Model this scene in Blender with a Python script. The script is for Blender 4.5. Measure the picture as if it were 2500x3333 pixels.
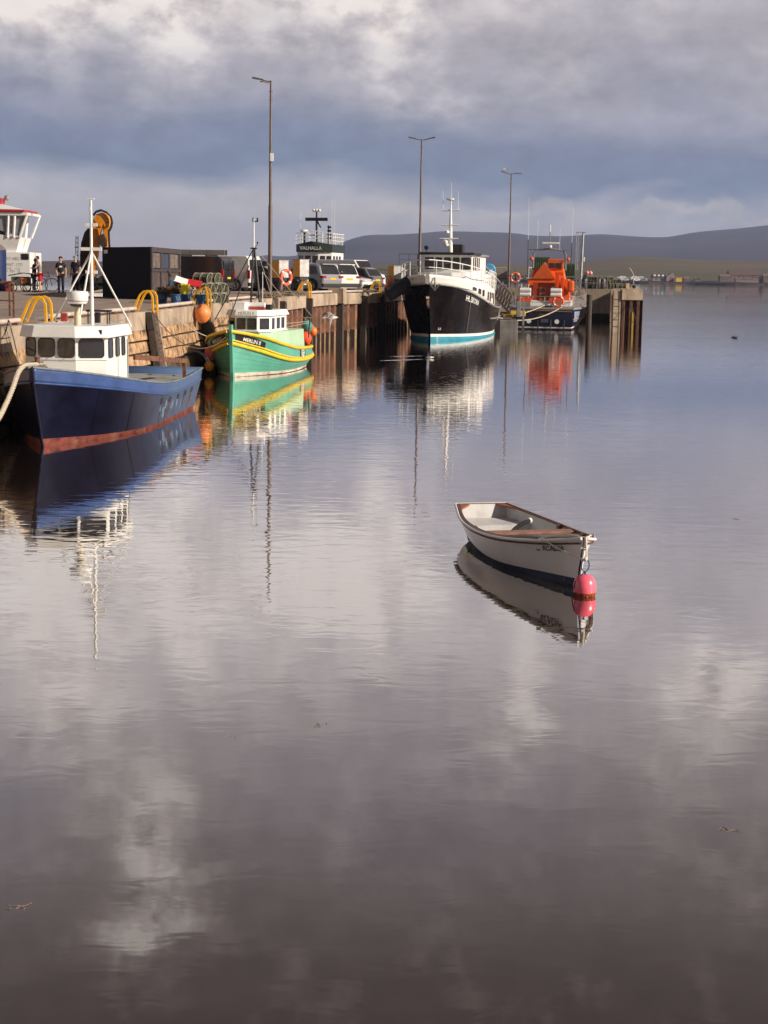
import bpy, bmesh, math, random
from math import sin, cos, pi, radians, sqrt, atan2
from mathutils import Vector, Matrix, noise
V = Vector
random.seed(7)
for o in list(bpy.data.objects): bpy.data.objects.remove(o)
S = bpy.context.scene
col = S.collection

# ------------------------------------------------------------ camera
CAM_H, FPX, PITCH, ROLL = 3.8, 5200.0, math.atan((1666.5 - 897.0) / 5200.0), radians(.87)
fw = V((0, cos(PITCH), -sin(PITCH))); r0 = V((1, 0, 0)); u0 = r0.cross(fw)
rt = r0 * cos(ROLL) + u0 * sin(ROLL); up = u0 * cos(ROLL) - r0 * sin(ROLL)
cd = bpy.data.cameras.new('camera'); cam = bpy.data.objects.new('camera', cd); col.objects.link(cam)
cd.sensor_width = 36; cd.sensor_fit = 'HORIZONTAL'; cd.lens = FPX / 2500 * 36
cd.clip_start = .1; cd.clip_end = 40000
mw = Matrix((rt, up, -fw)).transposed().to_4x4(); mw.translation = V((0, 0, CAM_H)); cam.matrix_world = mw
S.camera = cam
S.render.resolution_x = 768; S.render.resolution_y = 1024
def ray(px, py): return fw + rt * ((px - 1250) / FPX) + up * ((1666.5 - py) / FPX)
def at(px, py, y):
    d = ray(px, py); return V((0, 0, CAM_H)) + d * (y / d.y)
def gz(px, py, z=0.):
    d = ray(px, py); return V((0, 0, CAM_H)) + d * ((z - CAM_H) / d.z)

# ------------------------------------------------------------ view, sun, world
S.view_settings.view_transform = 'Standard'; S.view_settings.look = 'None'
S.view_settings.exposure = 0.38; S.view_settings.gamma = 1
SUN_EL, SUN_AZ = radians(26), radians(113)          # azimuth clockwise from +Y: the sun is on the right, a little behind
sd = V((sin(SUN_AZ) * cos(SUN_EL), cos(SUN_AZ) * cos(SUN_EL), sin(SUN_EL)))
sl = bpy.data.lights.new('sun', 'SUN'); sl.energy = 4.3; sl.angle = radians(.6); sl.color = (1, .88, .74)
so = bpy.data.objects.new('sun', sl); col.objects.link(so); so.rotation_euler = sd.to_track_quat('Z', 'Y').to_euler(); so.location = (30, -20, 60)

W = bpy.data.worlds.new('World'); S.world = W; W.use_nodes = True
nt = W.node_tree; nt.nodes.clear()
class NB:
    def __init__(s, t): s.t = t
    def n(s, typ, **k):
        nd = s.t.nodes.new(typ)
        for a, b in k.items(): setattr(nd, a, b)
        return nd
    def l(s, a, b): s.t.links.new(a, b)
    def m(s, op, a, b=None, c=None, clamp=False):
        nd = s.n('ShaderNodeMath', operation=op); nd.use_clamp = clamp
        for i, v in enumerate((a, b, c)):
            if v is None: continue
            if isinstance(v, (int, float)): nd.inputs[i].default_value = v
            else: s.l(v, nd.inputs[i])
        return nd.outputs[0]
    def mix(s, f, a, b, bt='MIX'):
        nd = s.n('ShaderNodeMix', data_type='RGBA', blend_type=bt)
        for i, v in ((0, f), (6, a), (7, b)):
            if isinstance(v, (int, float)): nd.inputs[i].default_value = v
            elif isinstance(v, tuple): nd.inputs[i].default_value = (*v, 1)
            else: s.l(v, nd.inputs[i])
        return nd.outputs[2]
    def ramp(s, f, pts, interp='LINEAR'):
        nd = s.n('ShaderNodeValToRGB'); cr = nd.color_ramp; cr.interpolation = interp
        while len(cr.elements) < len(pts): cr.elements.new(.5)
        for e, (p, c) in zip(cr.elements, pts):
            e.position = p; e.color = (*c, 1) if isinstance(c, tuple) else (c, c, c, 1)
        s.l(f, nd.inputs[0]); return nd.outputs[0]
    def noise(s, vec, scale, detail=3, rough=.5, dist=0):
        nd = s.n('ShaderNodeTexNoise'); nd.inputs['Scale'].default_value = scale
        nd.inputs['Detail'].default_value = detail; nd.inputs['Roughness'].default_value = rough
        nd.inputs['Distortion'].default_value = dist
        s.l(vec, nd.inputs['Vector']); return nd.outputs[0]
    def mapv(s, vec, sc, loc=(0, 0, 0), rot=(0, 0, 0)):
        nd = s.n('ShaderNodeMapping'); nd.inputs['Scale'].default_value = sc; nd.inputs['Location'].default_value = loc
        nd.inputs['Rotation'].default_value = rot; s.l(vec, nd.inputs[0]); return nd.outputs[0]
def sky_world():
    b = NB(nt)
    tc = b.n('ShaderNodeTexCoord'); sx = b.n('ShaderNodeSeparateXYZ'); b.l(tc.outputs['Generated'], sx.inputs[0])
    az = b.m('ARCTAN2', sx.outputs[0], sx.outputs[1])            # radians, 0 = ahead, + = right
    el = b.m('ARCSINE', sx.outputs[2])
    cv = b.n('ShaderNodeCombineXYZ'); b.l(az, cv.inputs[0]); b.l(el, cv.inputs[1])
    v = cv.outputs[0]
    big = b.noise(b.mapv(v, (5, 16, 1), (3.1, .4, 0)), 1, 4, .55, .35)
    wis = b.noise(b.mapv(v, (13, 38, 1), (7.3, 2.0, 0)), 1, 6, .58, .2)
    fine = b.noise(b.mapv(v, (34, 48, 1), (1.3, 5, 0)), 1, 7, .60, .12)
    puff = b.noise(b.mapv(v, (17, 22, 1), (9.6, 1.7, 3)), 1, 7, .58, .2)
    # height with slanting bands, broken up by noise
    w = b.m('ADD', el, b.m('MULTIPLY', b.m('MINIMUM', b.m('MAXIMUM', az, -.5), .5), .045))
    w = b.m('ADD', w, b.m('MULTIPLY', b.m('SUBTRACT', big, .5), .050))
    w = b.m('ADD', w, b.m('MULTIPLY', b.m('SUBTRACT', wis, .5), .026))
    k = b.m('MULTIPLY', w, 1 / .5, clamp=True)                      # 0 .. 0.5 rad -> 0 .. 1
    base = b.ramp(k, [(0, (.66, .59, .57)), (.05, (.60, .565, .57)), (.085, (.50, .49, .53)), (.125, (.17, .215, .32)),
                      (.165, (.185, .215, .31)), (.22, (.35, .335, .39)), (.29, (.41, .37, .39)), (.36, (.48, .435, .44)),
                      (.46, (.56, .51, .52)), (.56, (.43, .38, .38)), (.70, (.27, .227, .222)), (.85, (.145, .116, .112)), (1.0, (.085, .066, .062))])
    up_ = b.m('MULTIPLY', b.m('SUBTRACT', el, .075), 14, clamp=True)
    # distorted coordinates give the big cloud masses their torn outlines
    dn_ = b.n('ShaderNodeTexNoise'); dn_.inputs['Scale'].default_value = 1; dn_.inputs['Detail'].default_value = 5; dn_.inputs['Roughness'].default_value = .6
    b.l(b.mapv(v, (16, 26, 1), (2.2, 8.1, 0)), dn_.inputs['Vector']); sc3 = b.n('ShaderNodeSeparateColor'); b.l(dn_.outputs[1], sc3.inputs[0])
    azd = b.m('ADD', az, b.m('MULTIPLY', b.m('SUBTRACT', sc3.outputs[0], .5), .11)); eld = b.m('ADD', el, b.m('MULTIPLY', b.m('SUBTRACT', sc3.outputs[1], .5), .075))
    def blob(a0, e0, sa, se, amp):
        x = b.m('DIVIDE', b.m('SUBTRACT', azd, a0), sa); y = b.m('DIVIDE', b.m('SUBTRACT', eld, e0), se)
        return b.m('MULTIPLY', b.m('EXPONENT', b.m('MULTIPLY', b.m('ADD', b.m('MULTIPLY', x, x), b.m('MULTIPLY', y, y)), -1)), amp)
    def blobs(L):
        r = None
        for q in L:
            x = blob(*q); r = x if r is None else b.m('ADD', r, x)
        return r
    lum = blobs([(-.135, .137, .022, .030, .9), (.0, .150, .020, .055, 1.0), (.03, .098, .03, .014, .7), (-.23, .172, .06, .012, .6), (-.16, .172, .05, .02, .5), (.10, .118, .02, .012, .45),
                 (-.045, .192, .030, .034, 1.5), (-.12, .215, .032, .030, 1.4), (-.21, .20, .035, .05, 1.3), (.00, .215, .03, .02, .9), (.10, .20, .03, .03, .6), (.215, .245, .024, .024, 1.5), (.085, .265, .018, .035, 1.1), (-.20, .27, .03, .03, .8), (-.15, .355, .026, .055, 1.0), (-.145, .40, .026, .012, 1.0),
                 (-.08, .175, .16, .05, .50), (.19, .29, .03, .03, .3)])
    fl = b.m('ADD', .30, b.m('MULTIPLY', b.m('SUBTRACT', fine, .36), 3.4), clamp=True)
    lum = b.m('MULTIPLY', b.m('MULTIPLY', lum, fl), up_, clamp=True)
    pf = b.ramp(b.m('ADD', puff, b.m('MULTIPLY', b.m('SUBTRACT', fine, .5), .25)), [(0, 0.), (.52, 0.), (.68, .55), (.8, .8)])
    lum = b.m('ADD', lum, b.m('MULTIPLY', b.m('MULTIPLY', pf, up_), .28), clamp=True)
    base = b.mix(b.m('MULTIPLY', lum, .82), base, (.88, .80, .735))
    drk = blobs([(.16, .135, .09, .035, .8), (.05, .118, .03, .02, .3), (-.06, .125, .04, .02, .35), (-.20, .115, .06, .02, .4), (.02, .33, .12, .05, .5), (-.24, .33, .04, .05, .5), (.20, .20, .05, .03, .4)])
    base = b.mix(b.m('MULTIPLY', b.m('MULTIPLY', drk, b.m('ADD', .4, big)), .62, clamp=True), base, (.20, .205, .27))
    # pale torn strip along the horizon
    hs = blobs([(.02, .034, .10, .006, .8), (.20, .036, .10, .006, .6), (-.06, .042, .05, .004, .35)])
    base = b.mix(b.m('MULTIPLY', hs, b.m('ADD', .3, fine), clamp=True), base, (.66, .60, .55))
    base = b.mix(.34, base, b.ramp(b.m('ADD', b.m('MULTIPLY', fine, .6), b.m('MULTIPLY', wis, .4)), [(.25, .12), (.75, .88)]), 'OVERLAY')
    # unseen sky behind the viewer dimmed to darken surfaces facing it
    bh = b.m('ADD', b.m('MULTIPLY', sx.outputs[1], 1.6), .85, clamp=True)
    rs_ = b.m('MULTIPLY', b.m('MAXIMUM', sx.outputs[0], 0), .9)
    bh = b.m('MINIMUM', b.m('ADD', b.m('ADD', bh, b.m('MULTIPLY', rs_, .5)), .27), 1.0)
    base = b.mix(1.0, base, b.ramp(bh, [(0, 0.), (1, 1.)]), 'MULTIPLY')
    st = b.n('ShaderNodeTexSky', sky_type='NISHITA'); st.sun_disc = False; st.sun_elevation = SUN_EL; st.sun_rotation = SUN_AZ
    bg1 = b.n('ShaderNodeBackground'); b.l(st.outputs[0], bg1.inputs[0]); bg1.inputs[1].default_value = .06
    bg2 = b.n('ShaderNodeBackground'); b.l(base, bg2.inputs[0]); bg2.inputs[1].default_value = 1.0
    mx = b.n('ShaderNodeMixShader'); mx.inputs[0].default_value = .93
    b.l(bg1.outputs[0], mx.inputs[1]); b.l(bg2.outputs[0], mx.inputs[2])
    ow = b.n('ShaderNodeOutputWorld'); b.l(mx.outputs[0], ow.inputs[0])
sky_world()

# ------------------------------------------------------------ materials
MATS = {}
def mat(name, c, rough=.6, metal=0., var=.12, sc=2.5, bump=0., bsc=30, streak=0., scol=(.10, .05, .025), spec=None, coat=0., ssc=(3, 3, .25), thr=.5):
    if name in MATS: return MATS[name]
    m = bpy.data.materials.new(name); m.use_nodes = True; t = m.node_tree; b = NB(t)
    p = t.nodes['Principled BSDF']; tc = b.n('ShaderNodeTexCoord'); ov = tc.outputs['Object']
    n1 = b.noise(ov, sc, 5, .6)
    lo = tuple(x * (1 - var * 1.6) for x in c); hi = tuple(min(1, x * (1 + var)) for x in c)
    cc = b.ramp(n1, [(.3, lo), (.5, c), (.72, hi)])
    if streak > 0:
        n2 = b.noise(b.mapv(ov, ssc), 1, 6, .65)
        f = b.ramp(n2, [(0, 0.), (thr, 0.), (thr + .16, 1.), (1, 1.)])
        cc = b.mix(b.m('MULTIPLY', f, streak), cc, scol)
    b.l(cc, p.inputs['Base Color'])
    rr = b.m('ADD', b.m('MULTIPLY', b.m('SUBTRACT', n1, .5), .25), rough, clamp=True); b.l(rr, p.inputs['Roughness'])
    p.inputs['Metallic'].default_value = metal
    if coat: p.inputs['Coat Weight'].default_value = coat; p.inputs['Coat Roughness'].default_value = .08
    if spec is not None: p.inputs['Specular IOR Level'].default_value = spec
    if bump:
        bn = b.n('ShaderNodeBump'); bn.inputs['Strength'].default_value = bump; bn.inputs['Distance'].default_value = .05
        b.l(b.noise(ov, bsc, 4, .6), bn.inputs['Height']); b.l(bn.outputs[0], p.inputs['Normal'])
    MATS[name] = m; return m
white = mat('white_paint', (.80, .79, .76), .35, var=.04, streak=.14, scol=(.45, .36, .26), ssc=(4, 4, .5), thr=.55)
cleanw = mat('clean_white', (.82, .81, .79), .4, var=.03)
black = mat('black_metal', (.018, .016, .018), .45, var=.2)
rubber = mat('rubber', (.02, .02, .022), .8)
glass = mat('dark_glass', (.03, .027, .028), .06, var=.3, sc=3, spec=.8)
carglass = mat('car_glass', (.03, .03, .034), .05, var=.2, spec=.8)
chrome = mat('bright_metal', (.6, .6, .6), .25, 1)
galv = mat('galvanised_steel', (.38, .38, .39), .5, .6, streak=.25, scol=(.2, .16, .12))
yellow = mat('yellow_paint', (.85, .42, .01), .4, var=.1, sc=5, streak=.25, scol=(.45, .2, .03), ssc=(9, 9, 2), thr=.58)
timber = mat('dark_timber', (.07, .05, .04), .85, var=.4, sc=6, bump=.5, streak=.5, scol=(.02, .015, .012))
rope_m = mat('pale_rope', (.62, .54, .42), .9, var=.2, sc=40, bump=.8, bsc=60)
rope_d = mat('dark_rope', (.10, .075, .06), .9, var=.3, sc=20)
rust = mat('rusty_steel', (.16, .07, .04), .85, var=.5, sc=8, bump=.4)
orange = mat('orange_buoy', (.85, .25, .07), .42, var=.12, sc=5, streak=.4, scol=(.62, .32, .16), ssc=(5, 5, 3))
redbuoy = mat('red_buoy', (.88, .09, .03), .38, var=.1, sc=5)
skin = mat('skin', (.62, .36, .26), .6, var=.05)

# ------------------------------------------------------------ mesh helpers
class MB:
    def __init__(s): s.v = []; s.f = []
    def add(s, vs, fs):
        o = len(s.v); s.v += [V(p) for p in vs]; s.f += [tuple(i + o for i in f) for f in fs]; return s
    def box(s, c, d, rz=0., rx=0., ry=0., tx=1., ty=1.):
        R = Matrix.Rotation(rz, 3, 'Z') @ Matrix.Rotation(ry, 3, 'Y') @ Matrix.Rotation(rx, 3, 'X'); c = V(c); vs = []
        for z in (-1, 1):
            for x, y in ((-1, -1), (1, -1), (1, 1), (-1, 1)):
                a, b_ = (tx, ty) if z > 0 else (1, 1)
                vs.append(c + R @ V((x * d[0] / 2 * a, y * d[1] / 2 * b_, z * d[2] / 2)))
        return s.add(vs, [(3, 2, 1, 0), (4, 5, 6, 7), (0, 1, 5, 4), (1, 2, 6, 5), (2, 3, 7, 6), (3, 0, 4, 7)])
    def bx(s, x0, x1, y0, y1, z0, z1): return s.box(((x0 + x1) / 2, (y0 + y1) / 2, (z0 + z1) / 2), (abs(x1 - x0), abs(y1 - y0), abs(z1 - z0)))
    def cyl(s, a, b_, r, r2=None, n=10, cap=True):
        a, b_ = V(a), V(b_); r2 = r if r2 is None else r2; d = (b_ - a)
        if d.length < 1e-6: return s
        q = d.to_track_quat('Z', 'Y'); vs = []
        for p, rr in ((a, r), (b_, r2)):
            for i in range(n): vs.append(p + q @ V((cos(2 * pi * i / n) * rr, sin(2 * pi * i / n) * rr, 0)))
        fs = [(i, (i + 1) % n, n + (i + 1) % n, n + i) for i in range(n)]
        if cap: fs += [tuple(range(n - 1, -1, -1)), tuple(range(n, 2 * n))]
        return s.add(vs, fs)
    def tube(s, pts, r, n=8, closed=False, rr=None):
        pts = [V(p) for p in pts]; m = len(pts); vs = []; pv = None
        for i, p in enumerate(pts):
            if closed: t = pts[(i + 1) % m] - pts[i - 1]
            else: t = pts[min(i + 1, m - 1)] - pts[max(i - 1, 0)]
            t.normalize()
            if pv is None: pv = t.orthogonal()
            pv = (pv - t * pv.dot(t)).normalized(); w = t.cross(pv); R = r if rr is None else rr[i]
            for k in range(n): vs.append(p + pv * cos(2 * pi * k / n) * R + w * sin(2 * pi * k / n) * R)
        fs = []
        for i in range(m if closed else m - 1):
            j = (i + 1) % m
            for k in range(n): fs.append((i * n + k, i * n + (k + 1) % n, j * n + (k + 1) % n, j * n + k))
        if not closed: fs += [tuple(range(n - 1, -1, -1)), tuple(range((m - 1) * n, m * n))]
        return s.add(vs, fs)
    def lathe(s, prof, c=(0, 0, 0), n=20, axis=None, cap=True):
        c = V(c); q = V(axis).to_track_quat('Z', 'Y') if axis else None; vs = []
        for r, z in prof:
            for i in range(n):
                p = V((r * cos(2 * pi * i / n), r * sin(2 * pi * i / n), z)); vs.append(c + (q @ p if q else p))
        m = len(prof); fs = [(i * n + k, i * n + (k + 1) % n, (i + 1) * n + (k + 1) % n, (i + 1) * n + k) for i in range(m - 1) for k in range(n)]
        if cap: fs += [tuple(range(n - 1, -1, -1)), tuple(range((m - 1) * n, m * n))]
        return s.add(vs, fs)
    def ball(s, c, r, n=20, sz=1., tip=0., axis=None):
        pr = []
        for i in range(1, 14):
            a = pi * i / 14; pr.append((r * sin(a) * (1 - tip * (cos(a) < 0) * 0 - tip * max(0, cos(a))), -r * cos(a) * sz if False else r * cos(pi - a) * sz))
        return s.lathe(pr, c, n, axis)
    def prism(s, poly, z0, z1, f=lambda x, y, z: (x, y, z)):
        n = len(poly); vs = [f(x, y, z0) for x, y in poly] + [f(x, y, z1) for x, y in poly]
        return s.add(vs, [tuple(range(n - 1, -1, -1)), tuple(range(n, 2 * n))] + [(i, (i + 1) % n, n + (i + 1) % n, n + i) for i in range(n)])
    def grid(s, rows, closed=False):
        n = len(rows[0]); vs = [p for r in rows for p in r]; fs = []
        for i in range(len(rows) - 1):
            for k in range(n if closed else n - 1): fs.append((i * n + k, i * n + (k + 1) % n, (i + 1) * n + (k + 1) % n, (i + 1) * n + k))
        return s.add(vs, fs)
    def build(s, name, m, parent=None, smooth=False, bevel=0., solid=0., loc=None, fixn=True):
        me = bpy.data.meshes.new(name); o_ = V(loc) if loc is not None else V((0, 0, 0))
        me.from_pydata([tuple(p - o_) for p in s.v], [], s.f); me.materials.append(m)
        if fixn:
            bm = bmesh.new(); bm.from_mesh(me); bmesh.ops.recalc_face_normals(bm, faces=bm.faces); bm.to_mesh(me); bm.free()
        if smooth:
            me.polygons.foreach_set('use_smooth', [True] * len(me.polygons)); me.set_sharp_from_angle(angle=radians(38))
        me.update()
        o = bpy.data.objects.new(name, me); col.objects.link(o)
        if parent: o.parent = parent
        elif loc is not None: o.location = o_
        if solid: md = o.modifiers.new('solid', 'SOLIDIFY'); md.thickness = solid; md.offset = -1
        if bevel: md = o.modifiers.new('bevel', 'BEVEL'); md.width = bevel; md.segments = 2; md.limit_method = 'ANGLE'
        return o
def tag(o, label, cat, group=None):
    o['label'] = label; o['category'] = cat
    if group: o['group'] = group
    return o
def struct(o): o['kind'] = 'structure'; return o
def thing(name, label, cat, loc=(0, 0, 0), rz=0., group=None):
    o = bpy.data.objects.new(name, None); col.objects.link(o); o.location = loc; o.rotation_euler = (0, 0, rz)
    o.empty_display_size = .3; return tag(o, label, cat, group)
def dup(root, loc, rz=None, label=None, sc=None):
    def cp(o, par):
        c = o.copy(); col.objects.link(c)
        if par: c.parent = par
        for ch in list(o.children): cp(ch, c)
        return c
    r = cp(root, None); r.location = loc
    if rz is not None: r.rotation_euler = (0, 0, rz)
    if sc: r.scale = (sc, sc, sc)
    if label: r['label'] = label
    return r
def text(s, size, m, parent, fn, name='lettering', shear=0., bold=.0, align='CENTER', yscale=1.):
    cu = bpy.data.curves.new('t', 'FONT'); cu.body = s; cu.size = size; cu.align_x = align; cu.align_y = 'CENTER'; cu.shear = shear; cu.offset = bold
    cu.resolution_u = 3
    t = bpy.data.objects.new('t', cu); col.objects.link(t); dg = bpy.context.evaluated_depsgraph_get()
    me = bpy.data.meshes.new_from_object(t.evaluated_get(dg)); bpy.data.objects.remove(t)
    for v in me.vertices: v.co = V(fn(v.co.x, v.co.y * yscale))
    me.materials.clear(); me.materials.append(m); me.name = name
    o = bpy.data.objects.new(name, me); col.objects.link(o); o.parent = parent; return o
def lerp(a, b_, t): return a + (b_ - a) * t
def interp(pts, t):                         # smooth interpolation through (t, value) control points
    if t <= pts[0][0]: return pts[0][1]
    if t >= pts[-1][0]: return pts[-1][1]
    for i in range(len(pts) - 1):
        if pts[i][0] <= t <= pts[i + 1][0]:
            x0, y0 = pts[i]; x1, y1 = pts[i + 1]; h = x1 - x0
            d = (y1 - y0) / h
            dl = (y1 - pts[i - 1][1]) / (x1 - pts[i - 1][0]) if i > 0 else d
            dr = (pts[i + 2][1] - y0) / (pts[i + 2][0] - x0) if i < len(pts) - 2 else d
            u = (t - x0) / h
            return (2*u**3-3*u*u+1)*y0 + (u**3-2*u*u+u)*h*dl + (-2*u**3+3*u*u)*y1 + (u**3-u*u)*h*dr
def catenary(a, b_, sag, n=14):
    a, b_ = V(a), V(b_); return [a.lerp(b_, i / n) + V((0, 0, -sag * 4 * (i / n) * (1 - i / n))) for i in range(n + 1)]

# ------------------------------------------------------------ hull: levels from keel to sheer, t = 0 stern .. 1 bow
class Hull:
    # level = (x at stern, x at bow, [(t, half breadth)], [(t, z)])
    def __init__(s, levels, N=30, sub=4, smooth=True): s.L = levels; s.N = N; s.sub = sub; s.sm = smooth
    def lev(s, i, t):
        xs, xb, b_, z = s.L[i]; return V((lerp(xs, xb, t), max(0, interp(b_, t)), interp(z, t)))
    def P(s, side, t, v, off=0.):
        n = len(s.L) - 1; v = max(0, min(n, v)); i = min(int(v), n - 1); u = v - i
        p1, p2 = s.lev(i, t), s.lev(i + 1, t)
        if s.sm:
            p0 = s.lev(i - 1, t) if i > 0 else p1 * 2 - p2; p3 = s.lev(i + 2, t) if i + 2 <= n else p2 * 2 - p1
            p = .5 * ((2 * p1) + (p2 - p0) * u + (2 * p0 - 5 * p1 + 4 * p2 - p3) * u * u + (3 * p1 - p0 - 3 * p2 + p3) * u ** 3)
            p.y = max(0, p.y)
        else: p = p1.lerp(p2, u)
        q = V((p.x, p.y * side, p.z))
        if off:
            a = s.P(side, min(1, t + .01), v) - s.P(side, max(0, t - .01), v); b_ = s.P(side, t, min(n, v + .05)) - s.P(side, t, max(0, v - .05))
            nn = a.cross(b_); 
            if nn.length > 1e-9:
                nn.normalize()
                if nn.y * side < 0: nn = -nn
                q = q + nn * off
        return q
    def strip(s, mb, v0, v1, side, off=0., t0=0., t1=1., ts=None):
        k = max(1, int(round((v1 - v0) * s.sub)))
        ts = ts or [t0 + (t1 - t0) * (1 - (1 - i / s.N) ** 1.35) for i in range(s.N + 1)]
        mb.grid([[s.P(side, t, v0 + (v1 - v0) * j / k, off) for t in ts] for j in range(k + 1)])
    def part(s, name, m, parent, v0, v1, transom=True, off=0., solid=0., **k):
        mb = MB()
        for side in (-1, 1): s.strip(mb, v0, v1, side, off, **k)
        if transom:
            kk = max(1, int(round((v1 - v0) * s.sub)))
            mb.grid([[s.P(-1, 0, v0 + (v1 - v0) * j / kk), s.P(1, 0, v0 + (v1 - v0) * j / kk)] for j in range(kk + 1)])
        bm = mb.build(name, m, parent, smooth=True, solid=solid)
        return bm
    def rail(s, name, m, parent, v, r, t0=0., t1=1., sides=(-1, 1), off=0., n=8, dz=0.):
        mb = MB()
        for side in sides:
            mb.tube([s.P(side, lerp(t0, t1, i / 40), v, off) + V((0, 0, dz)) for i in range(41)], r, n)
        if 0 == t0: mb.tube([s.P(-1, 0, v) + V((0, 0, dz)), s.P(1, 0, v) + V((0, 0, dz))], r, n)
        return mb.build(name, m, parent, smooth=True)
    def deck(s, name, m, parent, v, dz=0., t0=0., t1=1., inset=.03):
        mb = MB(); rows = []
        for i in range(s.N + 1):
            t = lerp(t0, t1, i / s.N); a = s.P(-1, t, v); b_ = s.P(1, t, v)
            a.y = min(0, a.y + inset); b_.y = max(0, b_.y - inset); a.z += dz; b_.z += dz; rows.append([a, (a + b_) / 2 + V((0, 0, .03)), b_])
        mb.grid(rows); return mb.build(name, m, parent, smooth=True)
    def lettering(s, txt, size, m, parent, side, t, v, dt=1., dv=1., **k):
        # the text runs along the hull at (t, v); lengths measured on the hull itself
        a = s.P(side, t, v, .012); e = .01
        T = (s.P(side, t + e, v) - s.P(side, t - e, v)) / (2 * e); U = (s.P(side, t, v + .05) - s.P(side, t, v - .05)) / .1
        sgn = -side if True else 1
        def fn(x, y): return s.P(side, t + sgn * x / T.length * dt, v + y / U.length * dv, .012)
        return text(txt, size, m, parent, fn, **k)

# ============================================================ SETTING
def water():
    m = bpy.data.materials.new('sea_water'); m.use_nodes = True; b = NB(m.node_tree); p = m.node_tree.nodes['Principled BSDF']
    tc = b.n('ShaderNodeTexCoord'); ov = tc.outputs['Object']
    p.inputs['Base Color'].default_value = (.030, .019, .015, 1); p.inputs['Roughness'].default_value = .025
    p.inputs['IOR'].default_value = 1.4
    sx = b.n('ShaderNodeSeparateXYZ'); b.l(ov, sx.inputs[0])
    patch = b.ramp(b.noise(b.mapv(ov, (.05, .10, 1), rot=(0, 0, .15)), 1, 4, .6, .4), [(.30, .10), (.5, .40), (.70, 1.)])
    near = b.m('ADD', .22, b.m('MULTIPLY', b.m('SUBTRACT', sx.outputs[1], 11), 1 / 14, clamp=True), clamp=True)
    n1 = b.noise(b.mapv(ov, (.45, 1.1, 1), rot=(0, 0, .12)), 1, 1, .5, .3)
    n2 = b.noise(b.mapv(ov, (1.7, 3.2, 1), rot=(0, 0, -.10)), 1, 2, .5, .6)
    n3 = b.noise(b.mapv(ov, (.10, .2, 1), rot=(0, 0, .3)), 1, 2, .5)
    h = b.m('ADD', b.m('MULTIPLY', n1, .0020), b.m('MULTIPLY', b.m('MULTIPLY', n2, .0058), b.m('ADD', b.m('MULTIPLY', patch, .7), .3)))
    h = b.m('ADD', b.m('MULTIPLY', h, near), b.m('MULTIPLY', n3, .0028))
    far = b.m('MULTIPLY', b.m('SUBTRACT', sx.outputs[1], 45), 1 / 60, clamp=True)
    n4 = b.noise(b.mapv(ov, (1.0, 1.8, 1)), 1, 4, .65, .4)
    band = b.ramp(b.noise(b.mapv(ov, (.006, .03, 1)), 1, 3, .6), [(.35, .25), (.65, 1.)])
    h = b.m('ADD', h, b.m('MULTIPLY', b.m('MULTIPLY', b.m('MULTIPLY', n4, .012), far), band))
    bn = b.n('ShaderNodeBump'); bn.inputs['Strength'].default_value = 1; bn.inputs['Distance'].default_value = 1
    b.l(h, bn.inputs['Height']); b.l(bn.outputs[0], p.inputs['Normal'])
    gl = b.n('ShaderNodeBsdfGlossy'); gl.inputs['Color'].default_value = (.97, .94, .925, 1); gl.inputs['Roughness'].default_value = .02; b.l(bn.outputs[0], gl.inputs['Normal'])
    lw = b.n('ShaderNodeLayerWeight'); lw.inputs['Blend'].default_value = .5
    ms = b.n('ShaderNodeMixShader'); b.l(b.m('POWER', lw.outputs['Facing'], 2.9, clamp=True), ms.inputs[0]); b.l(p.outputs[0], ms.inputs[1]); b.l(gl.outputs[0], ms.inputs[2])
    b.l(ms.outputs[0], m.node_tree.nodes['Material Output'].inputs['Surface'])
    o = MB().add([(-9000, -60, 0), (9000, -60, 0), (9000, 9500, 0), (-9000, 9500, 0)], [(0, 1, 2, 3)]).build('sea_water', m)
    struct(o)
water()
sb = MB().add([(-9000, -60, -6), (9000, -60, -6), (9000, 9500, -6), (-9000, 9500, -6)], [(0, 1, 2, 3)]).build('seabed', mat('seabed_mud', (.05, .045, .035), .9)); struct(sb)

# quay edge: X, Y, deck height
EDGE = [(-12.0, 24, 2.40), (-9.35, 38.5, 2.42), (-8.85, 46.0, 2.46), (-7.9, 55.4, 2.50), (-7.15, 64.6, 2.56), (-6.2, 72.0, 2.62), (-5.1, 77.0, 2.68),
        (-4.0, 84.5, 2.75), (-2.9, 91.5, 2.75), (-.95, 98.4, 2.75), (.55, 108.5, 2.75), (2.3, 118, 2.75), (4.3, 130, 2.75), (6.2, 149, 2.80)]
def edge(y):
    return V((interp([(e[1], e[0]) for e in EDGE], y), y, interp([(e[1], e[2]) for e in EDGE], y)))
YSTONE = 75.5                                       # stone wall before this, sheet piles after
def ys(a, b_, st):
    n = max(1, int(round((b_ - a) / st))); return [a + (b_ - a) * i / n for i in range(n + 1)]
def frame(y):                                       # position, along, outward
    p = edge(y); a = (edge(y + .3) - edge(y - .3)); a.z = 0; a.normalize(); return p, a, V((a.y, -a.x, 0))

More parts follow.
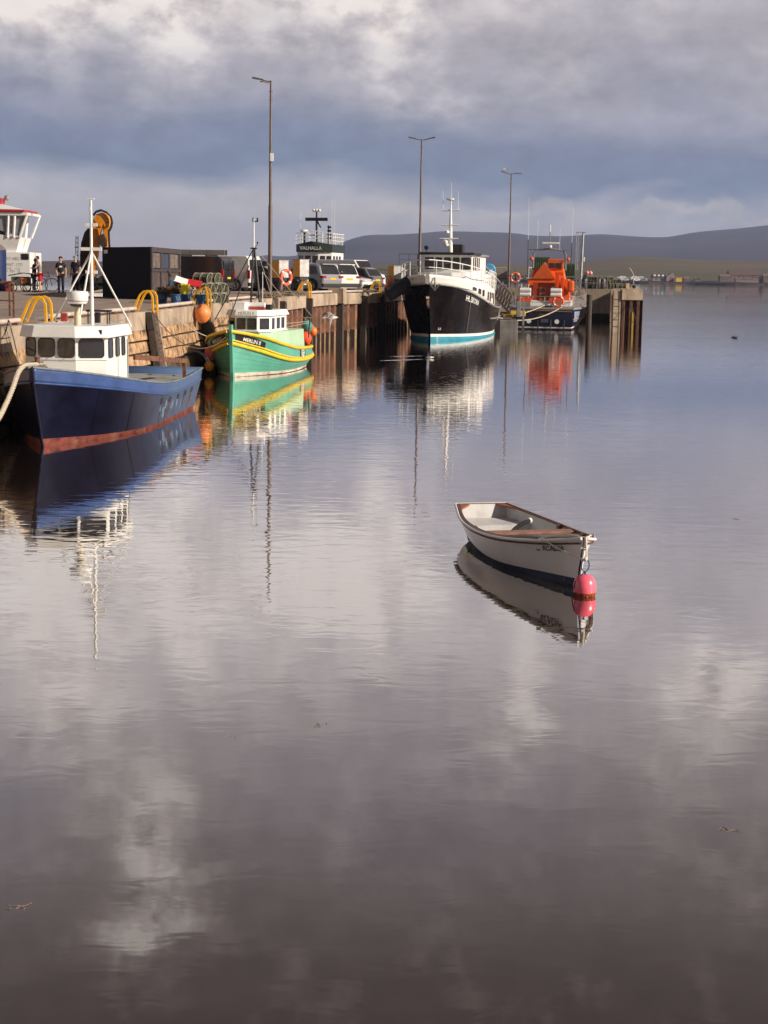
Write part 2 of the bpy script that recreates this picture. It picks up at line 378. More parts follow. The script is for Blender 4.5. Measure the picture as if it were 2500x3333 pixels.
conc = mat('weathered_concrete', (.40, .31, .23), .85, var=.3, sc=.9, bump=.5, bsc=18, streak=.6, scol=(.15, .095, .06), ssc=(1.1, 1.1, .25), thr=.5)
paleconc = mat('pale_concrete', (.46, .37, .28), .85, var=.22, sc=1.2, bump=.4, bsc=14, streak=.6, scol=(.16, .10, .06), ssc=(1.6, 1.6, .16), thr=.46)
stone = mat('quay_stone', (.42, .26, .14), .9, var=.55, sc=3.4, bump=.9, bsc=9, streak=.75, scol=(.075, .042, .024), ssc=(1.7, 1.7, .8), thr=.52)
joint = mat('dark_joint', (.035, .02, .014), .95, var=.4)
weed = mat('weed_band', (.045, .035, .012), .95, var=.6, sc=6, bump=.8)
deckm = mat('quay_surface', (.30, .235, .195), .9, var=.22, sc=.8, bump=.3, bsc=25, streak=.4, scol=(.12, .095, .08), ssc=(.8, .12, 1), thr=.5)
pilem = mat('sheet_pile_steel', (.21, .10, .06), .85, var=.45, sc=2.2, bump=.4, bsc=14, streak=.5, scol=(.05, .02, .015), ssc=(5, 5, .4))
pilelow = mat('barnacled_steel', (.30, .20, .11), .95, var=.5, sc=9, bump=.8, bsc=40, streak=.5, scol=(.06, .035, .02), ssc=(5, 5, .8))

# quay deck (one sheet with its body down to the seabed is the wall's business)
FARX = [(24, -60), (84, -60), (85, -31), (86.5, -16.9), (98, -15.6), (110, -12.6), (122, -7.5), (134, -3.5), (150, 1.0), (161, 2.0)]
mb = MB(); rows = []
for y in ys(24, 161, 2.0):
    p = edge(min(y, 149)); fx = max(-60, [interp([(a, b_) for a, b_ in FARX], y)][0]) if y > 84 else -60
    if y > 149: p = V((6.2, y, 2.8))
    rows.append([V((lerp(fx, p.x - .02, k / 6), y, p.z)) for k in range(7)])
mb.grid(rows); dk = mb.build('quay_deck', deckm); struct(dk)
mb = MB(); rr = []                                   # back face of the quay
for r in rows: rr.append([r[0], V((r[0].x, r[0].y, -5))])
mb.grid(rr); tag(mb.build('quay_back_wall', conc), 'rear wall of the quay dropping to the water behind the parked cars', 'wall')

# ---- stone wall
sw = thing('stone_quay_wall', 'weathered stone block quay wall with concrete capping beside the blue boat', 'quay wall')
mb = MB()
for y0, y1 in zip(ys(24, YSTONE, 1.0)[:-1], ys(24, YSTONE, 1.0)[1:]):
    pa, aa, na = frame(y0); pb, ab, nb = frame(y1)
    mb.add([V((pa.x, pa.y, -3)) + na * .72, V((pb.x, pb.y, -3)) + nb * .72, V((pb.x, pb.y, pb.z - .05)) - nb * .13, V((pa.x, pa.y, pa.z - .05)) - na * .13], [(0, 1, 2, 3)])
mb.build('joint_backing', joint, sw)
mb = MB(); rs = random.Random(3)
hcap = .62
courses = [(1.86, 1.50), (1.48, 1.06), (1.04, .66), (.64, .22), (.20, -.3)]
mbw = MB()
def cj(z, y): return z + (noise.noise(V((y * .22, z * 7.7, 1))) * .05 if z < 1.8 else 0)
for ci, (zt, zb) in enumerate(courses):
    y = 24 + rs.random()
    while y < YSTONE:
        L = rs.uniform(1.3, 3.3); y2 = min(y + L, YSTONE); pa, aa, na = frame(y); pb, ab, nb = frame(y2); sc_ = edge(y).z - 2.44
        k0, k1 = rs.uniform(-.02, .03), rs.uniform(-.02, .03); g = .014; jz = rs.uniform(-.03, .03); jt = rs.uniform(-.02, .02)
        A = V((pa.x, pa.y, 0)) + aa * g; B = V((pb.x, pb.y, 0)) - ab * g
        zz = [cj(round(zb - .01, 1), y) + sc_ + .004, cj(round(zt + .01, 1), y) + sc_ - .012]; m_ = .028
        vs = []
        for (P_, nn, kk, sg) in ((A, na, k0, 1), (B, nb, k1, -1)):
            for z in zz: vs.append(V((P_.x, P_.y, z)) - nn * .30 + nn * .16 * (2 - z))
            for zi, z in enumerate(zz): vs.append(V((P_.x, P_.y, z + (m_ if zi == 0 else -m_))) + nn * (kk + .16 * (2 - z)) + aa * (m_ * sg))
        # A: 0 low back,1 high back,2 low front,3 high front ; B: 4..7
        (mbw if ci >= 3 else mb).add(vs, [(2, 6, 7, 3), (0, 4, 6, 2), (1, 3, 7, 5), (0, 2, 3, 1), (4, 5, 7, 6)])
        y = y2
mb.build('stone_blocks', stone, sw)
mbw.build('weedy_blocks', mat('weedy_stone', (.075, .050, .024), .95, var=.6, sc=3, bump=.9, bsc=12, streak=.6, scol=(.20, .14, .03), ssc=(2, 2, 3), thr=.55), sw)
mb = MB(); cy = 24.0
while cy < YSTONE:
    y2 = min(cy + 2.1, YSTONE); pa, aa, na = frame(cy); pb, ab, nb = frame(y2)
    for (P_, n_, a_) in ((pa, na, aa),): pass
    A = pa + aa * .012; B = pb - ab * .012
    vs = [A + na * .03, B + nb * .03, B - nb * .5, A - na * .5]; zl = -hcap + .02
    mb.add([v + V((0, 0, zl)) for v in vs] + [v + V((0, 0, .004)) for v in vs], [(3, 2, 1, 0), (4, 5, 6, 7), (0, 1, 5, 4), (1, 2, 6, 5), (2, 3, 7, 6), (3, 0, 4, 7)])
    cy = y2
mb.build('concrete_capping', conc, sw)

# ---- sheet pile wall with concrete coping beams
sp = thing('sheet_pile_wall', 'rusty corrugated sheet pile wall under concrete coping beams behind the flying gull', 'quay wall')
YE = 149
def pile_pts(y0, y1, per=1.3, dep=.5, shift=0.):
    pts = []; y = y0; 
    while y < y1:
        for fr, d in ((0, 0), (.30, 0), (.44, -dep), (.86, -dep)):
            yy = y + fr * per
            if yy > y1: break
            p, a, n = frame(yy); q = V((p.x, p.y, 0)) + n * (d + shift); pts.append(q)
        y += per
    return pts
pp = pile_pts(YSTONE, YE)
mf, mr, ml_ = MB(), MB(), MB()
for i in range(len(pp) - 1):
    a, c = pp[i], pp[i + 1]; k = i % 4
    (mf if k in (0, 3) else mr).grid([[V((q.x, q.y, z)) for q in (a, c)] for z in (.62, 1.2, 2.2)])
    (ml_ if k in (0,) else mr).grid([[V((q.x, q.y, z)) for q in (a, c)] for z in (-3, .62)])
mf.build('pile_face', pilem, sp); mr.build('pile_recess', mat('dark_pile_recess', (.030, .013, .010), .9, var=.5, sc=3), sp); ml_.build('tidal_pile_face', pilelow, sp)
for (a0, a1) in ((76.2, 82.6), (83.4, 91.3), (92.0, 95.8), (96.2, 100.5), (101.1, 111), (111.4, 120), (120.4, 130), (130.4, 140), (140.4, 149)):
    mb = MB(); rws = []
    for y in ys(a0, a1, 1.0):
        p, a, n = frame(y); rws.append([p + n * .12 + V((0, 0, -.62)), p + n * .12 + V((0, 0, -.03)), p + n * .07 + V((0, 0, .02)), p - n * .5 + V((0, 0, .02)), p - n * .5 + V((0, 0, -.62))])
    mb.grid(rws, closed=True); n = len(rws)
    mb.add(rws[0], [tuple(range(5))]); mb.add(rws[-1], [tuple(range(5))])
    mb.build('coping_beam', conc, sp)
p, a, n = frame(91.65)
MB().box(p + n * .02 + V((0, 0, -.12)), (.9, .75, .85), atan2(a.y, a.x) - pi / 2).build('concrete_block', paleconc, sp)
# dark fender timbers let into the sheet piles
for i, y in enumerate((76.6, 83.0, 91.7, 96.0, 100.8)):
    p, a, n = frame(y)
    o = MB().box((0, 0, 0), (.36, .36, 3.6), atan2(a.y, a.x)).build('fender_timber', timber); o.location = p + n * .2 + V((0, 0, -1.95))
    tag(o, ['dark vertical fender timber just left of the pile wall ladder hoop by the lifebuoy', 'dark fender timber under the ladder hoop nearest the silver car',
            'dark fender timber in the gap under the concrete block', 'dark fender timber right of the concrete block on the pile wall', 'dark fender timber under the far ladder hoop by the black ship'][i], 'fender', 'fender timbers on the pile wall')

# ---- far concrete arm with its finger
ar = thing('concrete_pier', 'pale stained concrete pier arm ending in a finger with rusty piles at its head', 'pier')
ang = radians(-8)
MB().prism([(6.2, 151.6), (21.6, 149.2), (22.9, 158.5), (1.0, 161.3)], -4, 2.86).build('pier_body', paleconc, ar)
MB().prism([(17.45, 120.3), (19.0, 120.7), (23.2, 149.0), (21.5, 149.19)], -4, 3.02).build('pier_finger', paleconc, ar)
MB().prism([(6.15, 151.45), (21.55, 149.05), (21.56, 149.18), (6.17, 151.58)], -3, .62).build('dark_tidal_band', weed, ar)
# head of the finger: pale corner pier, concrete cap and rusty piles under it
MB().prism([(16.62, 119.75), (17.42, 119.85), (17.4, 120.6), (16.66, 120.5)], -4, 3.02).build('corner_pier', paleconc, ar)
MB().prism([(17.43, 119.7), (19.0, 119.9), (19.05, 120.68), (17.43, 120.29)], 2.28, 3.04).build('head_cap', conc, ar)
mb = MB(); pts = []
x = 17.46
while x < 18.7:
    for fr, d in ((0, 0), (.18, 0), (.26, .35), (.5, .35)):
        pts.append(V((x + fr, 119.8 + (x + fr - 17.4) * .1 + d * .5, 0)))
    x += .56
pts += [V((19.02, 119.95, 0)), V((19.12, 121.0, 0)), V((23.35, 149, 0))]
mb.grid([[V((q.x, q.y, z)) for q in pts] for z in (-3, 2.27)]); mb.build('rusty_head_piles', mat('head_pile_steel', (.085, .035, .022), .9, var=.6, sc=3, streak=.6, scol=(.26, .15, .08), ssc=(6, 6, .3), thr=.55), ar)
mb = MB()
for x in (17.55, 18.3): mb.box((x, 119.9, .55), (.14, .14, 1.7))
mb.build('weed_patches', mat('yellow_weed', (.42, .28, .04), .9, var=.5, sc=8), ar)
mb = MB()
for z in (.3, .8, 1.3, 1.8, 2.3): mb.cyl((16.75, 119.55, z), (17.2, 119.6, z), .03)
for x in (16.75, 17.2): mb.cyl((x, 119.55 + (x - 16.75) * .1, 0), (x, 119.55, 2.9), .035)
o = mb.build('wall_ladder', timber); tag(o, 'stained ladder on the pale corner of the far pier head', 'ladder')
o = MB().cyl(gz(1915, 1088) + V((0, 0, -4)), gz(1915, 1088) + V((0, 0, 2.72)), .19, n=14).build('mooring_pile', timber, smooth=True); tag(o, 'tall dark free standing mooring pile between lifeboat and pier head', 'pile')

# ---- terrain
def ridge(name, pts, Yr, Yb, mat_, depth=1500, base=0., amp=6, nx=160, rough=60, shorewob=12):
    x0, x1 = pts[0][0], pts[-1][0]; rows = []; K = 12
    prof = []
    for i in range(nx + 1):
        px = lerp(x0, x1, i / nx); prof.append(at(px, interp(pts, px), Yr))
    for k in range(K + 1 + 5):
        u = k / K; row = []
        for i, q in enumerate(prof):
            if u <= 1:
                y = lerp(Yb, Yr, u); x = q.x * y / Yr; s_ = u ** .85
                if k == 0: z = -1.5; y += noise.noise(V((x / 90, 3, Yb))) * shorewob
                else: z = base + (q.z - base) * (sin(s_ * pi / 2)) + noise.noise(V((x / rough, y / rough, Yb * .01))) * amp * min(1, u * 2) * (1 - u * .7)
            else:
                y = Yr + (u - 1) * depth * 2; x = q.x * y / Yr; z = q.z * (1 - (u - 1) * 1.6) 
            row.append(V((x, y, z)))
        rows.append(row)
    mb = MB(); mb.grid(rows); o = mb.build(name, mat_, smooth=True); struct(o); return o
moor = mat('moorland', (.075, .062, .062), 1, var=.3, sc=.0016, streak=.4, scol=(.13, .085, .06), ssc=(.002, .001, .001), spec=.1)
field = mat('rough_pasture', (.135, .11, .058), 1, var=.35, sc=.006, streak=.6, scol=(.15, .10, .055), ssc=(.004, .012, .02), thr=.48, spec=.1)
def patchwork(m, sc, amt, c1, c2):
    b = NB(m.node_tree); tc = b.n('ShaderNodeTexCoord'); vo = b.n('ShaderNodeTexVoronoi'); vo.inputs['Scale'].default_value = 1; b.l(b.mapv(tc.outputs['Object'], (sc, sc * .45, sc * 3), rot=(0, 0, .4)), vo.inputs['Vector'])
    sc_ = b.n('ShaderNodeSeparateColor'); b.l(vo.outputs['Color'], sc_.inputs[0]); p = m.node_tree.nodes['Principled BSDF']
    b.l(b.mix(amt, p.inputs['Base Color'].links[0].from_socket, b.ramp(sc_.outputs[0], [(0, c1), (.5, c2), (.55, c1), (1, c2)])), p.inputs['Base Color'])
patchwork(field, .009, .5, (.10, .11, .04), (.17, .115, .065)); patchwork(moor, .0022, .35, (.05, .05, .045), (.11, .08, .075))
heath = mat('brown_heath', (.11, .07, .03), 1, var=.35, sc=.008, streak=.5, scol=(.05, .045, .015), ssc=(.01, .01, .02), spec=.1)
shorem = mat('dark_shore', (.035, .025, .018), 1, var=.5, sc=.05, spec=.1)
ridge('far_hills', [(600, 862), (760, 856), (842, 838), (864, 835), (905, 838), (947, 838), (985, 832), (1040, 818), (1095, 803), (1123, 792), (1160, 781), (1205, 773), (1300, 773), (1370, 770), (1447, 764), (1590, 766), (1680, 770), (1733, 776),
                    (1830, 779), (1960, 772), (2080, 779), (2170, 781), (2260, 768), (2380, 757), (2440, 751), (2500, 745), (2700, 738)], 8200, 4200, moor, depth=1500, amp=8, rough=260, shorewob=40)
ridge('middle_hills', [(1080, 880), (1150, 871), (1240, 862), (1420, 858), (1604, 860), (1712, 864), (1790, 861), (1864, 856), (1965, 845), (2050, 839), (2182, 843), (2315, 850), (2500, 851), (2700, 853)], 2900, 1650, field, base=3, depth=700, amp=1.5, rough=60, shorewob=10)
ridge('left_hills', [(-300, 860), (-100, 853), (97, 852), (141, 851), (185, 851), (213, 848), (260, 848), (330, 852), (420, 856), (560, 862), (700, 872), (820, 883)], 3000, 2350, heath, base=4, depth=700, amp=2, rough=60, shorewob=14)
# low dark foreshore strips
def strip_land(name, pts, w, zt, m_):
    mb = MB(); rows = []
    for (px, Y) in pts:
        q = at(px, 900, Y); j = noise.noise(V((px / 40, Y, 0)))
        rows.append([V((q.x, Y - w + j * 4, -1)), V((q.x, Y - w + 4 + j * 4, zt * .6)), V((q.x, Y, zt)), V((q.x, Y + 160, zt + 1.0)), V((q.x, Y + 300, -2))])
    mb.grid(rows); o = mb.build(name, m_, smooth=False); struct(o)
strip_land('foreshore', [(1060 + i * 30, 1490 + 30 * sin(i * .7)) for i in range(54)], 60, 2.6, shorem)
# haze
HZ = 9300
hm = bpy.data.materials.new('haze'); hm.use_nodes = True; t = hm.node_tree; t.nodes.clear(); b = NB(t)
pv = b.n('ShaderNodeVolumePrincipled'); pv.inputs['Color'].default_value = (.50, .62, 1.0, 1); pv.inputs['Density'].default_value = 1.15e-4; pv.inputs['Anisotropy'].default_value = .2
oo = b.n('ShaderNodeOutputMaterial'); b.l(pv.outputs[0], oo.inputs['Volume'])
hz = MB().bx(-9100, 9100, -80, 10500, -7, 305).build('haze', hm); hz['kind'] = 'stuff'

# ============================================================ BOATS
def window(parent, a, b_, u0, u1, z0, z1, rad=.05, lean=0., off=.006, m=glass, name='window', frame_m=rubber, fr=.012, out=None, pts=6, zf=None):
    # rounded pane on the wall that runs in plan from a to b_; out = outward direction
    a, b_ = V((a[0], a[1], 0)), V((b_[0], b_[1], 0)); d = (b_ - a); T = d.normalized(); n = V((T.y, -T.x, 0))
    if out is not None and n.dot(V((out[0], out[1], 0))) < 0: n = -n
    w = (u1 - u0) * d.length; h = z1 - z0; rad = min(rad, w / 2.1, h / 2.1); pl = []
    for cx, cz, s0 in ((w - rad, h - rad, 0), (rad, h - rad, 1), (rad, rad, 2), (w - rad, rad, 3)):
        for k in range(pts + 1):
            an = (s0 + k / pts) * pi / 2; pl.append((cx + rad * cos(an), cz + rad * sin(an)))
    def P(x, z, o): 
        zz = z0 + z
        return a + d * u0 + T * x + n * (o + lean * z) + V((0, 0, zz + (zf(u0 + x / d.length) if zf else 0)))
    mb = MB(); N = len(pl); mb.add([P(x, z, off) for x, z in pl] + [P(x, z, off - .03) for x, z in pl], [tuple(range(N)), tuple(range(2 * N - 1, N - 1, -1))] + [(i, (i + 1) % N, N + (i + 1) % N, N + i) for i in range(N)])
    o = mb.build(name, m, parent)
    if fr: MB().tube([P(x, z, off) for x, z in pl], fr, 5, closed=True).build('frame', frame_m, o)
    return o
def house(name, m, parent, poly, z0, z1, taper=0., c=None, bevel=.015, solid=0):
    c = c or (sum(p[0] for p in poly) / len(poly), sum(p[1] for p in poly) / len(poly))
    k = 1 - taper; mb = MB(); n = len(poly)
    mb.add([V((x, y, z0)) for x, y in poly] + [V((c[0] + (x - c[0]) * k, c[1] + (y - c[1]) * k, z1)) for x, y in poly],
           [tuple(range(n - 1, -1, -1)), tuple(range(n, 2 * n))] + [(i, (i + 1) % n, n + (i + 1) % n, n + i) for i in range(n)])
    return mb.build(name, m, parent, bevel=bevel)
def invt(o):
    M = Matrix.Translation(o.location) @ o.rotation_euler.to_matrix().to_4x4(); return M.inverted()
def railing(name, m, parent, path, h, n_post, bars=3, r=.02, rp=None):
    mb = MB(); path = [V(p) for p in path]
    for k in range(bars):
        z = h * (k + 1) / bars; mb.tube([p + V((0, 0, z)) for p in path], r if k == bars - 1 else r * .7, 6)
    # posts evenly by path length
    L = [0]
    for i in range(1, len(path)): L.append(L[-1] + (path[i] - path[i - 1]).length)
    for k in range(n_post):
        s_ = L[-1] * k / max(1, n_post - 1)
        for i in range(1, len(path)):
            if L[i] >= s_ - 1e-6:
                u = (s_ - L[i - 1]) / max(1e-6, L[i] - L[i - 1]); p = path[i - 1].lerp(path[i], u); break
        mb.cyl(p, p + V((0, 0, h)), rp or r * .8, n=6)
    return mb.build(name, m, parent, smooth=True)
def ring_buoy(name, label, loc, axis, R=.36, r=.075, m=None, group=None):
    t = thing(name, label, 'lifebuoy', loc, group=group); q = V(axis).to_track_quat('Z', 'Y'); om = mat('ring_orange', (.82, .13, .05), .5, var=.06); wm = cleanw
    MB().tube([q @ V((R * cos(a * pi / 12), R * sin(a * pi / 12), 0)) for a in range(24)], r, 10, closed=True).build('ring', om, t, smooth=True)
    for k in range(4):
        a0 = pi / 4 + k * pi / 2
        MB().tube([q @ V((R * cos(a0 + d), R * sin(a0 + d), 0)) for d in (-.13, 0, .13)], r * 1.06, 10).build('band', wm, t, smooth=True)
    return t

# ---------------------------------------------------------------- white rowing dinghy
dh = mat('dinghy_gelcoat', (.88, .84, .78), .32, var=.04, sc=1.5, streak=.12, scol=(.5, .42, .33), ssc=(2, 2, 1.2), coat=.3)
din = mat('dinghy_inside', (.60, .60, .60), .55, var=.1, sc=4, streak=.3, scol=(.36, .33, .30), ssc=(4, 4, 2))
dwood = mat('varnished_gunwale', (.16, .055, .03), .45, var=.3, sc=8)
dseat = mat('worn_seat_wood', (.30, .15, .10), .5, var=.25, sc=7)
dfoul = mat('blue_antifoul', (.02, .035, .075), .6, var=.4, sc=9, streak=.55, scol=(.42, .38, .32), ssc=(7, 7, 9), thr=.60)
rz = atan2(-4.49, 1.03)
sc_ = V((1.45, 23.64, 0)); bw = V((2.48, 19.15, 0))
dn = thing('rowing_dinghy', 'white rowing dinghy with brown gunwale moored to the pink buoy in open water', 'rowing boat', (sc_ + bw) / 2, rz)
DH = Hull([(-1.9, 1.85, [(0, 0), (1, 0)], [(0, -.10), (.5, -.16), (1, -.10)]),
           (-2.0, 1.98, [(0, .16), (.5, .42), (.8, .26), (1, .012)], [(0, .0), (.5, -.08), (1, -.02)]),
           (-2.12, 2.03, [(0, .30), (.3, .52), (.6, .52), (.85, .22), (1, .015)], [(0, .14), (.5, .06), (1, .13)]),
           (-2.20, 2.09, [(0, .37), (.3, .60), (.6, .60), (.85, .30), (1, .018)], [(0, .30), (.5, .24), (1, .40)]),
           (-2.28, 2.17, [(0, .39), (.3, .64), (.6, .64), (.85, .38), (1, .02)], [(0, .46), (.3, .40), (.6, .43), (.85, .55), (1, .67)])], N=40)
DH.part('antifouling', dfoul, dn, 0, 2)
DH.part('hull', dh, dn, 2, 4)
mb = MB()
for s_ in (-1, 1): DH.strip(mb, 0.15, 3.96, s_, -.03, t0=.01, t1=.985)
mb.grid([[DH.P(-1, .012, v, -.03) for v in (.2, 1, 2, 3, 3.96)], [DH.P(1, .012, v, -.03) for v in (.2, 1, 2, 3, 3.96)]])
mb.build('inside_lining', din, dn, smooth=True)
mb = MB(); 
for s_ in (-1, 1):
    mb.tube([DH.P(s_, i / 50, 4, .018) + V((0, 0, -.01)) for i in range(51)], .019, 8)
mb.tube([DH.P(-1, 0, 4) + V((-.01, 0, -.01)), DH.P(1, 0, 4) + V((-.01, 0, -.01))], .02, 8)
mb.build('rubbing_band', cleanw, dn, smooth=True)
mb = MB()
for s_ in (-1, 1): mb.tube([DH.P(s_, i / 50, 3.72, .016) for i in range(51)], .011, 6)
mb.build('lower_band', dwood, dn, smooth=True)
mb = MB()
for s_ in (-1, 1):
    rows = [[DH.P(s_, .01 + .975 * i / 40, 4, off) + V((0, 0, dz)) for i in range(41)] for off, dz in ((-.002, .004), (-.045, .006), (-.047, -.035), (-.03, -.04))]
    mb.grid(rows)
mb.build('gunwale', dwood, dn, smooth=True)
a_, b2 = DH.P(-1, 0, 4), DH.P(1, 0, 4)
mb = MB(); mb.box((a_ + b2) / 2 + V((.035, 0, -.03)), (.05, abs(a_.y - b2.y) - .03, .07)); mb.build('transom_cap', dwood, dn, bevel=.004)
for s_ in (-1, 1):
    p0 = DH.P(s_, .0, 4, -.03); p1 = DH.P(s_, .10, 4, -.03)
    MB().add([p0 + V((.06, 0, -.005)), p1 + V((0, 0, -.005)), p0 + V((.06, -s_ * .16, -.005)), p0 + V((.06, 0, -.03)), p1 + V((0, 0, -.03)), p0 + V((.06, -s_ * .16, -.03))], [(0, 1, 2), (5, 4, 3), (0, 3, 4, 1), (1, 4, 5, 2), (2, 5, 3, 0)]).build('quarter_knee', mat('bright_knee', (.30, .10, .05), .5), dn)
# stern seat, centre thwart, pads, oarlock
rows = []
for t in (.03, .08, .14, .19):
    a, c = DH.P(-1, t, 3.0, -.03), DH.P(1, t, 3.0, -.03); a.z = c.z = .27; rows.append([a, c])
mb = MB(); mb.grid(rows)
a, c = rows[-1]; mb.grid([[a, c], [V((a.x, a.y * .9, .05)), V((c.x, c.y * .9, .05))]]); mb.build('stern_seat', din, dn)
def thwart(t, w, z, name='thwart'):
    a, c = DH.P(-1, t, 3.3, -.035), DH.P(1, t, 3.3, -.035)
    return MB().box(((a.x + c.x) / 2, 0, z), (w, c.y - a.y, .032)).build(name, dseat, dn, bevel=.006)
thwart(.53, .22, .40)
mb = MB()
for t in (.03, .5): pass
rows = []
for t in (.28, .4, .6, .8, .9):
    a, c = DH.P(-1, t, 1.4, -.03), DH.P(1, t, 1.4, -.03); a.z = c.z = .06; rows.append([a, c])
mb.grid(rows); mb.build('floor_boards', mat('dinghy_floor', (.30, .29, .29), .7, var=.2, sc=5, streak=.4, scol=(.22, .2, .18)), dn)
for t in (.40, .66, .82):
    for s_ in (-1, 1):
        p = DH.P(s_, t, 3.75, -.055); MB().box(p, (.10, .05, .07), rz=0).build('rowlock_block', dwood, dn, bevel=.005)
for s_ in (-1, 1):
    p = DH.P(s_, .86, 4, -.01); MB().cyl(p + V((0, 0, -.05)), p + V((0, 0, .05)), .017, n=8).build('cleat', chrome, dn, smooth=True)
mb = MB(); pts = [DH.P(-1, t, v, .012) for t, v in ((.93, 3.72), (.955, 3.66))]
st = [DH.P(1, 1, v) for v in (4, 3.5, 3, 2.5, 2)]
mb.tube([p + V((.012, 0, 0)) for p in st], .016, 8); mb.build('stem_band', cleanw, dn, smooth=True)
mb = MB(); q = DH.P(1, 1, 3.55) + V((.03, 0, 0)); mb.tube([q + V((.035 * cos(a), 0, .035 * sin(a))) for a in [i * pi / 6 for i in range(12)]], .007, 6, closed=True); mb.build('mooring_eye', chrome, dn, smooth=True)
ink = mat('black_lettering', (.02, .015, .02), .6)
DH.lettering('RCADIA', .105, ink, dn, -1, .905, 3.42, bold=.0015, name='name_lettering')
o_mb = MB(); e = DH.P(-1, .845, 3.41, .012); T = (DH.P(-1, .85, 3.41, .012) - DH.P(-1, .82, 3.41, .012)).normalized(); U = (DH.P(-1, .8325, 3.6, .012) - DH.P(-1, .8325, 3.3, .012)).normalized()
o_mb.tube([e + T * .034 * cos(a) + U * .036 * sin(a) for a in [pi + .35 + i * .3 for i in range(9)]], .005, 4); o_mb.build('worn_letter', ink, dn)
# tiller-like bilge pump lying inside
mb = MB(); mb.tube([(-.55, -.20, .12), (-.60, -.10, .24), (-.70, .04, .33), (-.84, .20, .38), (-.98, .32, .385)], .032, 8); pmp = mb.build('bilge_pump', black, dn, smooth=True)
MB().ball((-1.02, .345, .385), .042, 12).build('pump_knob', cleanw, pmp, smooth=True)
mb = MB(); mb.tube([V((-.54, -.22, .14)) + V((.08 * cos(a), .06 * sin(a), .08 * sin(a))) for a in [i * pi / 8 for i in range(16)]], .014, 6, closed=True); mb.build('pump_collar', chrome, pmp, smooth=True)

# pink mooring buoy and its line
bp = gz(1902, 1938); by = thing('mooring_buoy', 'bright pink round mooring buoy with yellow weed at the water, beside the dinghy bow', 'buoy', bp)
pink = mat('pink_buoy', (.96, .15, .22), .3, var=.05, sc=3, coat=.3)
pr = [(.004, .262), (.05, .256), (.095, .232), (.125, .19), (.141, .14), (.143, .09), (.137, .045)]
MB().lathe([(r, z) for r, z in pr][::-1], n=28).build('float', pink, by, smooth=True)
MB().lathe([(.10, -.07), (.128, -.01), (.1375, .0455)], n=28).build('weed_band', mat('buoy_weed', (.35, .03, .01), .8, var=.3, sc=30, streak=.9, scol=(.30, .20, .01), ssc=(16, 16, 22), thr=.5, bump=1.), by, smooth=True)
bl = mat('blue_line', (.015, .06, .16), .6)
mb = MB(); cx = V((0, 0, .37)); mb.tube([cx + V((.05 * cos(a), .02 * cos(a), .075 * sin(a))) for a in [i * pi / 10 for i in range(20)]], .0075, 6, closed=True)
mb.tube([(0, 0, .255), (0, 0, .30)], .012, 6); mb.tube([(-.005, -.01, .30), (-.05, -.03, .25), (-.12, -.05, .18), (-.155, -.06, .06), (-.155, -.06, -.1)], .007, 6)
mb.build('lifting_loop', bl, by, smooth=True)
M_ = Matrix.Translation(dn.location) @ dn.rotation_euler.to_matrix().to_4x4()
bowp = M_ @ (DH.P(1, 1, 4) + V((.02, 0, .0))); cl = M_ @ (DH.P(-1, .87, 4) + V((0, -.02, .02))); topl = bp + V((0, 0, .445))
mb = MB(); mb.tube(catenary(cl, topl + V((-.02, 0, -.01)), .02), .010, 6); mb.tube(catenary(bowp, topl + V((.015, 0, 0)), .01), .010, 6); mb.tube([cl, M_ @ (DH.P(-1, .95, 4) + V((0, 0, .05))), bowp], .009, 6)
mb.tube([bowp, M_ @ (DH.P(1, .93, 4) + V((0, 0, .03))), M_ @ (DH.P(1, .87, 4) + V((0, -.05, .0)))], .009, 6); mb.ball(topl, .026, 8)
mb.tube([bowp + V((0, 0, 0)), M_ @ (DH.P(1, 1, 3.55) + V((.05, 0, 0))), M_ @ (DH.P(1, 1, 3.5) + V((.04, -.06, 0)))], .009, 6)
o = mb.build('mooring_line', mat('white_line', (.72, .66, .56), .8, var=.1, sc=60), smooth=True, loc=bowp); tag(o, 'white line from the dinghy bow to the pink buoy loop', 'rope')

# ---------------------------------------------------------------- blue fishing boat
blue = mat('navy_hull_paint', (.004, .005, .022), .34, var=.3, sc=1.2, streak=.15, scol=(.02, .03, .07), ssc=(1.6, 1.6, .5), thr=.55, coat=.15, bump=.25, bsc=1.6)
blueb = mat('blue_bulwark_paint', (.035, .075, .22), .38, var=.2, sc=2, streak=.3, scol=(.015, .03, .09), ssc=(5, 5, 2), thr=.6)
redox = mat('red_antifoul', (.19, .045, .032), .7, var=.4, sc=5, streak=.5, scol=(.34, .16, .10), ssc=(3, 3, 5))
rz = atan2(-1, -.055)
bb = thing('blue_fishing_boat', 'dark blue steel fishing boat with white wheelhouse, nearest boat at the stone wall', 'fishing boat', (-7.2, 39.9, 0), rz)
BH = Hull([(-4.8, 4.6, [(0, .1), (1, .02)], [(0, -.9), (1, -.7)]),
           (-5.35, 5.15, [(0, 1.36), (.3, 1.38), (.6, 1.32), (.8, .85), (1, .02)], [(0, -.15), (1, -.15)]),
           (-5.4, 5.33, [(0, 1.48), (.3, 1.50), (.6, 1.45), (.8, .98), (1, .02)], [(0, .09), (.5, .07), (.8, .10), (1, .17)]),
           (-5.85, 5.92, [(0, 1.60), (.3, 1.62), (.6, 1.62), (.8, 1.32), (.92, .72), (1, .03)], [(0, .80), (.3, .72), (.5, .80), (.75, 1.08), (1, 1.43)]),
           (-6.1, 5.98, [(0, 1.60), (.3, 1.58), (.6, 1.58), (.8, 1.28), (.92, .70), (1, .03)], [(0, 1.10), (.25, .98), (.5, 1.08), (.75, 1.36), (1, 1.76)])], N=40, smooth=False)
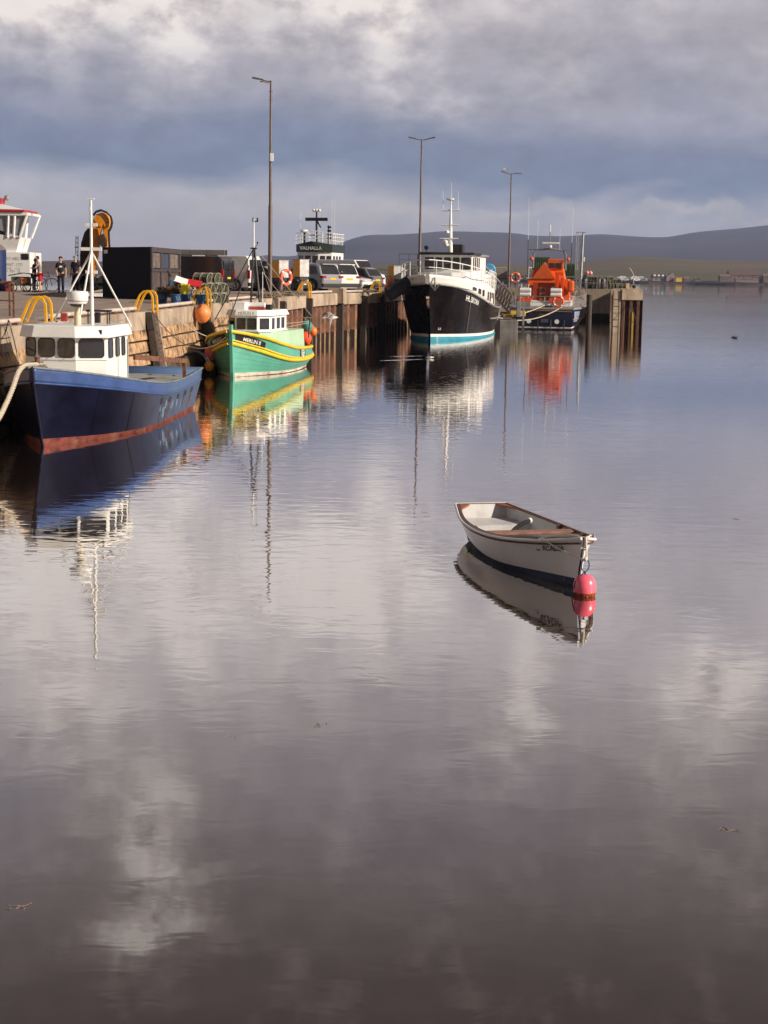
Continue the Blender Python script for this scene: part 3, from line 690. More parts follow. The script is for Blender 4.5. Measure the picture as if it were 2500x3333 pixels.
def blend_aft(m, x0, x1, c):  # mixes the base colour towards another one along the boat
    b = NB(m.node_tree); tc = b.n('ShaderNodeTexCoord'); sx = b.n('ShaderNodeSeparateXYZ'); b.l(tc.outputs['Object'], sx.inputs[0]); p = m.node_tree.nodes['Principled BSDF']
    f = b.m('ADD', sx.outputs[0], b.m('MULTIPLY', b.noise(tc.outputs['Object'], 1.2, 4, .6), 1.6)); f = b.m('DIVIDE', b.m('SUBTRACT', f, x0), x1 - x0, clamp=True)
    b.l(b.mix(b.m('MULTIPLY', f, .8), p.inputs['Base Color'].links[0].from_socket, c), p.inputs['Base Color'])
blend_aft(blue, 2.2, -1.6, (.040, .080, .17)); blend_aft(blueb, 1.6, -1.2, (.075, .13, .24))  # hull and bulwark turn a lighter blue towards the stern
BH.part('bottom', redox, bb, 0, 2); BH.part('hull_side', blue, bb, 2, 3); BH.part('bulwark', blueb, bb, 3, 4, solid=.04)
BH.rail('capping', mat('faded_cap', (.16, .19, .22), .6, var=.3, sc=6), bb, 4, .028, n=6); BH.rail('knuckle_bar', blueb, bb, 3, .022, n=6)
BH.deck('deck', mat('grey_deck', (.30, .31, .30), .8, var=.2), bb, 3, dz=.1)
mb = MB(); mb.tube([BH.P(1, 1, v) + V((.015, 0, 0)) for v in (0, 1, 2, 3, 4)], .035, 8); mb.build('stem_bar', blue, bb, smooth=True)
for k, t in enumerate((.10, .19, .28, .385, .48)):      # freeing ports, dark slots with rust under them
    for s_ in (-1, 1):
        a, b_ = BH.P(s_, t, 2.86, .006), BH.P(s_, t + .028, 2.86, .006); c, d = BH.P(s_, t + .028, 2.66, .006), BH.P(s_, t, 2.66, .006); MB().add([a, b_, c, d], [(0, 1, 2, 3)]).build('freeing_port', black, bb)
rs = random.Random(11)
for t, w, v0 in ((.105, .018, 2.05), (.20, .012, 2.3), (.395, .008, 2.02), (.425, .006, 2.02), (.36, .006, 2.3)):
    mb = MB(); ts = [t + w * k / 4 for k in range(5)]; BH.strip(mb, v0, 2.64, 1, .005, ts=ts); mb.build('rust_run', rust, bb)
scf = mat('scuffed_paint', (.14, .19, .28), .6, var=.5, sc=12, streak=.5, scol=(.45, .42, .38), ssc=(9, 9, 4), thr=.6)
for t, v, w, h in ((.30, 2.55, .012, .3), (.36, 2.5, .02, .2), (.44, 2.62, .015, .22), (.46, 2.35, .02, .25), (.24, 2.4, .008, .35), (.5, 2.5, .01, .12)):
    mb = MB(); pts = [BH.P(1, t + w * cos(a) * (.6 + .5 * rs.random()), min(2.95, v + h * sin(a) * (.6 + .5 * rs.random())), .004) for a in [i * pi / 7 for i in range(14)]]
    mb.add([BH.P(1, t, v, .004)] + pts, [(0, i + 1, (i + 1) % 14 + 1) for i in range(14)]); mb.build('scuff', scf, bb)
# wheelhouse
wp = [(3.0, -.98), (3.36, -.60), (3.42, .32), (3.12, .97), (.95, 1.0), (.95, -1.0)]
house('wheelhouse', white, bb, wp, .98, 2.38, taper=.02)
vis = [(3.14, -1.06), (3.55, -.66), (3.62, .36), (3.24, 1.06), (.85, 1.08), (.85, -1.08)]
house('roof', white, bb, vis, 2.30, 2.56, taper=.06)
MB().prism([(3.37, -.6), (3.43, .32), (3.13, .985), (3.11, .985), (3.41, .3), (3.35, -.62)], 1.79, 1.83).build('belt_rail', cleanw, bb)
for a, c, u0, u1 in ((wp[0], wp[1], .12, 1.06), (wp[1], wp[2], .10, .44), (wp[1], wp[2], .56, .93)): pass
fw_ = [wp[0], wp[1], wp[2], wp[3]]
window(bb, wp[0], wp[1], .16, .90, 1.86, 2.27, .08, out=(1, 0), lean=-.02)
window(bb, wp[1], wp[2], .05, .46, 1.86, 2.27, .08, out=(1, 0), lean=-.02)
window(bb, wp[1], wp[2], .55, .97, 1.85, 2.27, .08, out=(1, 0), lean=-.02)
window(bb, wp[2], wp[3], .12, .90, 1.84, 2.27, .08, out=(1, 0), lean=-.02)
for u0, u1 in ((.08, .26), (.40, .56), (.68, .82)): window(bb, wp[3], wp[4], u0, u1, 1.83, 2.26, .07, out=(0, 1), lean=-.02)
for u0, u1 in ((.08, .3), (.42, .6), (.7, .85)): window(bb, wp[0], wp[5], u0, u1, 1.83, 2.26, .07, out=(0, -1), lean=-.02)
MB().bx(2.6, 4.15, -.72, .5, 1.1, 1.42).build('foredeck_hatch', white, bb, bevel=.03)
# radar, mast tripod, roof boxes
B0 = invt(bb)
def bl_(px, py, y): return B0 @ at(px, py, y)
rd = bl_(253, 1049, 37.2); rt_ = bl_(252, 985, 37.2)
o = MB().cyl((rd.x, rd.y, 2.5), (rd.x, rd.y, rt_.z + .05), .085, .07, n=14).build('radar_pedestal', mat('cream_paint', (.66, .58, .42), .5), bb, smooth=True)
z0 = bl_(252, 980, 37.2).z
ra = MB().lathe([(.10, z0 - .10), (.20, z0 - .06), (.245, z0), (.25, z0 + .18), (.24, z0 + .22), (.0, z0 + .24)], (rd.x, rd.y, 0), 26).build('radar_dome', cleanw, bb, smooth=True)
MB().lathe([(.09, z0 - .13), (.15, z0 - .12), (.2, z0 - .05), (.251, z0 + .01), (.252, z0 - .0)], (rd.x, rd.y, 0), 26).build('dome_base', black, ra, smooth=True)
mk = bl_(300, 1040, 37.6); mt = bl_(297, 647, 37.6); mm = bl_(298, 818, 37.6)
mb = MB(); mb.cyl((mk.x, mk.y, 2.5), (mk.x, mk.y, mt.z), .045, .028, n=10)
for (px, py, y) in ((176, 1043, 37.6), (427, 1062, 38.9), (255, 1050, 38.6), (262, 1024, 37.0)):
    p = bl_(px, py, y); mb.cyl((mk.x, mk.y, mm.z), p, .022, n=8)
for (xa, xb, py) in ((279, 317, 730), (263, 332, 809), (279, 317, 884), (287, 333, 958)):
    a, c = bl_(xa, py, 37.6), bl_(xb, py + 3, 37.6); mb.box((a + c) / 2, (.05, abs((a - c).length), .075), 0)
mb.box((mk.x, mk.y, mt.z), (.06, .16, .03)); mb.build('mast', white, bb, smooth=True)
for (py) in (685,):
    p = bl_(293, py, 37.6); MB().cyl(p, p + V((0, 0, .08)), .03).build('mast_light', cleanw, bb, smooth=True)
g = bl_(318, 1050, 38.2)
mb = MB()
for dx, dy in ((-.12, -.2), (.12, -.2), (-.12, .26), (.12, .26)): mb.cyl((g.x + dx, g.y + dy, 2.5), (g.x + dx, g.y + dy, g.z + .28), .016, n=6)
mb.box((g.x, g.y + .03, g.z + .28), (.28, .56, .05)); mb.box((g.x, g.y, g.z + .12), (.2, .1, .25)); mb.build('exhaust_guard', black, bb)
mb = MB(); mb.bx(3.25, 3.32, .83, .90, 2.38, 2.48); mb.build('side_lamp', black, bb)
MB().tube([(2.9, -1.0, 2.60), (2.9, -1.0, 2.68), (1.0, -1.0, 2.68), (1.0, -1.0, 2.60)], .012, 6).build('roof_handrail', galv, bb, smooth=True); MB().tube([(2.9, .98, 2.60), (2.9, .98, 2.66), (1.0, .98, 2.66), (1.0, .98, 2.60)], .012, 6).build('roof_handrail', galv, bb, smooth=True)
for x_, y_ in ((3.43, -.25), (3.46, .15)): MB().tube([(x_, y_, 1.84), (x_ + .01, y_ + .09, 2.0), (x_ + .01, y_ + .1, 2.12)], .006, 4).build('wiper', black, bb)
MB().bx(1.02, 1.08, 1.0, 1.012, 1.02, 2.2).build('door_edge', mat('seam_grey', (.35, .33, .3), .7), bb); MB().bx(2.1, 2.11, .995, 1.006, 1.0, 2.28).build('panel_seam', mat('seam_grey', (.35, .33, .3), .7), bb)
for s_ in (-1, 1):
    for t in (.22, .5, .72, .86): MB().tube([BH.P(s_, t, v, .004) for v in (2.02, 2.5, 2.98)], .004, 4).build('weld_seam', blue, bb)
# aft gear
mb = MB(); a, c = bl_(437, 1162, 40.3), bl_(605, 1175, 44.2); d = (c - a); mb.box((a + c) / 2, (d.length, .06, .13), atan2(d.y, d.x), 0, -math.asin(d.z / d.length)); mb.build('rusty_beam', rust, bb)
mb = MB(); a = bl_(600, 1180, 44.2); mb.box((a.x, a.y, .95), (.09, .09, .9)); mb.build('beam_post', rust, bb)
c = bl_(630, 1190, 44.8); mb = MB()
mb.tube([c + V((0, .38 * cos(a), .34 * sin(a) + .05)) for a in [i * pi / 10 for i in range(11)]], .02, 6); mb.tube([c + V((-.3, .38 * cos(a), .34 * sin(a) + .05)) for a in [i * pi / 10 for i in range(11)]], .02, 6)
mb.cyl(c + V((0, -.35, .2)), c + V((-.3, -.35, .2)), .02); mb.cyl(c + V((0, .35, .2)), c + V((-.3, .35, .2)), .02); mb.build('stern_hoops', black, bb, smooth=True)
mb = MB(); mb.cyl((1.2, .45, .95), (1.2, .45, 1.45), .2, n=16); dr = mb.build('blue_drum', mat('drum_blue', (.01, .05, .20), .4), None, loc=(0, 0, 0))
dr.location = bb.location; dr.rotation_euler = bb.rotation_euler; bpy.data.objects.remove(dr)
# bollard, coil, bow roller fender
c = bl_(122, 1190, 34.9); mb = MB(); mb.cyl((c.x, c.y, 1.2), (c.x, c.y, c.z + .17), .055, n=12); mb.cyl((c.x, c.y, c.z + .16), (c.x, c.y, c.z + .19), .075, n=12); mb.cyl((c.x, c.y - .13, c.z + .08), (c.x, c.y + .13, c.z + .08), .012); mb.build('bollard', rust, bb, smooth=True)
mb = MB()
for k in range(5): mb.tube([V((c.x + .05, c.y, c.z - .10 + k * .025)) + V(((.16 - k * .015) * cos(a), (.26 - k * .02) * sin(a), .02 * sin(3 * a + k))) for a in [i * pi / 12 for i in range(24)]], .022, 6, closed=True)
mb.build('rope_coil', mat('dirty_rope', (.20, .17, .13), .9, var=.3, sc=30), bb, smooth=True)
# thick mooring rope leaving the picture
Mw = bb.matrix_basis.copy() if False else Matrix.Translation(bb.location) @ bb.rotation_euler.to_matrix().to_4x4()
pts = [Mw @ (c + V((.0, 0, .02))), at(82, 1191, 34.2), at(60, 1212, 33.6), at(42, 1262, 33.0), at(18, 1318, 32.4), at(-12, 1372, 31.6), at(-80, 1440, 30.2), at(-170, 1440, 28.5), at(-260, 1380, 27.5)]
ctr = []
for i in range(len(pts) - 1):
    for k in range(8): ctr.append(V([interp([(j, pts[j][q]) for j in range(len(pts))], i + k / 8) for q in range(3)]))
mb = MB(); pv = V((1, 0, 0)); acc = 0
for st_ in range(3):
    P_ = []; acc = 0
    for i in range(len(ctr)):
        if i: acc += (ctr[i] - ctr[i - 1]).length
        t_ = (ctr[min(i + 1, len(ctr) - 1)] - ctr[max(i - 1, 0)]).normalized(); a = t_.orthogonal().normalized(); b_ = t_.cross(a)
        P_.append((ctr[i], t_, acc))
    fine = []; n_ = 420
    tot = acc
    for k in range(n_ + 1):
        s_ = tot * k / n_; j = max(i for i in range(len(P_)) if P_[i][2] <= s_ + 1e-9); j2 = min(j + 1, len(P_) - 1)
        u = 0 if j == j2 else (s_ - P_[j][2]) / max(1e-6, P_[j2][2] - P_[j][2]); c0 = P_[j][0].lerp(P_[j2][0], u); t_ = P_[j][1].lerp(P_[j2][1], u).normalized()
        x = V((0, 0, 1)).cross(t_).normalized(); y = t_.cross(x); an = s_ * 22 + st_ * 2 * pi / 3
        fine.append(c0 + x * .026 * cos(an) + y * .026 * sin(an))
    mb.tube(fine, .031, 7)
o = mb.build('mooring_rope', rope_m, smooth=True, loc=pts[0]); tag(o, 'thick twisted cream rope running from the blue boat bow out of the picture', 'rope')

# ---------------------------------------------------------------- green boat with yellow bands
gr = mat('sea_green_paint', (.12, .43, .32), .36, var=.08, sc=1.4, streak=.25, scol=(.12, .42, .32), ssc=(2, 2, 1), thr=.55, coat=.25)
pgr = mat('pale_green_paint', (.42, .60, .42), .5, var=.06, sc=2, streak=.2, scol=(.30, .42, .30), ssc=(3, 3, .4))
ylw = mat('yellow_band_paint', (.78, .55, .02), .4, var=.12, sc=6, streak=.3, scol=(.32, .2, .03), ssc=(9, 9, 4), thr=.6)
rz = atan2(-9.33, -1.4)
mg = thing('green_fishing_boat', 'sea green fishing boat with two yellow bands and white wheelhouse, lettered K69', 'fishing boat', (-5.02, 63.7, 0), rz)
MH = Hull([(-4.2, 4.3, [(0, .05), (1, .02)], [(0, -1.0), (1, -.8)]),
           (-4.5, 4.62, [(0, .50), (.06, .88), (.2, 1.18), (.5, 1.32), (.7, 1.12), (.85, .62), (1, .02)], [(0, -.12), (1, -.12)]),
           (-4.62, 4.72, [(0, .60), (.06, 1.02), (.2, 1.30), (.5, 1.42), (.7, 1.25), (.85, .75), (1, .03)], [(0, .12), (.5, .10), (1, .16)]),
           (-4.85, 4.86, [(0, .78), (.06, 1.22), (.2, 1.50), (.5, 1.60), (.72, 1.45), (.86, .98), (.95, .42), (1, .04)], [(0, .60), (.1, .50), (.36, .43), (.62, .51), (.76, .67), (.875, .93), (1, 1.26)]),
           (-4.8, 5.0, [(0, .74), (.06, 1.18), (.2, 1.48), (.5, 1.62), (.72, 1.54), (.86, 1.14), (.95, .55), (1, .05)], [(0, .84), (.1, .84), (.36, .90), (.58, .99), (.76, 1.21), (.875, 1.47), (1, 1.72)])], N=44)
MH.part('bottom', mat('green_boat_bottom', (.14, .03, .02), .8, var=.4, sc=4), mg, 0, 1.55)
MH.part('boot_stripe', mat('boot_white', (.62, .60, .50), .6, var=.2, sc=3, streak=.75, scol=(.15, .04, .02), ssc=(1.2, 1.2, 5), thr=.46), mg, 1.55, 2)
MH.part('hull_side', gr, mg, 2, 3); MH.part('bulwark', gr, mg, 3, 4, solid=.05)
MH.rail('lower_rubbing_band', ylw, mg, 3, .066, n=8, off=.02); MH.rail('upper_rubbing_band', ylw, mg, 3.97, .062, n=8, off=.02)
for v_ in (2.18, 2.36, 2.54, 2.72): MH.rail('plank_seam', mat('seam_green', (.06, .25, .19), .6), mg, v_, .007, off=.001, n=4)
MH.rail('inner_band', ylw, mg, 3.2, .03, n=6, off=.012)
MH.deck('deck', pgr, mg, 3.5)
mb = MB(); st = [MH.P(1, 1, v) for v in (0, 1, 2, 3, 4)]; st.append(st[-1] + V((.03, 0, .22)))
rows = []
for i, p in enumerate(st): rows.append([p + V((.05, -.055, 0)), p + V((.05, .055, 0)), p + V((-.12, .075, 0)), p + V((-.12, -.075, 0))])
mb.grid(rows, closed=True); mb.add(rows[-1], [(0, 1, 2, 3)]); mb.build('stem_post', gr, mg)
cas = [(2.25, -.50), (1.75, -.92), (.5, -1.28), (-2.3, -1.34), (-2.9, -1.1), (-2.9, 1.1), (-2.3, 1.34), (.5, 1.28), (1.75, .92), (2.25, .50)]
house('deck_casing', pgr, mg, cas, .7, 1.60, taper=.03)
cab = [(2.28, -.42), (2.28, .42), (1.78, .84), (-.85, .88), (-.85, -.88), (1.78, -.84)]
house('wheelhouse', cleanw, mg, cab, 1.59, 2.24)
rf = [(2.40, -.46), (2.40, .46), (1.84, .94), (-1.0, .98), (-1.0, -.98), (1.84, -.94)]
house('roof', cleanw, mg, rf, 2.20, 2.42, taper=.08, bevel=.03)
house('casing_top', cleanw, mg, [(2.3, -.46), (2.3, .46), (1.8, .88), (-.9, .92), (-.9, -.92), (1.8, -.88)], 1.585, 1.64, bevel=.01)
w0, w1 = 1.70, 2.10
window(mg, cab[0], cab[1], .05, .44, w0, w1, .02, out=(1, 0)); window(mg, cab[0], cab[1], .54, .95, w0, w1, .02, out=(1, 0))
window(mg, cab[1], cab[2], .18, .84, w0, w1, .02, out=(1, 1)); window(mg, cab[5], cab[0], .16, .82, w0, w1, .02, out=(1, -1))
for s_ in (0, 1):
    a, c = (cab[2], cab[3]) if s_ == 0 else (cab[5], cab[4]); ou = (0, 1) if s_ == 0 else (0, -1)
    for u0, u1 in ((.06, .20), (.36, .54), (.66, .84)): window(mg, a, c, u0, u1, w0, w1, .02, out=ou)
wl = mat('white_lettering', (.85, .83, .78), .6)
for s_ in (-1, 1):                                  # black name boards on both bows
    mb = MB(); rows = []; n_ = 14
    for i in range(n_ + 1):
        t = lerp(.865, .985, i / n_); vt = 3.92 if i > 8 else lerp(3.62, 3.80, i / 8); rows.append([MH.P(s_, t, 3.26, .012), MH.P(s_, t, (3.26 + vt) / 2, .012), MH.P(s_, t, vt, .012)])
    mb.grid(rows); mb.build('name_board', black, mg)
    a = .925; e_ = .01; T = (MH.P(s_, a + e_, 3.45) - MH.P(s_, a - e_, 3.45)) / (2 * e_); U = (MH.P(s_, a, 3.55) - MH.P(s_, a, 3.35)) / .2
    text('MERLIN II', .21, wl, mg, lambda x, y: MH.P(s_, a - s_ * x / T.length, 3.46 + y / U.length, .024), name='name_lettering', bold=.004)
    tt = .44; mb = MB(); rows = [[MH.P(s_, tt + d, v, .012) for v in (3.12, 3.5, 3.93)] for d in (-.055, -.03, 0, .03, .055)]; mb.grid(rows); mb.build('number_board', black, mg)
    T2 = (MH.P(s_, tt + e_, 3.5) - MH.P(s_, tt - e_, 3.5)) / (2 * e_); U2 = (MH.P(s_, tt, 3.6) - MH.P(s_, tt, 3.4)) / .2
    text('K69', .46, wl, mg, lambda x, y: MH.P(s_, tt - s_ * x * .85 / T2.length, 3.52 + y / U2.length, .024), name='number_lettering', bold=.008)
text('MERLIN II', .15, ink, mg, lambda x, y: V((2.412, x, 2.315 + y - abs(x) * .08)), name='roof_lettering')
# roof clutter
M0 = invt(mg)
def ml(px, py, y): return M0 @ at(px, py, y)
mb = MB(); mb.bx(1.1, 2.1, -.62, -.1, 2.40, 2.72); mb.build('roof_hood', cleanw, mg, bevel=.04)
p = ml(828, 1000, 62.2); lr = MB().cyl((p.x, p.y - .32, 2.60), (p.x, p.y + .42, 2.60), .11, n=14).build('liferaft_canister', cleanw, mg, smooth=True)
MB().bx(p.x - .1, p.x + .12, p.y - .3, p.y + .42, 2.40, 2.53).build('red_cradle', mat('cradle_red', (.35, .05, .03), .6, var=.3, sc=12), mg)
p = ml(874, 1000, 62.6); MB().bx(p.x - .15, p.x + .15, p.y - .16, p.y + .12, 2.41, 2.62).build('roof_box', black, mg, bevel=.01)
mb = MB(); la, lb, ap = ml(816, 1000, 62.4), ml(848, 1000, 62.4), ml(826, 808, 62.6); lc = V((la.x - 1.1, (la.y + lb.y) / 2, 2.42))
for q in (la, lb): mb.cyl((q.x, q.y, 2.40), ap + (V((q.x, q.y, 0)) - V((ap.x, ap.y, 0))) * .12, .045, .035, n=8)
mb.cyl(lc, ap, .04, n=8); mb.cyl(ml(817, 963, 62.4), ml(846, 963, 62.4), .03, n=6)
mb.box(ap, (.14, .24, .05)); mb.cyl(ml(700, 1040, 61.8), ml(822, 815, 62.6), .02, n=6); mb.cyl(ml(742, 1050, 59.2), ml(810, 865, 61.4), .022, n=6)
mb.build('mast_tripod', black, mg, smooth=True)
tp = ml(824, 712, 62.6); mb = MB(); mb.cyl(ap, (ap.x, ap.y, tp.z), .035, .028, n=8); mb.build('mast', white, mg, smooth=True)
mb = MB(); mb.cyl((tp.x, tp.y, tp.z - .12), (tp.x, tp.y, tp.z + .04), .03); mb.cyl((tp.x, tp.y, tp.z - .1), (tp.x, tp.y + .17, tp.z - .1), .02); mb.cyl((tp.x, tp.y + .17, tp.z - .12), (tp.x, tp.y + .17, tp.z + .04), .032)
q = ml(838, 795, 62.6); mb.cyl(q, q + V((0, 0, .1)), .03); mb.cyl(q + V((0, 0, -.02)), ap, .012); mb.build('mast_lights', black, mg, smooth=True)
mb = MB(); a, c = ml(905, 1033, 65.2), ml(1016, 1034, 67.6); mb.cyl(a, c, .03, n=8); mb.cyl(ml(1010, 1034, 67.4), ml(1004, 1100, 67.4), .035, n=8); mb.build('stern_gantry', rust, mg, smooth=True)
mb = MB()
for a, c in (((842, 820, 62.6), (1014, 1028, 67.5)), ((838, 815, 62.6), (898, 1010, 65.0)), ((855, 885, 63.2), (952, 1008, 66.4)), ((904, 1055, 65), (1005, 1046, 67.2)), ((930, 1066, 66), (1005, 1050, 67.2))):
    mb.tube([ml(*a), ml(*c)], .009, 5)
mb.build('rigging', rope_m, mg)
mb = MB(); mb.cyl(ml(855, 1060, 62.2), ml(855, 885, 63.2), .012, n=6); mb.build('whip_aerial', cleanw, mg)
rs = random.Random(5); mb = MB()
for k in range(16):
    c0 = V((3.0 + rs.uniform(-.5, .7), rs.uniform(-.5, .5), 1.30 + rs.uniform(0, .15))); mb.tube([c0 + V((.16 * cos(a), .2 * sin(a), .04 * sin(2 * a + k))) for a in [i * pi / 6 for i in range(12)]], .018, 5, closed=True)
o = mb.build('net_heap', mat('green_net', (.06, .07, .03), .95, var=.5, sc=30), mg)

# fenders and buoys round the green boat
def buoy(name, label, loc, r, m, sz=1.08, cat='buoy', group=None, line=None, tilt=(0, 0, 1)):
    t = thing(name, label, cat, loc, group=group)
    MB().ball((0, 0, 0), r, 24, sz, .12, tilt).build('float', m, t, smooth=True)
    ax = V(tilt).normalized()
    MB().cyl(ax * r * sz * .96, ax * (r * sz + r * .28), r * .18, r * .12, 10).build('eye_stem', m if m is not orange else mat('eye_blue', (.02, .05, .1), .6), t, smooth=True)
    if line: MB().tube([ax * (r * sz + r * .2), V(line) * .5 + V((0, 0, -.05)), V(line)], .014, 6).build('hanging_line', rope_d, t, smooth=True)
    return t
pt = edge(60.5); q = at(659, 1021, 61.6); top = V((q.x, q.y, 2.75))
buoy('fender_buoy', 'large faded orange buoy hanging high at the quay edge beside the lobster pots', q, .33, orange, 1.12, line=(-.35, .8, .55))
q = at(684, 1152, 60.6); buoy('fender_buoy', 'faded red round fender high on the bow of the green boat, against the ladder', q, .23, mat('faded_red', (.62, .12, .09), .5, var=.15, sc=4), 1.25, 'fender', line=(.25, .05, .75))
q = at(700, 1172, 61.2); buoy('fender_buoy', 'dark red fender half hidden between the green hull and the wall', q, .22, mat('deep_red', (.45, .02, .015), .5), 1.2, 'fender', line=(.2, .0, .8))
q = at(681, 1192, 60.4); buoy('fender_buoy', 'round yellow fender just above the water at the green boat bow', q, .19, mat('yellow_float', (.80, .36, .02), .45, var=.1), 1.05, 'fender', line=(.3, .05, 1.0))
q = at(1000, 1062, 68.2); buoy('fender_buoy', 'sea green fender on the stern of the green boat above the red one', q, .24, mat('teal_float', (.05, .26, .24), .5, var=.15, sc=6), 1.2, 'fender', tilt=(-.3, 0, 1))
q = at(994, 1101, 68.0); buoy('fender_buoy', 'bright red fender hanging on the stern quarter of the green boat', q, .27, redbuoy, 1.1, 'fender', tilt=(-.4, -.2, 1))
q = at(1019, 1078, 68.8); buoy('fender_buoy', 'small orange fender behind the green one on the green boat stern', q, .18, mat('bright_orange_float', (.9, .2, .03), .4), 1.1, 'fender')

# ---------------------------------------------------------------- black ship
blk = mat('gloss_black_hull', (.006, .004, .004), .26, var=.3, sc=1.2, spec=.22, streak=.15, scol=(.06, .045, .04), ssc=(1.5, 1.5, .3))
teal = mat('teal_antifoul', (.02, .26, .36), .5, var=.2, sc=2)
greyp = mat('grey_steel_paint', (.24, .235, .235), .5, var=.12)
rz = atan2(-16.2, -3.05)
hk = thing('black_ship', 'tall black and white survey ship with bow railings and white mast, bow towards the viewer', 'ship', (4.07, 103.3, 0), rz)
HH = Hull([(-7.6, 7.6, [(0, .1), (1, .02)], [(0, -1.8), (1, -1.6)]),
           (-8.2, 8.15, [(0, 1.8), (.3, 2.2), (.6, 2.1), (.8, 1.58), (.92, .92), (1, .05)], [(0, -.2), (1, -.2)]),
           (-8.25, 8.25, [(0, 1.85), (.3, 2.25), (.6, 2.14), (.8, 1.63), (.92, .96), (1, .06)], [(0, .09), (.6, .15), (1, .26)]),
           (-8.27, 8.3, [(0, 1.88), (.3, 2.28), (.6, 2.17), (.8, 1.66), (.92, .99), (1, .06)], [(0, .27), (.6, .32), (1, .42)]),
           (-8.45, 8.9, [(0, 2.1), (.3, 2.42), (.6, 2.38), (.8, 1.9), (.92, 1.12), (1, .08)], [(0, 1.1), (.5, 1.1), (.8, 1.5), (1, 1.9)]),
           (-8.6, 9.5, [(0, 2.2), (.1, 2.4), (.3, 2.50), (.6, 2.56), (.78, 2.2), (.88, 1.6), (.95, .95), (1, .10)], [(0, 1.85), (.1, 1.78), (.27, 1.85), (.5, 2.12), (.65, 2.42), (.83, 2.93), (.9, 3.14), (1, 3.32)]),
           (-8.6, 9.75, [(0, 2.2), (.1, 2.4), (.3, 2.50), (.6, 2.60), (.78, 2.28), (.88, 1.72), (.95, 1.05), (1, .12)], [(0, 2.6), (.33, 3.02), (.6, 3.3), (.83, 3.62), (1, 3.90)])], N=44)
HH.part('bottom', teal, hk, 0, 2); HH.part('white_boot_stripe', cleanw, hk, 2, 3); HH.part('hull_side', blk, hk, 3, 5)
mb = MB()
for s_ in (-1, 1): HH.strip(mb, 5, 6, s_, t0=.325)
mb.build('white_bulwark', white, hk, smooth=True, solid=.05)
HH.rail('grey_capping', greyp, hk, 5.02, .07, t0=0, t1=.52, n=6); HH.deck('deck', greyp, hk, 5, dz=-.25, t1=.34)
HH.deck('foredeck', greyp, hk, 6, dz=-.55, t0=.33, inset=.06)
mb = MB()
for s_ in (-1, 1): mb.tube([HH.P(s_, lerp(0, .46, i / 20), 4.25, .03) + V((0, 0, -.12 + .0 * i)) for i in range(21)], .055, 6)
mb.build('rubbing_strake', greyp, hk, smooth=True)
mb = MB()
for s_ in (-1, 1):
    for t in (.06, .10): mb.tube([HH.P(s_, t, v, .03) for v in (3.8, 4.3, 5)], .045, 6)
mb.build('side_fender_bars', greyp, hk, smooth=True)
a_ = .80
for s_ in (-1, 1): HH.lettering('HUSKYAN', .50, wl, hk, s_, .775, 4.68, shear=.2, bold=.006, name='name_lettering')
HH.lettering('2.0', .2, wl, hk, 1, .965, 3.28, name='draught_mark'); HH.lettering('1.8', .15, wl, hk, 1, .975, 1.72, name='draught_mark'); HH.lettering('1.6', .16, wl, hk, 1, .975, 1.35, name='draught_mark')
# side windows in the white bulwark
for t, w, v0, v1 in ((.775, .018, 5.25, 5.5), (.715, .016, 5.2, 5.55), (.66, .014, 5.2, 5.6), (.56, .014, 5.15, 5.65), (.50, .014, 5.15, 5.7), (.44, .014, 5.4, 5.72), (.38, .012, 5.1, 5.75)):
    for s_ in (-1, 1):
        mb = MB(); mb.grid([[HH.P(s_, t + d * w, lerp(v0, v1, k / 3), .035) for d in (-1, -.5, 0, .5, 1)] for k in range(4)]); mb.build('side_window', glass, hk)
H0 = invt(hk)
def hl(px, py, y): return H0 @ at(px, py, y)
hc = [(1.6, -1.54), (1.75, -.8), (1.75, .8), (1.6, 1.54), (-4.6, 1.62), (-4.6, -1.62)]
house('lower_house', cleanw, hk, [(3.9, -1.5), (4.3, -.7), (4.3, .7), (3.9, 1.5), (-5.2, 1.95), (-5.2, -1.95)], 2.9, 4.05)
house('wheelhouse', white, hk, hc, 4.0, 5.2)
house('roof', black, hk, [(2.2, -1.75), (2.4, -.9), (2.4, .9), (2.2, 1.75), (-.6, 1.85), (-.6, -1.85)], 5.14, 5.30, bevel=.03)
house('aft_roof', greyp, hk, [(-.6, -1.7), (-.6, 1.7), (-5.0, 1.78), (-5.0, -1.78)], 5.1, 5.24, bevel=.03)
for k, (a, c, u0, u1) in enumerate(((hc[0], hc[1], .1, .9), (hc[1], hc[2], .02, .28), (hc[1], hc[2], .37, .63), (hc[1], hc[2], .72, .98), (hc[2], hc[3], .1, .9))):
    window(hk, a, c, u0, u1, 4.25, 4.98, .08, out=(1, 0))
for s_ in (1, -1):
    a, c = ((1.6, 1.54 * s_), (-4.6, 1.62 * s_))
    for k in range(4): window(hk, a, c, .07 + k * .13, .14 + k * .13, 4.2, 5.0, .06, out=(0, s_))
# bow rail following the bulwark
pth = [HH.P(-1, t, 6, -.05) for t in (.55, .65, .75, .83, .9, .95, .985)] + [HH.P(1, 1, 6) + V((-.05, 0, 0))] + [HH.P(1, t, 6, -.05) for t in (.985, .95, .9, .83, .75, .65, .55, .45, .35)]
railing('bow_railing', cleanw, hk, pth, .85, 19, 2, .03)
for s_ in (-1, 1):
    pth = [V((-2.2, 2.2 * s_, 3.1)), V((-5.6, 2.2 * s_, 2.95))]; railing('side_railing', cleanw, hk, pth, 1.15, 6, 4, .03)
mb = MB(); 
for k in range(3): 
    p = hl(1561 + k * 9, 905 + 4 * k, 109); 
    o = mb.cyl(p, p + V((0, .1, 0)), .16, n=12)
mb.build('red_ring_rack', mat('ring_orange', (.82, .13, .05), .5), hk)
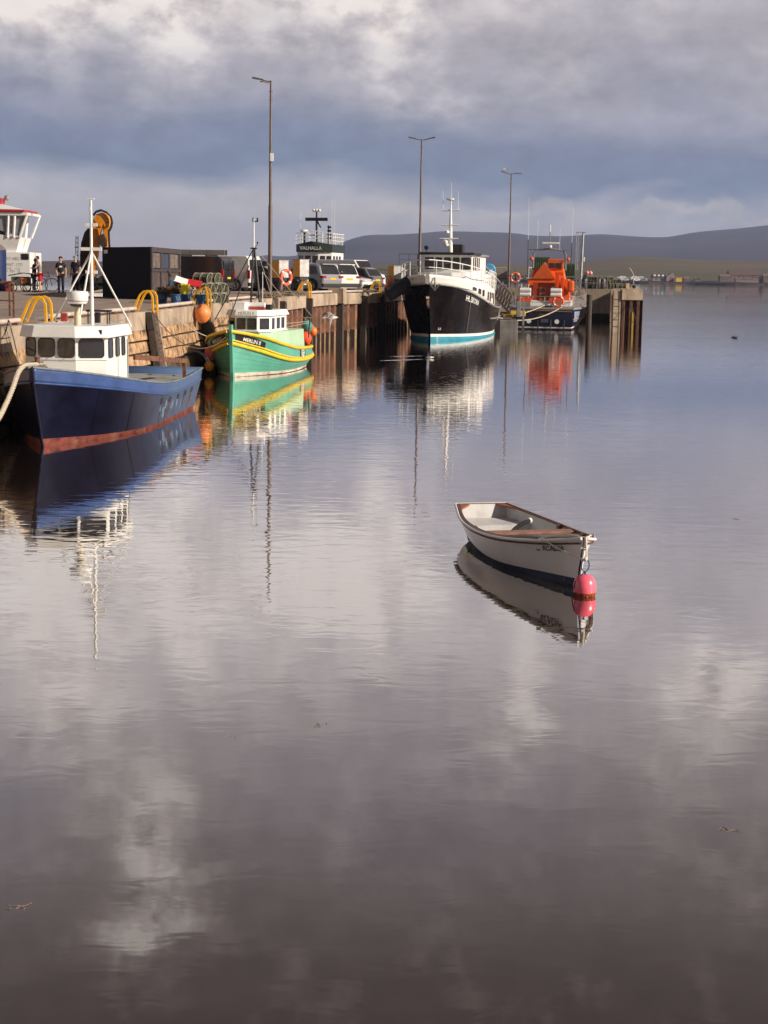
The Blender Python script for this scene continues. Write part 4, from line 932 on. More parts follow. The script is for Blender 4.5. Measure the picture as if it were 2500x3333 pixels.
# mast
ml0, ml1 = hl(1466, 820, 103.2), hl(1472, 640, 103.2); mb = MB()
mb.cyl((ml0.x, ml0.y, 5.25), (ml0.x + .1, ml0.y, 7.0), .16, .10, 10); mb.cyl((ml0.x + .1, ml0.y, 7.0), (ml0.x + .2, ml0.y, hl(1471, 655, 103.2).z), .10, .04, 10); mx_ = ml0.x + .15
mb.build('mast', cleanw, hk, smooth=True)
for (py, x0, x1) in ((685, 1440, 1498), (732, 1436, 1496), (777, 1432, 1493)):
    a, c = hl(x0, py, 103.2), hl(x1, py, 103.2); MB().cyl((mx_, a.y, a.z), (mx_, c.y, c.z), .045, n=8).build('mast_yard', cleanw, hk, smooth=True)
for px, p0, p1 in ((1443, 680, 621), (1493, 684, 621), (1471, 645, 593)):
    a, c = hl(px, p0, 103.2), hl(px, p1, 103.2); MB().cyl((mx_, a.y, a.z), (mx_, c.y, c.z), .018, .01, 6).build('whip_aerial', cleanw, hk)
a = hl(1467, 648, 103.2); MB().lathe([(.03, -.12), (.24, -.04), (.26, .03), (.0, .07)], (mx_, a.y, a.z), 18).build('aerial_disc', cleanw, hk, smooth=True)
for px, py, r in ((1457, 755, .14), (1452, 787, .15), (1455, 797, .14)):
    a = hl(px, py, 103.2); MB().lathe([(.05, -.1), (r, -.06), (r, .06), (.03, .12)], (mx_ + .15, a.y, a.z), 16).build('radar_scanner', cleanw, hk, smooth=True)
a = hl(1488, 812, 104.2); MB().bx(a.x - .5, a.x + .5, a.y - .42, a.y + .42, 5.25, 5.85).build('funnel_box', black, hk, bevel=.04)
a = hl(1388, 806, 102.4); sl_ = MB().cyl((a.x - .1, a.y, a.z), (a.x + .12, a.y, a.z), .13, n=16).build('searchlight', black, hk, smooth=True); MB().cyl((a.x, a.y, 5.2), (a.x, a.y, a.z), .025).build('lamp_post', black, hk)
# anchor at the stem
mb = MB(); q = HH.P(1, .985, 5.75, .06); mb.cyl(q, q + V((.06, .02, -.75)), .045); mb.tube([q + V((.06, -.28, -.38)), q + V((.08, 0, -.72)), q + V((.06, .32, -.38))], .05, 6); mb.build('anchor', mat('worn_steel', (.25, .24, .23), .5, .7), hk, smooth=True)
mb = MB(); mb.tube([HH.P(1, t, v, .03) for t, v in ((.80, 4.9), (.80, 4.5), (.797, 4.0), (.793, 3.4), (.79, 3.02))], .02, 5); mb.build('peeled_paint_run', mat('pale_scratch', (.30, .27, .25), .8, var=.6, sc=30), hk)
mb = MB(); a = HH.P(1, .9, 6); mb.bx(6.6, 7.4, -.35, .35, 3.3, 3.75); mb.build('windlass', white, hk, bevel=.03)
q = at(1304, 935, 95.5); t = thing('bow_fender', 'big black cylindrical fender between the quay and the black ship bow', 'fender', q)
MB().cyl((-.75, -.2, -.45), (.65, .3, .40), .42, n=20).build('fender_body', rubber, t, smooth=True, bevel=.06); MB().tube([(.65, .3, .5), (.8, .4, .9), (1.0, .6, 1.1)], .03, 6).build('fender_rope', rope_d, t)
a, c = at(1343, 905, 94.6), at(1260, 943, 103.0)
o = MB().tube(catenary(a, c, .25), .035, 6).build('mooring_rope', rope_m, smooth=True, loc=a); tag(o, 'pale slack mooring rope from the black ship bow to the quay edge', 'rope')

# ---------------------------------------------------------------- orange and blue lifeboat
nav = mat('navy_gloss', (.008, .010, .035), .22, var=.2, coat=.4)
org = mat('lifeboat_orange', (.85, .13, .012), .35, var=.06, sc=2, coat=.2)
orgd = mat('lifeboat_orange_panel', (.70, .12, .02), .45, var=.1)
lz = atan2(1, .15)
lb = thing('lifeboat', 'orange and navy lifeboat seen from its stern with radar arch and tall aerials', 'lifeboat', (12.8, 126.9, 0), lz)
LH = Hull([(-7.6, 6.2, [(0, .3), (1, .05)], [(0, -.9), (1, -.6)]),
           (-7.9, 6.9, [(0, 1.95), (.4, 2.25), (.7, 1.7), (1, .03)], [(0, -.15), (1, -.15)]),
           (-7.95, 7.2, [(0, 2.0), (.4, 2.35), (.7, 1.85), (1, .05)], [(0, .12), (1, .5)]),
           (-7.97, 7.3, [(0, 2.02), (.4, 2.4), (.7, 1.9), (1, .05)], [(0, .22), (1, .62)]),
           (-8.0, 7.7, [(0, 2.1), (.15, 2.5), (.4, 2.75), (.7, 2.4), (1, .08)], [(0, .8), (.5, .95), (1, 1.6)]),
           (-8.0, 8.1, [(0, 2.05), (.12, 2.6), (.4, 2.95), (.7, 2.7), (.88, 1.7), (1, .12)], [(0, 1.55), (.4, 1.75), (.7, 2.1), (1, 2.7)])], N=36)
LH.part('bottom', black, lb, 0, 2); LH.part('white_stripe', cleanw, lb, 2, 3); LH.part('hull_side', nav, lb, 3, 5)
LH.deck('deck', greyp, lb, 5); LH.rail('grey_fender_rail', greyp, lb, 5, .10, n=8)
gold = mat('gold_line', (.5, .27, .06), .5)
mb = MB()
for s_ in (-1, 1): mb.tube([LH.P(s_, lerp(0, .9, i / 20), 4.0, .02) for i in range(21)], .025, 5)
mb.tube([LH.P(-1, 0, 4.75) + V((-.02, 0, 0)), V((-8.1, 0, 1.42)), LH.P(1, 0, 4.75) + V((-.02, 0, 0))], .022, 5); mb.build('gold_line', gold, lb)
text('LPSBOW', .2, mat('dull_gold', (.22, .16, .06), .6), lb, lambda x, y: V((-8.05, -x, 1.10 + y)), name='stern_lettering')
for y in (1.1, -.95): MB().cyl((-7.9, y, .62), (-8.03, y, .62), .17, n=20).build('exhaust_disc', cleanw, lb, smooth=True)
mb = MB()
for y in (1.55, .45, -.5, -1.5): mb.cyl((-8.04, y * 1.0, .75), (-8.1, y * .97, .05), .045, n=6)
mb.build('stern_struts', black, lb)
MB().bx(-8.04, -8.02, -.32, .22, .55, .8).build('stern_plate', mat('plate_grey', (.08, .08, .1), .4), lb)
for s_ in (-1,): 
    mb = MB(); mb.grid([[LH.P(s_, t, v, .015) for t in (.03, .06, .09, .12)] for v in (3.7, 4.2, 4.75)]); mb.build('pale_hull_panel', mat('pale_blue_panel', (.25, .32, .45), .3), lb)
L0 = invt(lb)
def ll(px, py, y): return L0 @ at(px, py, y)
house('cabin', org, lb, [(-3.6, -1.75), (-3.6, 1.75), (1.6, 1.65), (3.6, .9), (3.6, -.9), (1.6, -1.65)], 1.6, 3.75, taper=.10, bevel=.06)
house('cabin_side_stripe', cleanw, lb, [(-3.75, -1.82), (-3.75, 1.82), (1.6, 1.72), (3.7, .95), (3.7, -.95), (1.6, -1.72)], 1.6, 2.12, taper=.02, bevel=.03)
house('cabin_recess', mat('deep_orange_recess', (.38, .05, .012), .6, var=.15), lb, [(-3.66, -.95), (-3.66, 1.15), (-3.5, 1.15), (-3.5, -.95)], 1.75, 3.45, bevel=0)
MB().bx(-3.72, -3.65, .12, .62, 2.1, 3.1).build('cabin_door', orgd, lb, bevel=.02)
for z in (2.72, 2.27): MB().bx(-3.74, -3.71, .2, .52, z, z + .3).build('door_window', glass, lb)
MB().bx(-3.72, -3.66, -.85, -.28, 2.45, 3.15).build('side_hatch', cleanw, lb, bevel=.05); MB().bx(-3.75, -3.71, -.77, -.36, 2.55, 3.06).build('hatch_window', glass, lb, bevel=.02)
for x in (-1.8, -.9, 0):
    MB().bx(x - .28, x + .28, -1.72, -1.6, 2.7, 3.25).build('side_window', glass, lb, bevel=.03)
house('upper_bridge', org, lb, [(-3.1, -1.25), (-3.1, 1.3), (.6, 1.2), (1.2, .7), (1.2, -.7), (.6, -1.2)], 3.7, 4.55, taper=.12, bevel=.05)
mb = MB(); mb.add([(-3.3, 1.25, 3.75), (-3.3, -.55, 3.75), (-3.3, .35, 5.0), (-1.6, 1.25, 3.75), (-1.6, -.55, 3.75), (-1.6, .35, 5.0)], [(0, 1, 2), (5, 4, 3), (0, 3, 4, 1), (1, 4, 5, 2), (2, 5, 3, 0)]); mb.build('orange_canopy', orgd, lb)
MB().bx(-2.9, -2.2, -1.1, .1, 4.5, 5.25).build('bridge_console', orgd, lb, bevel=.05)
for y in (-.75, -.2): MB().bx(-2.96, -2.89, y - .22, y + .22, 4.55, 4.95).build('bridge_window', glass, lb, bevel=.02)
# red arm
mb = MB(); mb.box((-3.9, -.75, 3.35), (.22, .28, 1.7), 0, -.06); mb.box((-3.95, -1.1, 3.1), (.2, .24, 1.5), 0, .05); mb.box((-3.9, -.9, 4.15), (.24, .6, .22)); mb.build('folded_crane_arm', mat('signal_red', (.90, .08, .008), .35), lb, bevel=.03)
MB().box((-3.8, -1.75, 3.2), (.7, .5, .9)).build('orange_side_pod', org, lb, bevel=.15)
# arch and mast
mb = MB(); mb.tube([(-2.6, 1.25, 4.4), (-2.6, 1.22, 5.6), (-2.6, 1.0, 5.92), (-2.6, .15, 6.0), (-2.6, 0, 6.05), (-2.6, -.15, 6.0), (-2.6, -1.0, 5.92), (-2.6, -1.22, 5.6), (-2.6, -1.25, 4.4)], .07, 8)
mb.build('radar_arch', greyp, lb, smooth=True)
mb = MB(); mb.cyl((-2.6, 0, 6.0), (-2.6, 0, 7.3), .05, .03, 8); mb.build('mast', greyp, lb, smooth=True)
MB().lathe([(.06, 0), (.14, .08), (.14, .22), (.06, .3)], (-2.75, -.05, 6.05), 14).build('radar_motor', cleanw, lb, smooth=True)
MB().bx(-2.9, -2.75, -.72, .58, 6.38, 6.52).build('radar_bar', cleanw, lb, bevel=.03)
MB().cyl((-2.6, 0, 7.3), (-2.6, 0, 7.85), .045, n=8).build('mast_light', cleanw, lb, smooth=True)
for y, z0, z1, zt in ((1.62, 4.0, 6.7, 9.9), (-1.65, 4.2, 6.5, 9.3)):
    MB().cyl((-2.8, y, z0), (-2.8, y * 1.02, z1), .03, n=6).build('aerial_base', black, lb); MB().cyl((-2.8, y * 1.02, z1), (-2.8, y * 1.04, zt), .018, .01, 6).build('aerial', cleanw, lb)
for y, zt in ((.95, 8.2), (-.75, 7.6)): MB().cyl((-2.4, y, 5.9), (-2.4, y, zt), .012, n=5).build('thin_aerial', cleanw, lb)
for y in (1.35, -1.45): MB().ball((-2.9, y, 5.25), .15, 12).build('deck_lamp', orgd, lb, smooth=True)
for s_ in (-1, 1):
    MB().tube([(-3.2, s_ * 1.95, 1.75), (-2.4, s_ * 2.05, 2.75), (-.6, s_ * 2.1, 2.85), (1.4, s_ * 2.0, 2.8), (3.2, s_ * 1.5, 2.5), (4.2, s_ * 1.2, 2.1)], .04, 6).build('side_handrail', galv, lb, smooth=True)
    for x in (-2.6, -1.4, -.2, 1.0, 2.2): MB().bx(x - .03, x + .03, s_ * 1.88 - .03, s_ * 1.88 + .03, 1.7, 2.45).build('side_stanchion', cleanw, lb)
    MB().bx(-.9, .5, s_ * 1.0 - .05, s_ * 1.0 + .05, 4.62, 4.95).build('bridge_screen', carglass, lb, bevel=.02)
MB().tube([(-2.6, 1.6, 5.95), (-2.6, -1.6, 5.95)], .025, 6).build('aerial_spreader', greyp, lb, smooth=True)
MB().bx(-7.7, -7.2, -.6, .3, 1.62, 1.8).build('stern_roller', greyp, lb, bevel=.05)
# deck gear at the stern
for y in (1.55, -.75):
    MB().cyl((-6.1, y - .42, 2.55), (-6.1, y + .42, 2.55), .17, n=14).build('white_canister', cleanw, lb, smooth=True, bevel=.03); MB().cyl((-6.1, y - .42, 2.88), (-6.1, y + .42, 2.88), .17, n=14).build('white_canister', cleanw, lb, smooth=True, bevel=.03)
    MB().bx(-6.25, -5.9, y - .45, y + .5, 2.0, 2.32).build('orange_locker', mat('red_orange_locker', (.85, .10, .02), .5), lb, bevel=.02)
    MB().bx(-6.3, -5.8, y - .4, y + .4, 1.6, 2.0).build('locker_stand', greyp, lb)
pth = [LH.P(1, t, 5, -.12) for t in (.5, .3, .15, .03)] + [V((-7.8, 1.9, 1.6)), V((-7.8, -1.9, 1.6))] + [LH.P(-1, t, 5, -.12) for t in (.03, .15, .3, .45, .6, .75, .88)]
railing('deck_railing', galv, lb, pth, .85, 30, 2, .026)
pth = [V((-3.4, 1.5, 3.75)), V((-1, 1.45, 3.75)), V((.5, 1.3, 3.75))]; railing('bridge_railing', cleanw, lb, pth, .85, 5, 2, .025)
mb = MB()
for y in (1.45, 2.0):
    mb.tube([(-4.0, y, 1.65), (-4.0, y, 2.9), (-3.9, y, 3.2), (-3.6, y, 3.3)], .025, 6)
for z in (2.1, 2.6, 3.05): mb.cyl((-4.0, 1.45, z), (-4.0, 2.0, z), .02)
mb.build('side_ladder', cleanw, lb, smooth=True)
ring_buoy('lifebuoy', 'orange lifebuoy on the lifeboat stern rail', (Matrix.Translation(lb.location) @ lb.rotation_euler.to_matrix().to_4x4()) @ V((-7.92, -1.0, 2.1)), (-.15, -1, 0), .36, .09)
# warps from the lifeboat to the pontoon
for (a, c, sg, lab) in ((at(1775, 992, 119.2), at(1614, 1028, 113.0), .25, 'upper pale mooring rope from the lifeboat stern to the pontoon'), (at(1828, 1000, 119), at(1614, 1031, 112.9), .55, 'lower sagging mooring rope across the lifeboat stern')):
    tag(MB().tube(catenary(a, c, sg), .035, 6).build('mooring_rope', rope_m, smooth=True, loc=a), lab, 'rope')

# ---------------------------------------------------------------- ship behind the cars
q = at(1045, 900, 150); vh = thing('moored_ship', 'white wheelhouse and dark mast of a ship lettered VALHALLA behind the parked cars', 'ship', (q.x - .15, 150, .5), radians(-104)); vh.scale = (.84,) * 3
VH = Hull([(-9, 6.5, [(0, .2), (1, .05)], [(0, -1.5), (1, -1.5)]), (-9.5, 7.5, [(0, 2.2), (.5, 3), (.8, 2.2), (1, .1)], [(0, 0), (1, 0)]), (-9.7, 8.6, [(0, 2.4), (.5, 3.2), (.8, 2.6), (1, .15)], [(0, 2.4), (.6, 2.4), (1, 3.8)])], N=24)
dg = mat('dark_green_paint', (.018, .030, .020), .4); VH.part('hull_side', dg, vh, 0, 2); VH.deck('deck', greyp, vh, 2)
vp = [(2.0, -1.95), (2.5, -1.0), (2.5, .6), (1.9, 1.95), (-2.8, 1.95), (-2.8, -1.95)]
house('wheelhouse', cleanw, vh, vp, 2.4, 6.4)
mb = MB(); vb = [(2.15, -2.05), (2.75, -1.1), (2.75, .7), (2.05, 2.05), (-3.0, 2.05), (-3.0, -2.05)]
house('name_fascia', dg, vh, vb, 6.35, 7.15, taper=-.0)
mb.add([V((2.1, -2.05, 7.15)), V((2.72, .2, 7.15)), V((2.0, 2.05, 7.15)), V((2.6, -.2, 7.52)), V((-2.6, 0, 7.4)), V((-3, 2.05, 7.15)), V((-3, -2.05, 7.15))], [(0, 1, 3), (1, 2, 3), (2, 5, 4, 3), (5, 6, 4), (6, 0, 3, 4)]); mb.build('roof', dg, vh)
for a, c, u0, u1 in ((vp[0], vp[1], .2, .85), (vp[1], vp[2], .06, .46), (vp[1], vp[2], .58, .96), (vp[2], vp[3], .12, .5), (vp[2], vp[3], .6, .95)): window(vh, a, c, u0, u1, 5.2, 5.95, .1, out=(1, 0))
for k in range(3): window(vh, vp[3], vp[4], .1 + k * .25, .26 + k * .25, 5.2, 5.95, .1, out=(0, 1))
text('VALHALLA', .52, wl, vh, lambda x, y: V((2.765, x - .2, 6.75 + y)), name='name_lettering', bold=.015)
mb = MB(); mb.cyl((1.3, 0, 7.3), (1.3, 0, 10.7), .14, .09, 8); mb.box((1.3, 0, 9.9), (.3, 2.5, .35), tx=.8); mb.cyl((1.3, .5, 9.0), (1.3, 0, 9.8), .08); mb.build('mast', black, vh, smooth=True)
for y in (-.32, 0, .32): MB().ball((1.3, y, 10.85), .17, 12).build('mast_dome', cleanw, vh, smooth=True)
mb = MB(); mb.cyl((1.5, -1.3, 7.3), (1.5, -1.3, 8.4), .12, n=8); sp_ = mb.build('satcom_post', black, vh); MB().lathe([(.1, 0), (.42, .08), (.44, .2), (.3, .36), (.0, .4)], (1.5, -1.3, 8.4), 16).build('satcom_dome', cleanw, vh, smooth=True)
mb = MB(); mb.cyl((.2, 1.05, 7.2), (.2, 1.05, 9.3), .07)
for z in (7.9, 8.3, 8.7, 9.1): mb.cyl((.2, .95, z), (.2, 1.35, z), .11, n=8)
mb.build('signal_post', black, vh)
railing('roof_railing', cleanw, vh, [(2.4, -2.0, 7.2), (2.5, 0, 7.5), (1.9, 2.0, 7.2), (-2.8, 2.0, 7.2), (-2.9, -2, 7.2)], 1.15, 18, 3, .045)
for y in (-2.0, 1.6, 1.9, .2): MB().cyl((.8, y, 7.3), (.8, y, 11.4 + y * .4), .02, n=5).build('whip_aerial', cleanw, vh)
MB().box((1.2, -.1, 8.2), (.2, 1.7, .16)).build('radar_bar', cleanw, vh)

# ---------------------------------------------------------------- white workboat with red roof on the left
q = at(50, 955, 92); tg = thing('white_workboat', 'white workboat wheelhouse with red roof and outward raked windows at the left edge', 'workboat', (q.x - 1.5, 92, 0), 0)
T0 = invt(tg)
def tl(px, py, y=90.5): return T0 @ at(px, py, y)
TH = Hull([(-8, 3.0, [(0, 1), (1, 1)], [(0, -1.2), (1, -1.2)]), (-8, 3.8, [(0, 2.2), (1, 2.0)], [(0, .0), (1, .0)]), (-8, 4.3, [(0, 2.4), (1, 2.2)], [(0, 2.1), (1, 2.3)])], N=8)
TH.part('hull_side', cleanw, tg, 0, 2, solid=0); TH.deck('deck', greyp, tg, 2)
a0 = tl(97, 822); xr = a0.x
house('deckhouse', cleanw, tg, [(-5, -1.5), (xr, -1.5), (xr, 1.5), (-5, 1.5)], 2.0, tl(90, 821).z, taper=0)
wz0, wz1, wz2 = tl(50, 821).z, tl(60, 772).z, tl(92, 696).z
x0, x1, x2 = tl(50, 821).x, tl(64, 772).x, tl(90, 696).x
mb = MB(); mb.add([(-5, -1.3, wz0), (x0, -1.3, wz0), (x1, -1.5, wz1), (-5, -1.5, wz1 + .9), (-5, 1.3, wz0), (x0, 1.3, wz0), (x1, 1.5, wz1), (-5, 1.5, wz1 + .9)], [(0, 1, 2, 3), (7, 6, 5, 4), (1, 5, 6, 2), (3, 2, 6, 7), (0, 3, 7, 4)]); mb.build('wheelhouse', cleanw, tg)
mb = MB()
for px0, px1 in ((64, 91), (44, 50), (24, 29), (-20, -15)):
    a, c = tl(px0, 772), tl(px1, 694)
    for s_ in (-1, 1): mb.cyl((a.x, 1.5 * s_, a.z), (c.x, 1.62 * s_, c.z), .08, n=6)
mb.box((x2 / 2 - 2.5, 0, wz2), (x2 + 5.0, 3.4, .14)); mb.build('window_frames', cleanw, tg)
g_ = mat('clear_pane', (.25, .25, .27), .1, var=.2, spec=.7)
for pa, pb, pc, pd in (((66, 768), (46, 764), (49, 700), (84, 700)),): pass
mb = MB(); a, c, d, e = tl(61, 768), tl(-30, 740), tl(-30, 702), tl(86, 702); mb.add([(p.x, -1.52, p.z) for p in (a, c, d, e)], [(0, 1, 2, 3)]); mb.build('window_panes', g_, tg)
mb = MB(); mb.bx(x1 - 1.2, x1 - .9, -1.2, -.7, wz1, wz1 + .7); mb.tube([(x1 - .8, -1.1, wz1), (x1 - .5, -1.1, wz1 + .8), (x1 - .35, -1.1, wz1 + 1.1)], .06); mb.build('helm_seat', black, tg)
red = mat('roof_red', (.42, .025, .03), .4); zr = wz2 + .1
mb = MB(); mb.add([(-5, -1.8, zr), (x2 - .15, -1.8, zr), (x2 - .15, 1.8, zr), (-5, 1.8, zr), (-5, -1.8, zr + .18), (x2 - .15, -1.8, zr + .12), (x2 - .15, 1.8, zr + .12), (-5, 1.8, zr + .18)], [(3, 2, 1, 0), (4, 5, 6, 7), (0, 1, 5, 4), (1, 2, 6, 5), (2, 3, 7, 6), (3, 0, 4, 7)]); mb.build('roof_edge', red, tg)
mb = MB(); mb.add([(-5, -1.7, zr + .18), (x2 - .3, -1.7, zr + .12), (x2 - .3, 1.7, zr + .12), (-5, 1.7, zr + .18), (-5, -.6, zr + .75), (x2 - 1.9, -.6, zr + .48), (x2 - 1.9, .6, zr + .48), (-5, .6, zr + .75)], [(4, 5, 6, 7), (0, 1, 5, 4), (1, 2, 6, 5), (2, 3, 7, 6), (3, 0, 4, 7)]); mb.build('roof', cleanw, tg)
MB().bx(-5, x2 - 1.7, -.5, .5, zr + .5, zr + .8).build('roof_cowl', red, tg, bevel=.05)
a = tl(2, 640); MB().cyl((a.x, 0, zr + .7), (a.x, 0, a.z), .06).build('mast', cleanw, tg); MB().ball((a.x, 0, a.z), .16, 12).build('mast_lamp', greyp, tg, smooth=True)
a = tl(82, 834); MB().bx(a.x - .2, a.x + .2, -1.53, -1.5, a.z - .18, a.z + .14).build('vent_grille', black, tg)
ft = mat('faint_lettering', (.50, .50, .49), .6)
for i, s_ in enumerate(('TO HIRE', 'PLANT  LTD', 'sales@     .co.uk', '01  856  32')):
    a = tl(42, (842, 861, 872, 882)[i]); text(s_, (.26, .26, .16, .24)[i], ft, tg, lambda x, y, a=a: V((a.x + x * .8, -1.515, a.z + y)), name='side_lettering')
mb = MB(); a = tl(14, 945, 90.3); 
for k in range(1): pass

# ============================================================ ON THE QUAY
def dz(y): return edge(min(149, max(24, y))).z
def on(px, y, dzv=0.): 
    p = at(px, 900, y); p.z = (dz(y) if y < 150 else 2.86) + dzv; return p
def pprism(mb, pts, y, th, org):
    n = len(pts); a = [at(px, py, y) - V(org) for px, py in pts]; b_ = [p + V((0, th, 0)) for p in a]
    return mb.add(a + b_, [tuple(range(n - 1, -1, -1)), tuple(range(n, 2 * n))] + [(i, (i + 1) % n, n + (i + 1) % n, n + i) for i in range(n)])

# ---- edge pipe, ladder hoops, ladders
pipe_m = mat('pale_kerb_pipe', (.55, .46, .40), .7, var=.15, sc=3, streak=.3, scol=(.2, .14, .1), ssc=(2, 2, 2))
for i, (a, c) in enumerate(((24, 40.6), (43.4, 53.0), (55.6, 62.4), (65.2, 73.5), (84.6, 91.0), (93.0, 98.8))):
    t = tag(MB().tube([edge(y) - frame(y)[2] * .16 + V((0, 0, .12)) for y in ys(a, c, .8)], .062, 10).build('edge_pipe', pipe_m, smooth=True, loc=edge(a)),
            ['pale pipe kerb at the left picture edge, left of the nearest yellow hoops', 'pale pipe kerb behind the blue boat between the first and second yellow hoops', 'pale pipe kerb between the second and third yellow hoops, under the blue tubs',
             'pale pipe kerb right of the large orange buoy behind the green boat', 'low kerb on the quay edge below the silver car', 'low kerb on the quay edge near the white cars'][i], 'kerb', 'pipe kerbs along the quay edge')
    mb = MB()
    for y in ys(a + .3, c - .3, 2.2): p, al, n = frame(y); mb.box(p - n * .16 + V((0, 0, .03)), (.10, .14, .07), atan2(al.y, al.x))
    mb.build('pipe_bracket', rust, t, loc=None).location = -V(t.location)
HO = [(42.2, 'nearest and leftmost pair of yellow ladder hoops, in front of the two cyclists'), (54.3, 'yellow ladder hoops in front of the dark container'), (63.8, 'yellow ladder hoops in front of the blue tub, above the large orange buoy'),
      (83.3, 'yellow ladder hoops below the grey and yellow cabinet at the silver car'), (100.2, 'farthest yellow ladder hoops beside the white hatchback')]
hoop0 = None
for i, (y, lab) in enumerate(HO):
    p, al, n = frame(y); rz_ = atan2(n.y, n.x)
    if not hoop0:
        t = thing('ladder_hoops', lab, 'ladder hoops', p, rz_, 'yellow ladder hoops on the quay edge')
        for s_ in (-.3, .3):
            prof = [(-.50, .0), (-.30, .46), (-.24, .56), (-.12, .66), (0, .68), (.10, .62), (.16, .50), (.18, .2), (.18, -.28)]
            mb = MB(); vs = []; N = len(prof); w = .045
            rows = []
            for k, (x, z) in enumerate(prof):
                a = V(prof[max(k - 1, 0)]); b_ = V(prof[min(k + 1, N - 1)]); d = (b_ - a).normalized(); nx, nz = -d.y, d.x
                rows.append([V((x + nx * .03, s_ - w, z + nz * .03)), V((x + nx * .03, s_ + w, z + nz * .03)), V((x - nx * .03, s_ + w, z - nz * .03)), V((x - nx * .03, s_ - w, z - nz * .03))])
            mb.grid(rows, closed=True); mb.add(rows[0], [(3, 2, 1, 0)]); mb.add(rows[-1], [(0, 1, 2, 3)]); mb.build('hoop', yellow, t, smooth=False)
        hoop0 = t
    else: t = dup(hoop0, p, rz_, lab)
for i, (y, z1, lab) in enumerate(((54.3, -.5, 'timber sided ladder down the stone wall under the second yellow hoops'), (63.5, -.5, 'dark ladder down the stone wall behind the large orange buoy'))):
    p, al, n = frame(y); t = thing('wall_ladder', lab, 'ladder', p + n * .12, atan2(al.y, al.x))
    H_ = p.z + .4; bt = .16
    for x in (-.30, .32): MB().add([(x - .07, -.07, -.05), (x + .07, -.07, -.05), (x + .07, .05, -.05), (x - .07, .05, -.05), (x - .07, -.07 - bt * H_, -H_), (x + .07, -.07 - bt * H_, -H_), (x + .07, .05 - bt * H_, -H_), (x - .07, .05 - bt * H_, -H_)], [(0, 1, 2, 3), (7, 6, 5, 4), (0, 4, 5, 1), (1, 5, 6, 2), (2, 6, 7, 3), (3, 7, 4, 0)]).build('side_post', mat('grey_timber', (.30, .24, .20), .9, var=.4, sc=8, streak=.5, scol=(.07, .05, .04)), t)
    MB().add([(-.75, -.12, -.02), (-.42, -.12, -.02), (-.42, .1, -.02), (-.75, .1, -.02), (-.75, -.12 - bt * H_, -H_), (-.42, -.12 - bt * H_, -H_), (-.42, .1 - bt * H_, -H_), (-.75, .1 - bt * H_, -H_)], [(0, 1, 2, 3), (7, 6, 5, 4), (0, 4, 5, 1), (1, 5, 6, 2), (2, 6, 7, 3), (3, 7, 4, 0)]).build('fender_timber', timber, t)
    for k in range(10): z = -.15 - k * .27; MB().cyl((-.25, -.03 + bt * z, z), (.27, -.03 + bt * z, z), .016, n=6).build('rung', rust, t)
# bits and ropes at the edge
tag(MB().bx(-.08, .08, -.08, .08, 0, .22).build('red_bollard', mat('old_red', (.35, .05, .04), .7, var=.3, sc=9), loc=(0, 0, 0)), 'small red post at the quay edge behind the blue boat wheelhouse', 'bollard').location = on(207, 43.5)
for (a, c, sg, m_, r_, lab) in (((at(541, 1003, 56.5)), at(672, 1094, 58.2), .12, rope_m, .014, 'pale rope running from the pipe kerb down to the green boat'), (at(493, 1010, 52.6), at(752, 1080, 59.3), .9, rope_d, .016, 'dark sagging rope from the second ladder to the green boat bow'),
                           (at(760, 968, 74.0), at(735, 1065, 59.6), .3, rope_d, .018, 'dark mooring rope hanging to the green boat port bow'), (at(0, 1105, 37.0), at(28, 1042, 38.4), .1, rope_d, .015, 'dark rope tied to the leftmost pipe kerb'),
                           (at(30, 1045, 38.6), at(64, 1185, 36.0), .0, rope_m, .014, 'thin pale rope hanging straight down the wall by the blue boat bow'), (at(1130, 945, 99.0), at(1262, 948, 108), .5, rope_m, .03, 'white slack rope lying along the far quay edge'),
                           (at(1105, 945, 91.8), at(1150, 1150, 92.5), .0, rope_d, .016, 'dark rope hanging down the sheet piles under the concrete block'), (at(1152, 990, 96.6), at(1140, 1110, 96), .0, rope_m, .012, 'thin pale line hanging down the sheet piles right of the gull'),
                           (at(905, 975, 77.5), at(935, 1025, 76), .05, rope_d, .03, 'dark chain hanging over the coping behind the green boat')):
    o = MB().tube(catenary(a, c, sg), r_, 6).build('rope', m_, smooth=True, loc=a); tag(o, lab, 'rope')
rs = random.Random(9)
for (px, y, lab) in ((870, 76.5, 'heap of pale rope on the quay edge below the lamp post'), (948, 80.5, 'heap of brown rope on the quay edge right of the tall lamp post'), (1185, 97, 'heap of rope on the quay edge by the white hatchback')):
    c0 = on(px, y); mb = MB()
    for k in range(14): mb.tube([V((rs.uniform(-.5, .5) + .3 * cos(a) * 1.3, rs.uniform(-.05, .05) + .25 * sin(a), .06 + .012 * k + .04 * sin(2 * a + k))) for a in [i * pi / 7 for i in range(14)]], .022, 5, closed=True)
    tag(mb.build('rope_heap', mat('mixed_rope', (.30, .24, .18), .9, var=.5, sc=14), smooth=True), lab, 'rope').location = c0

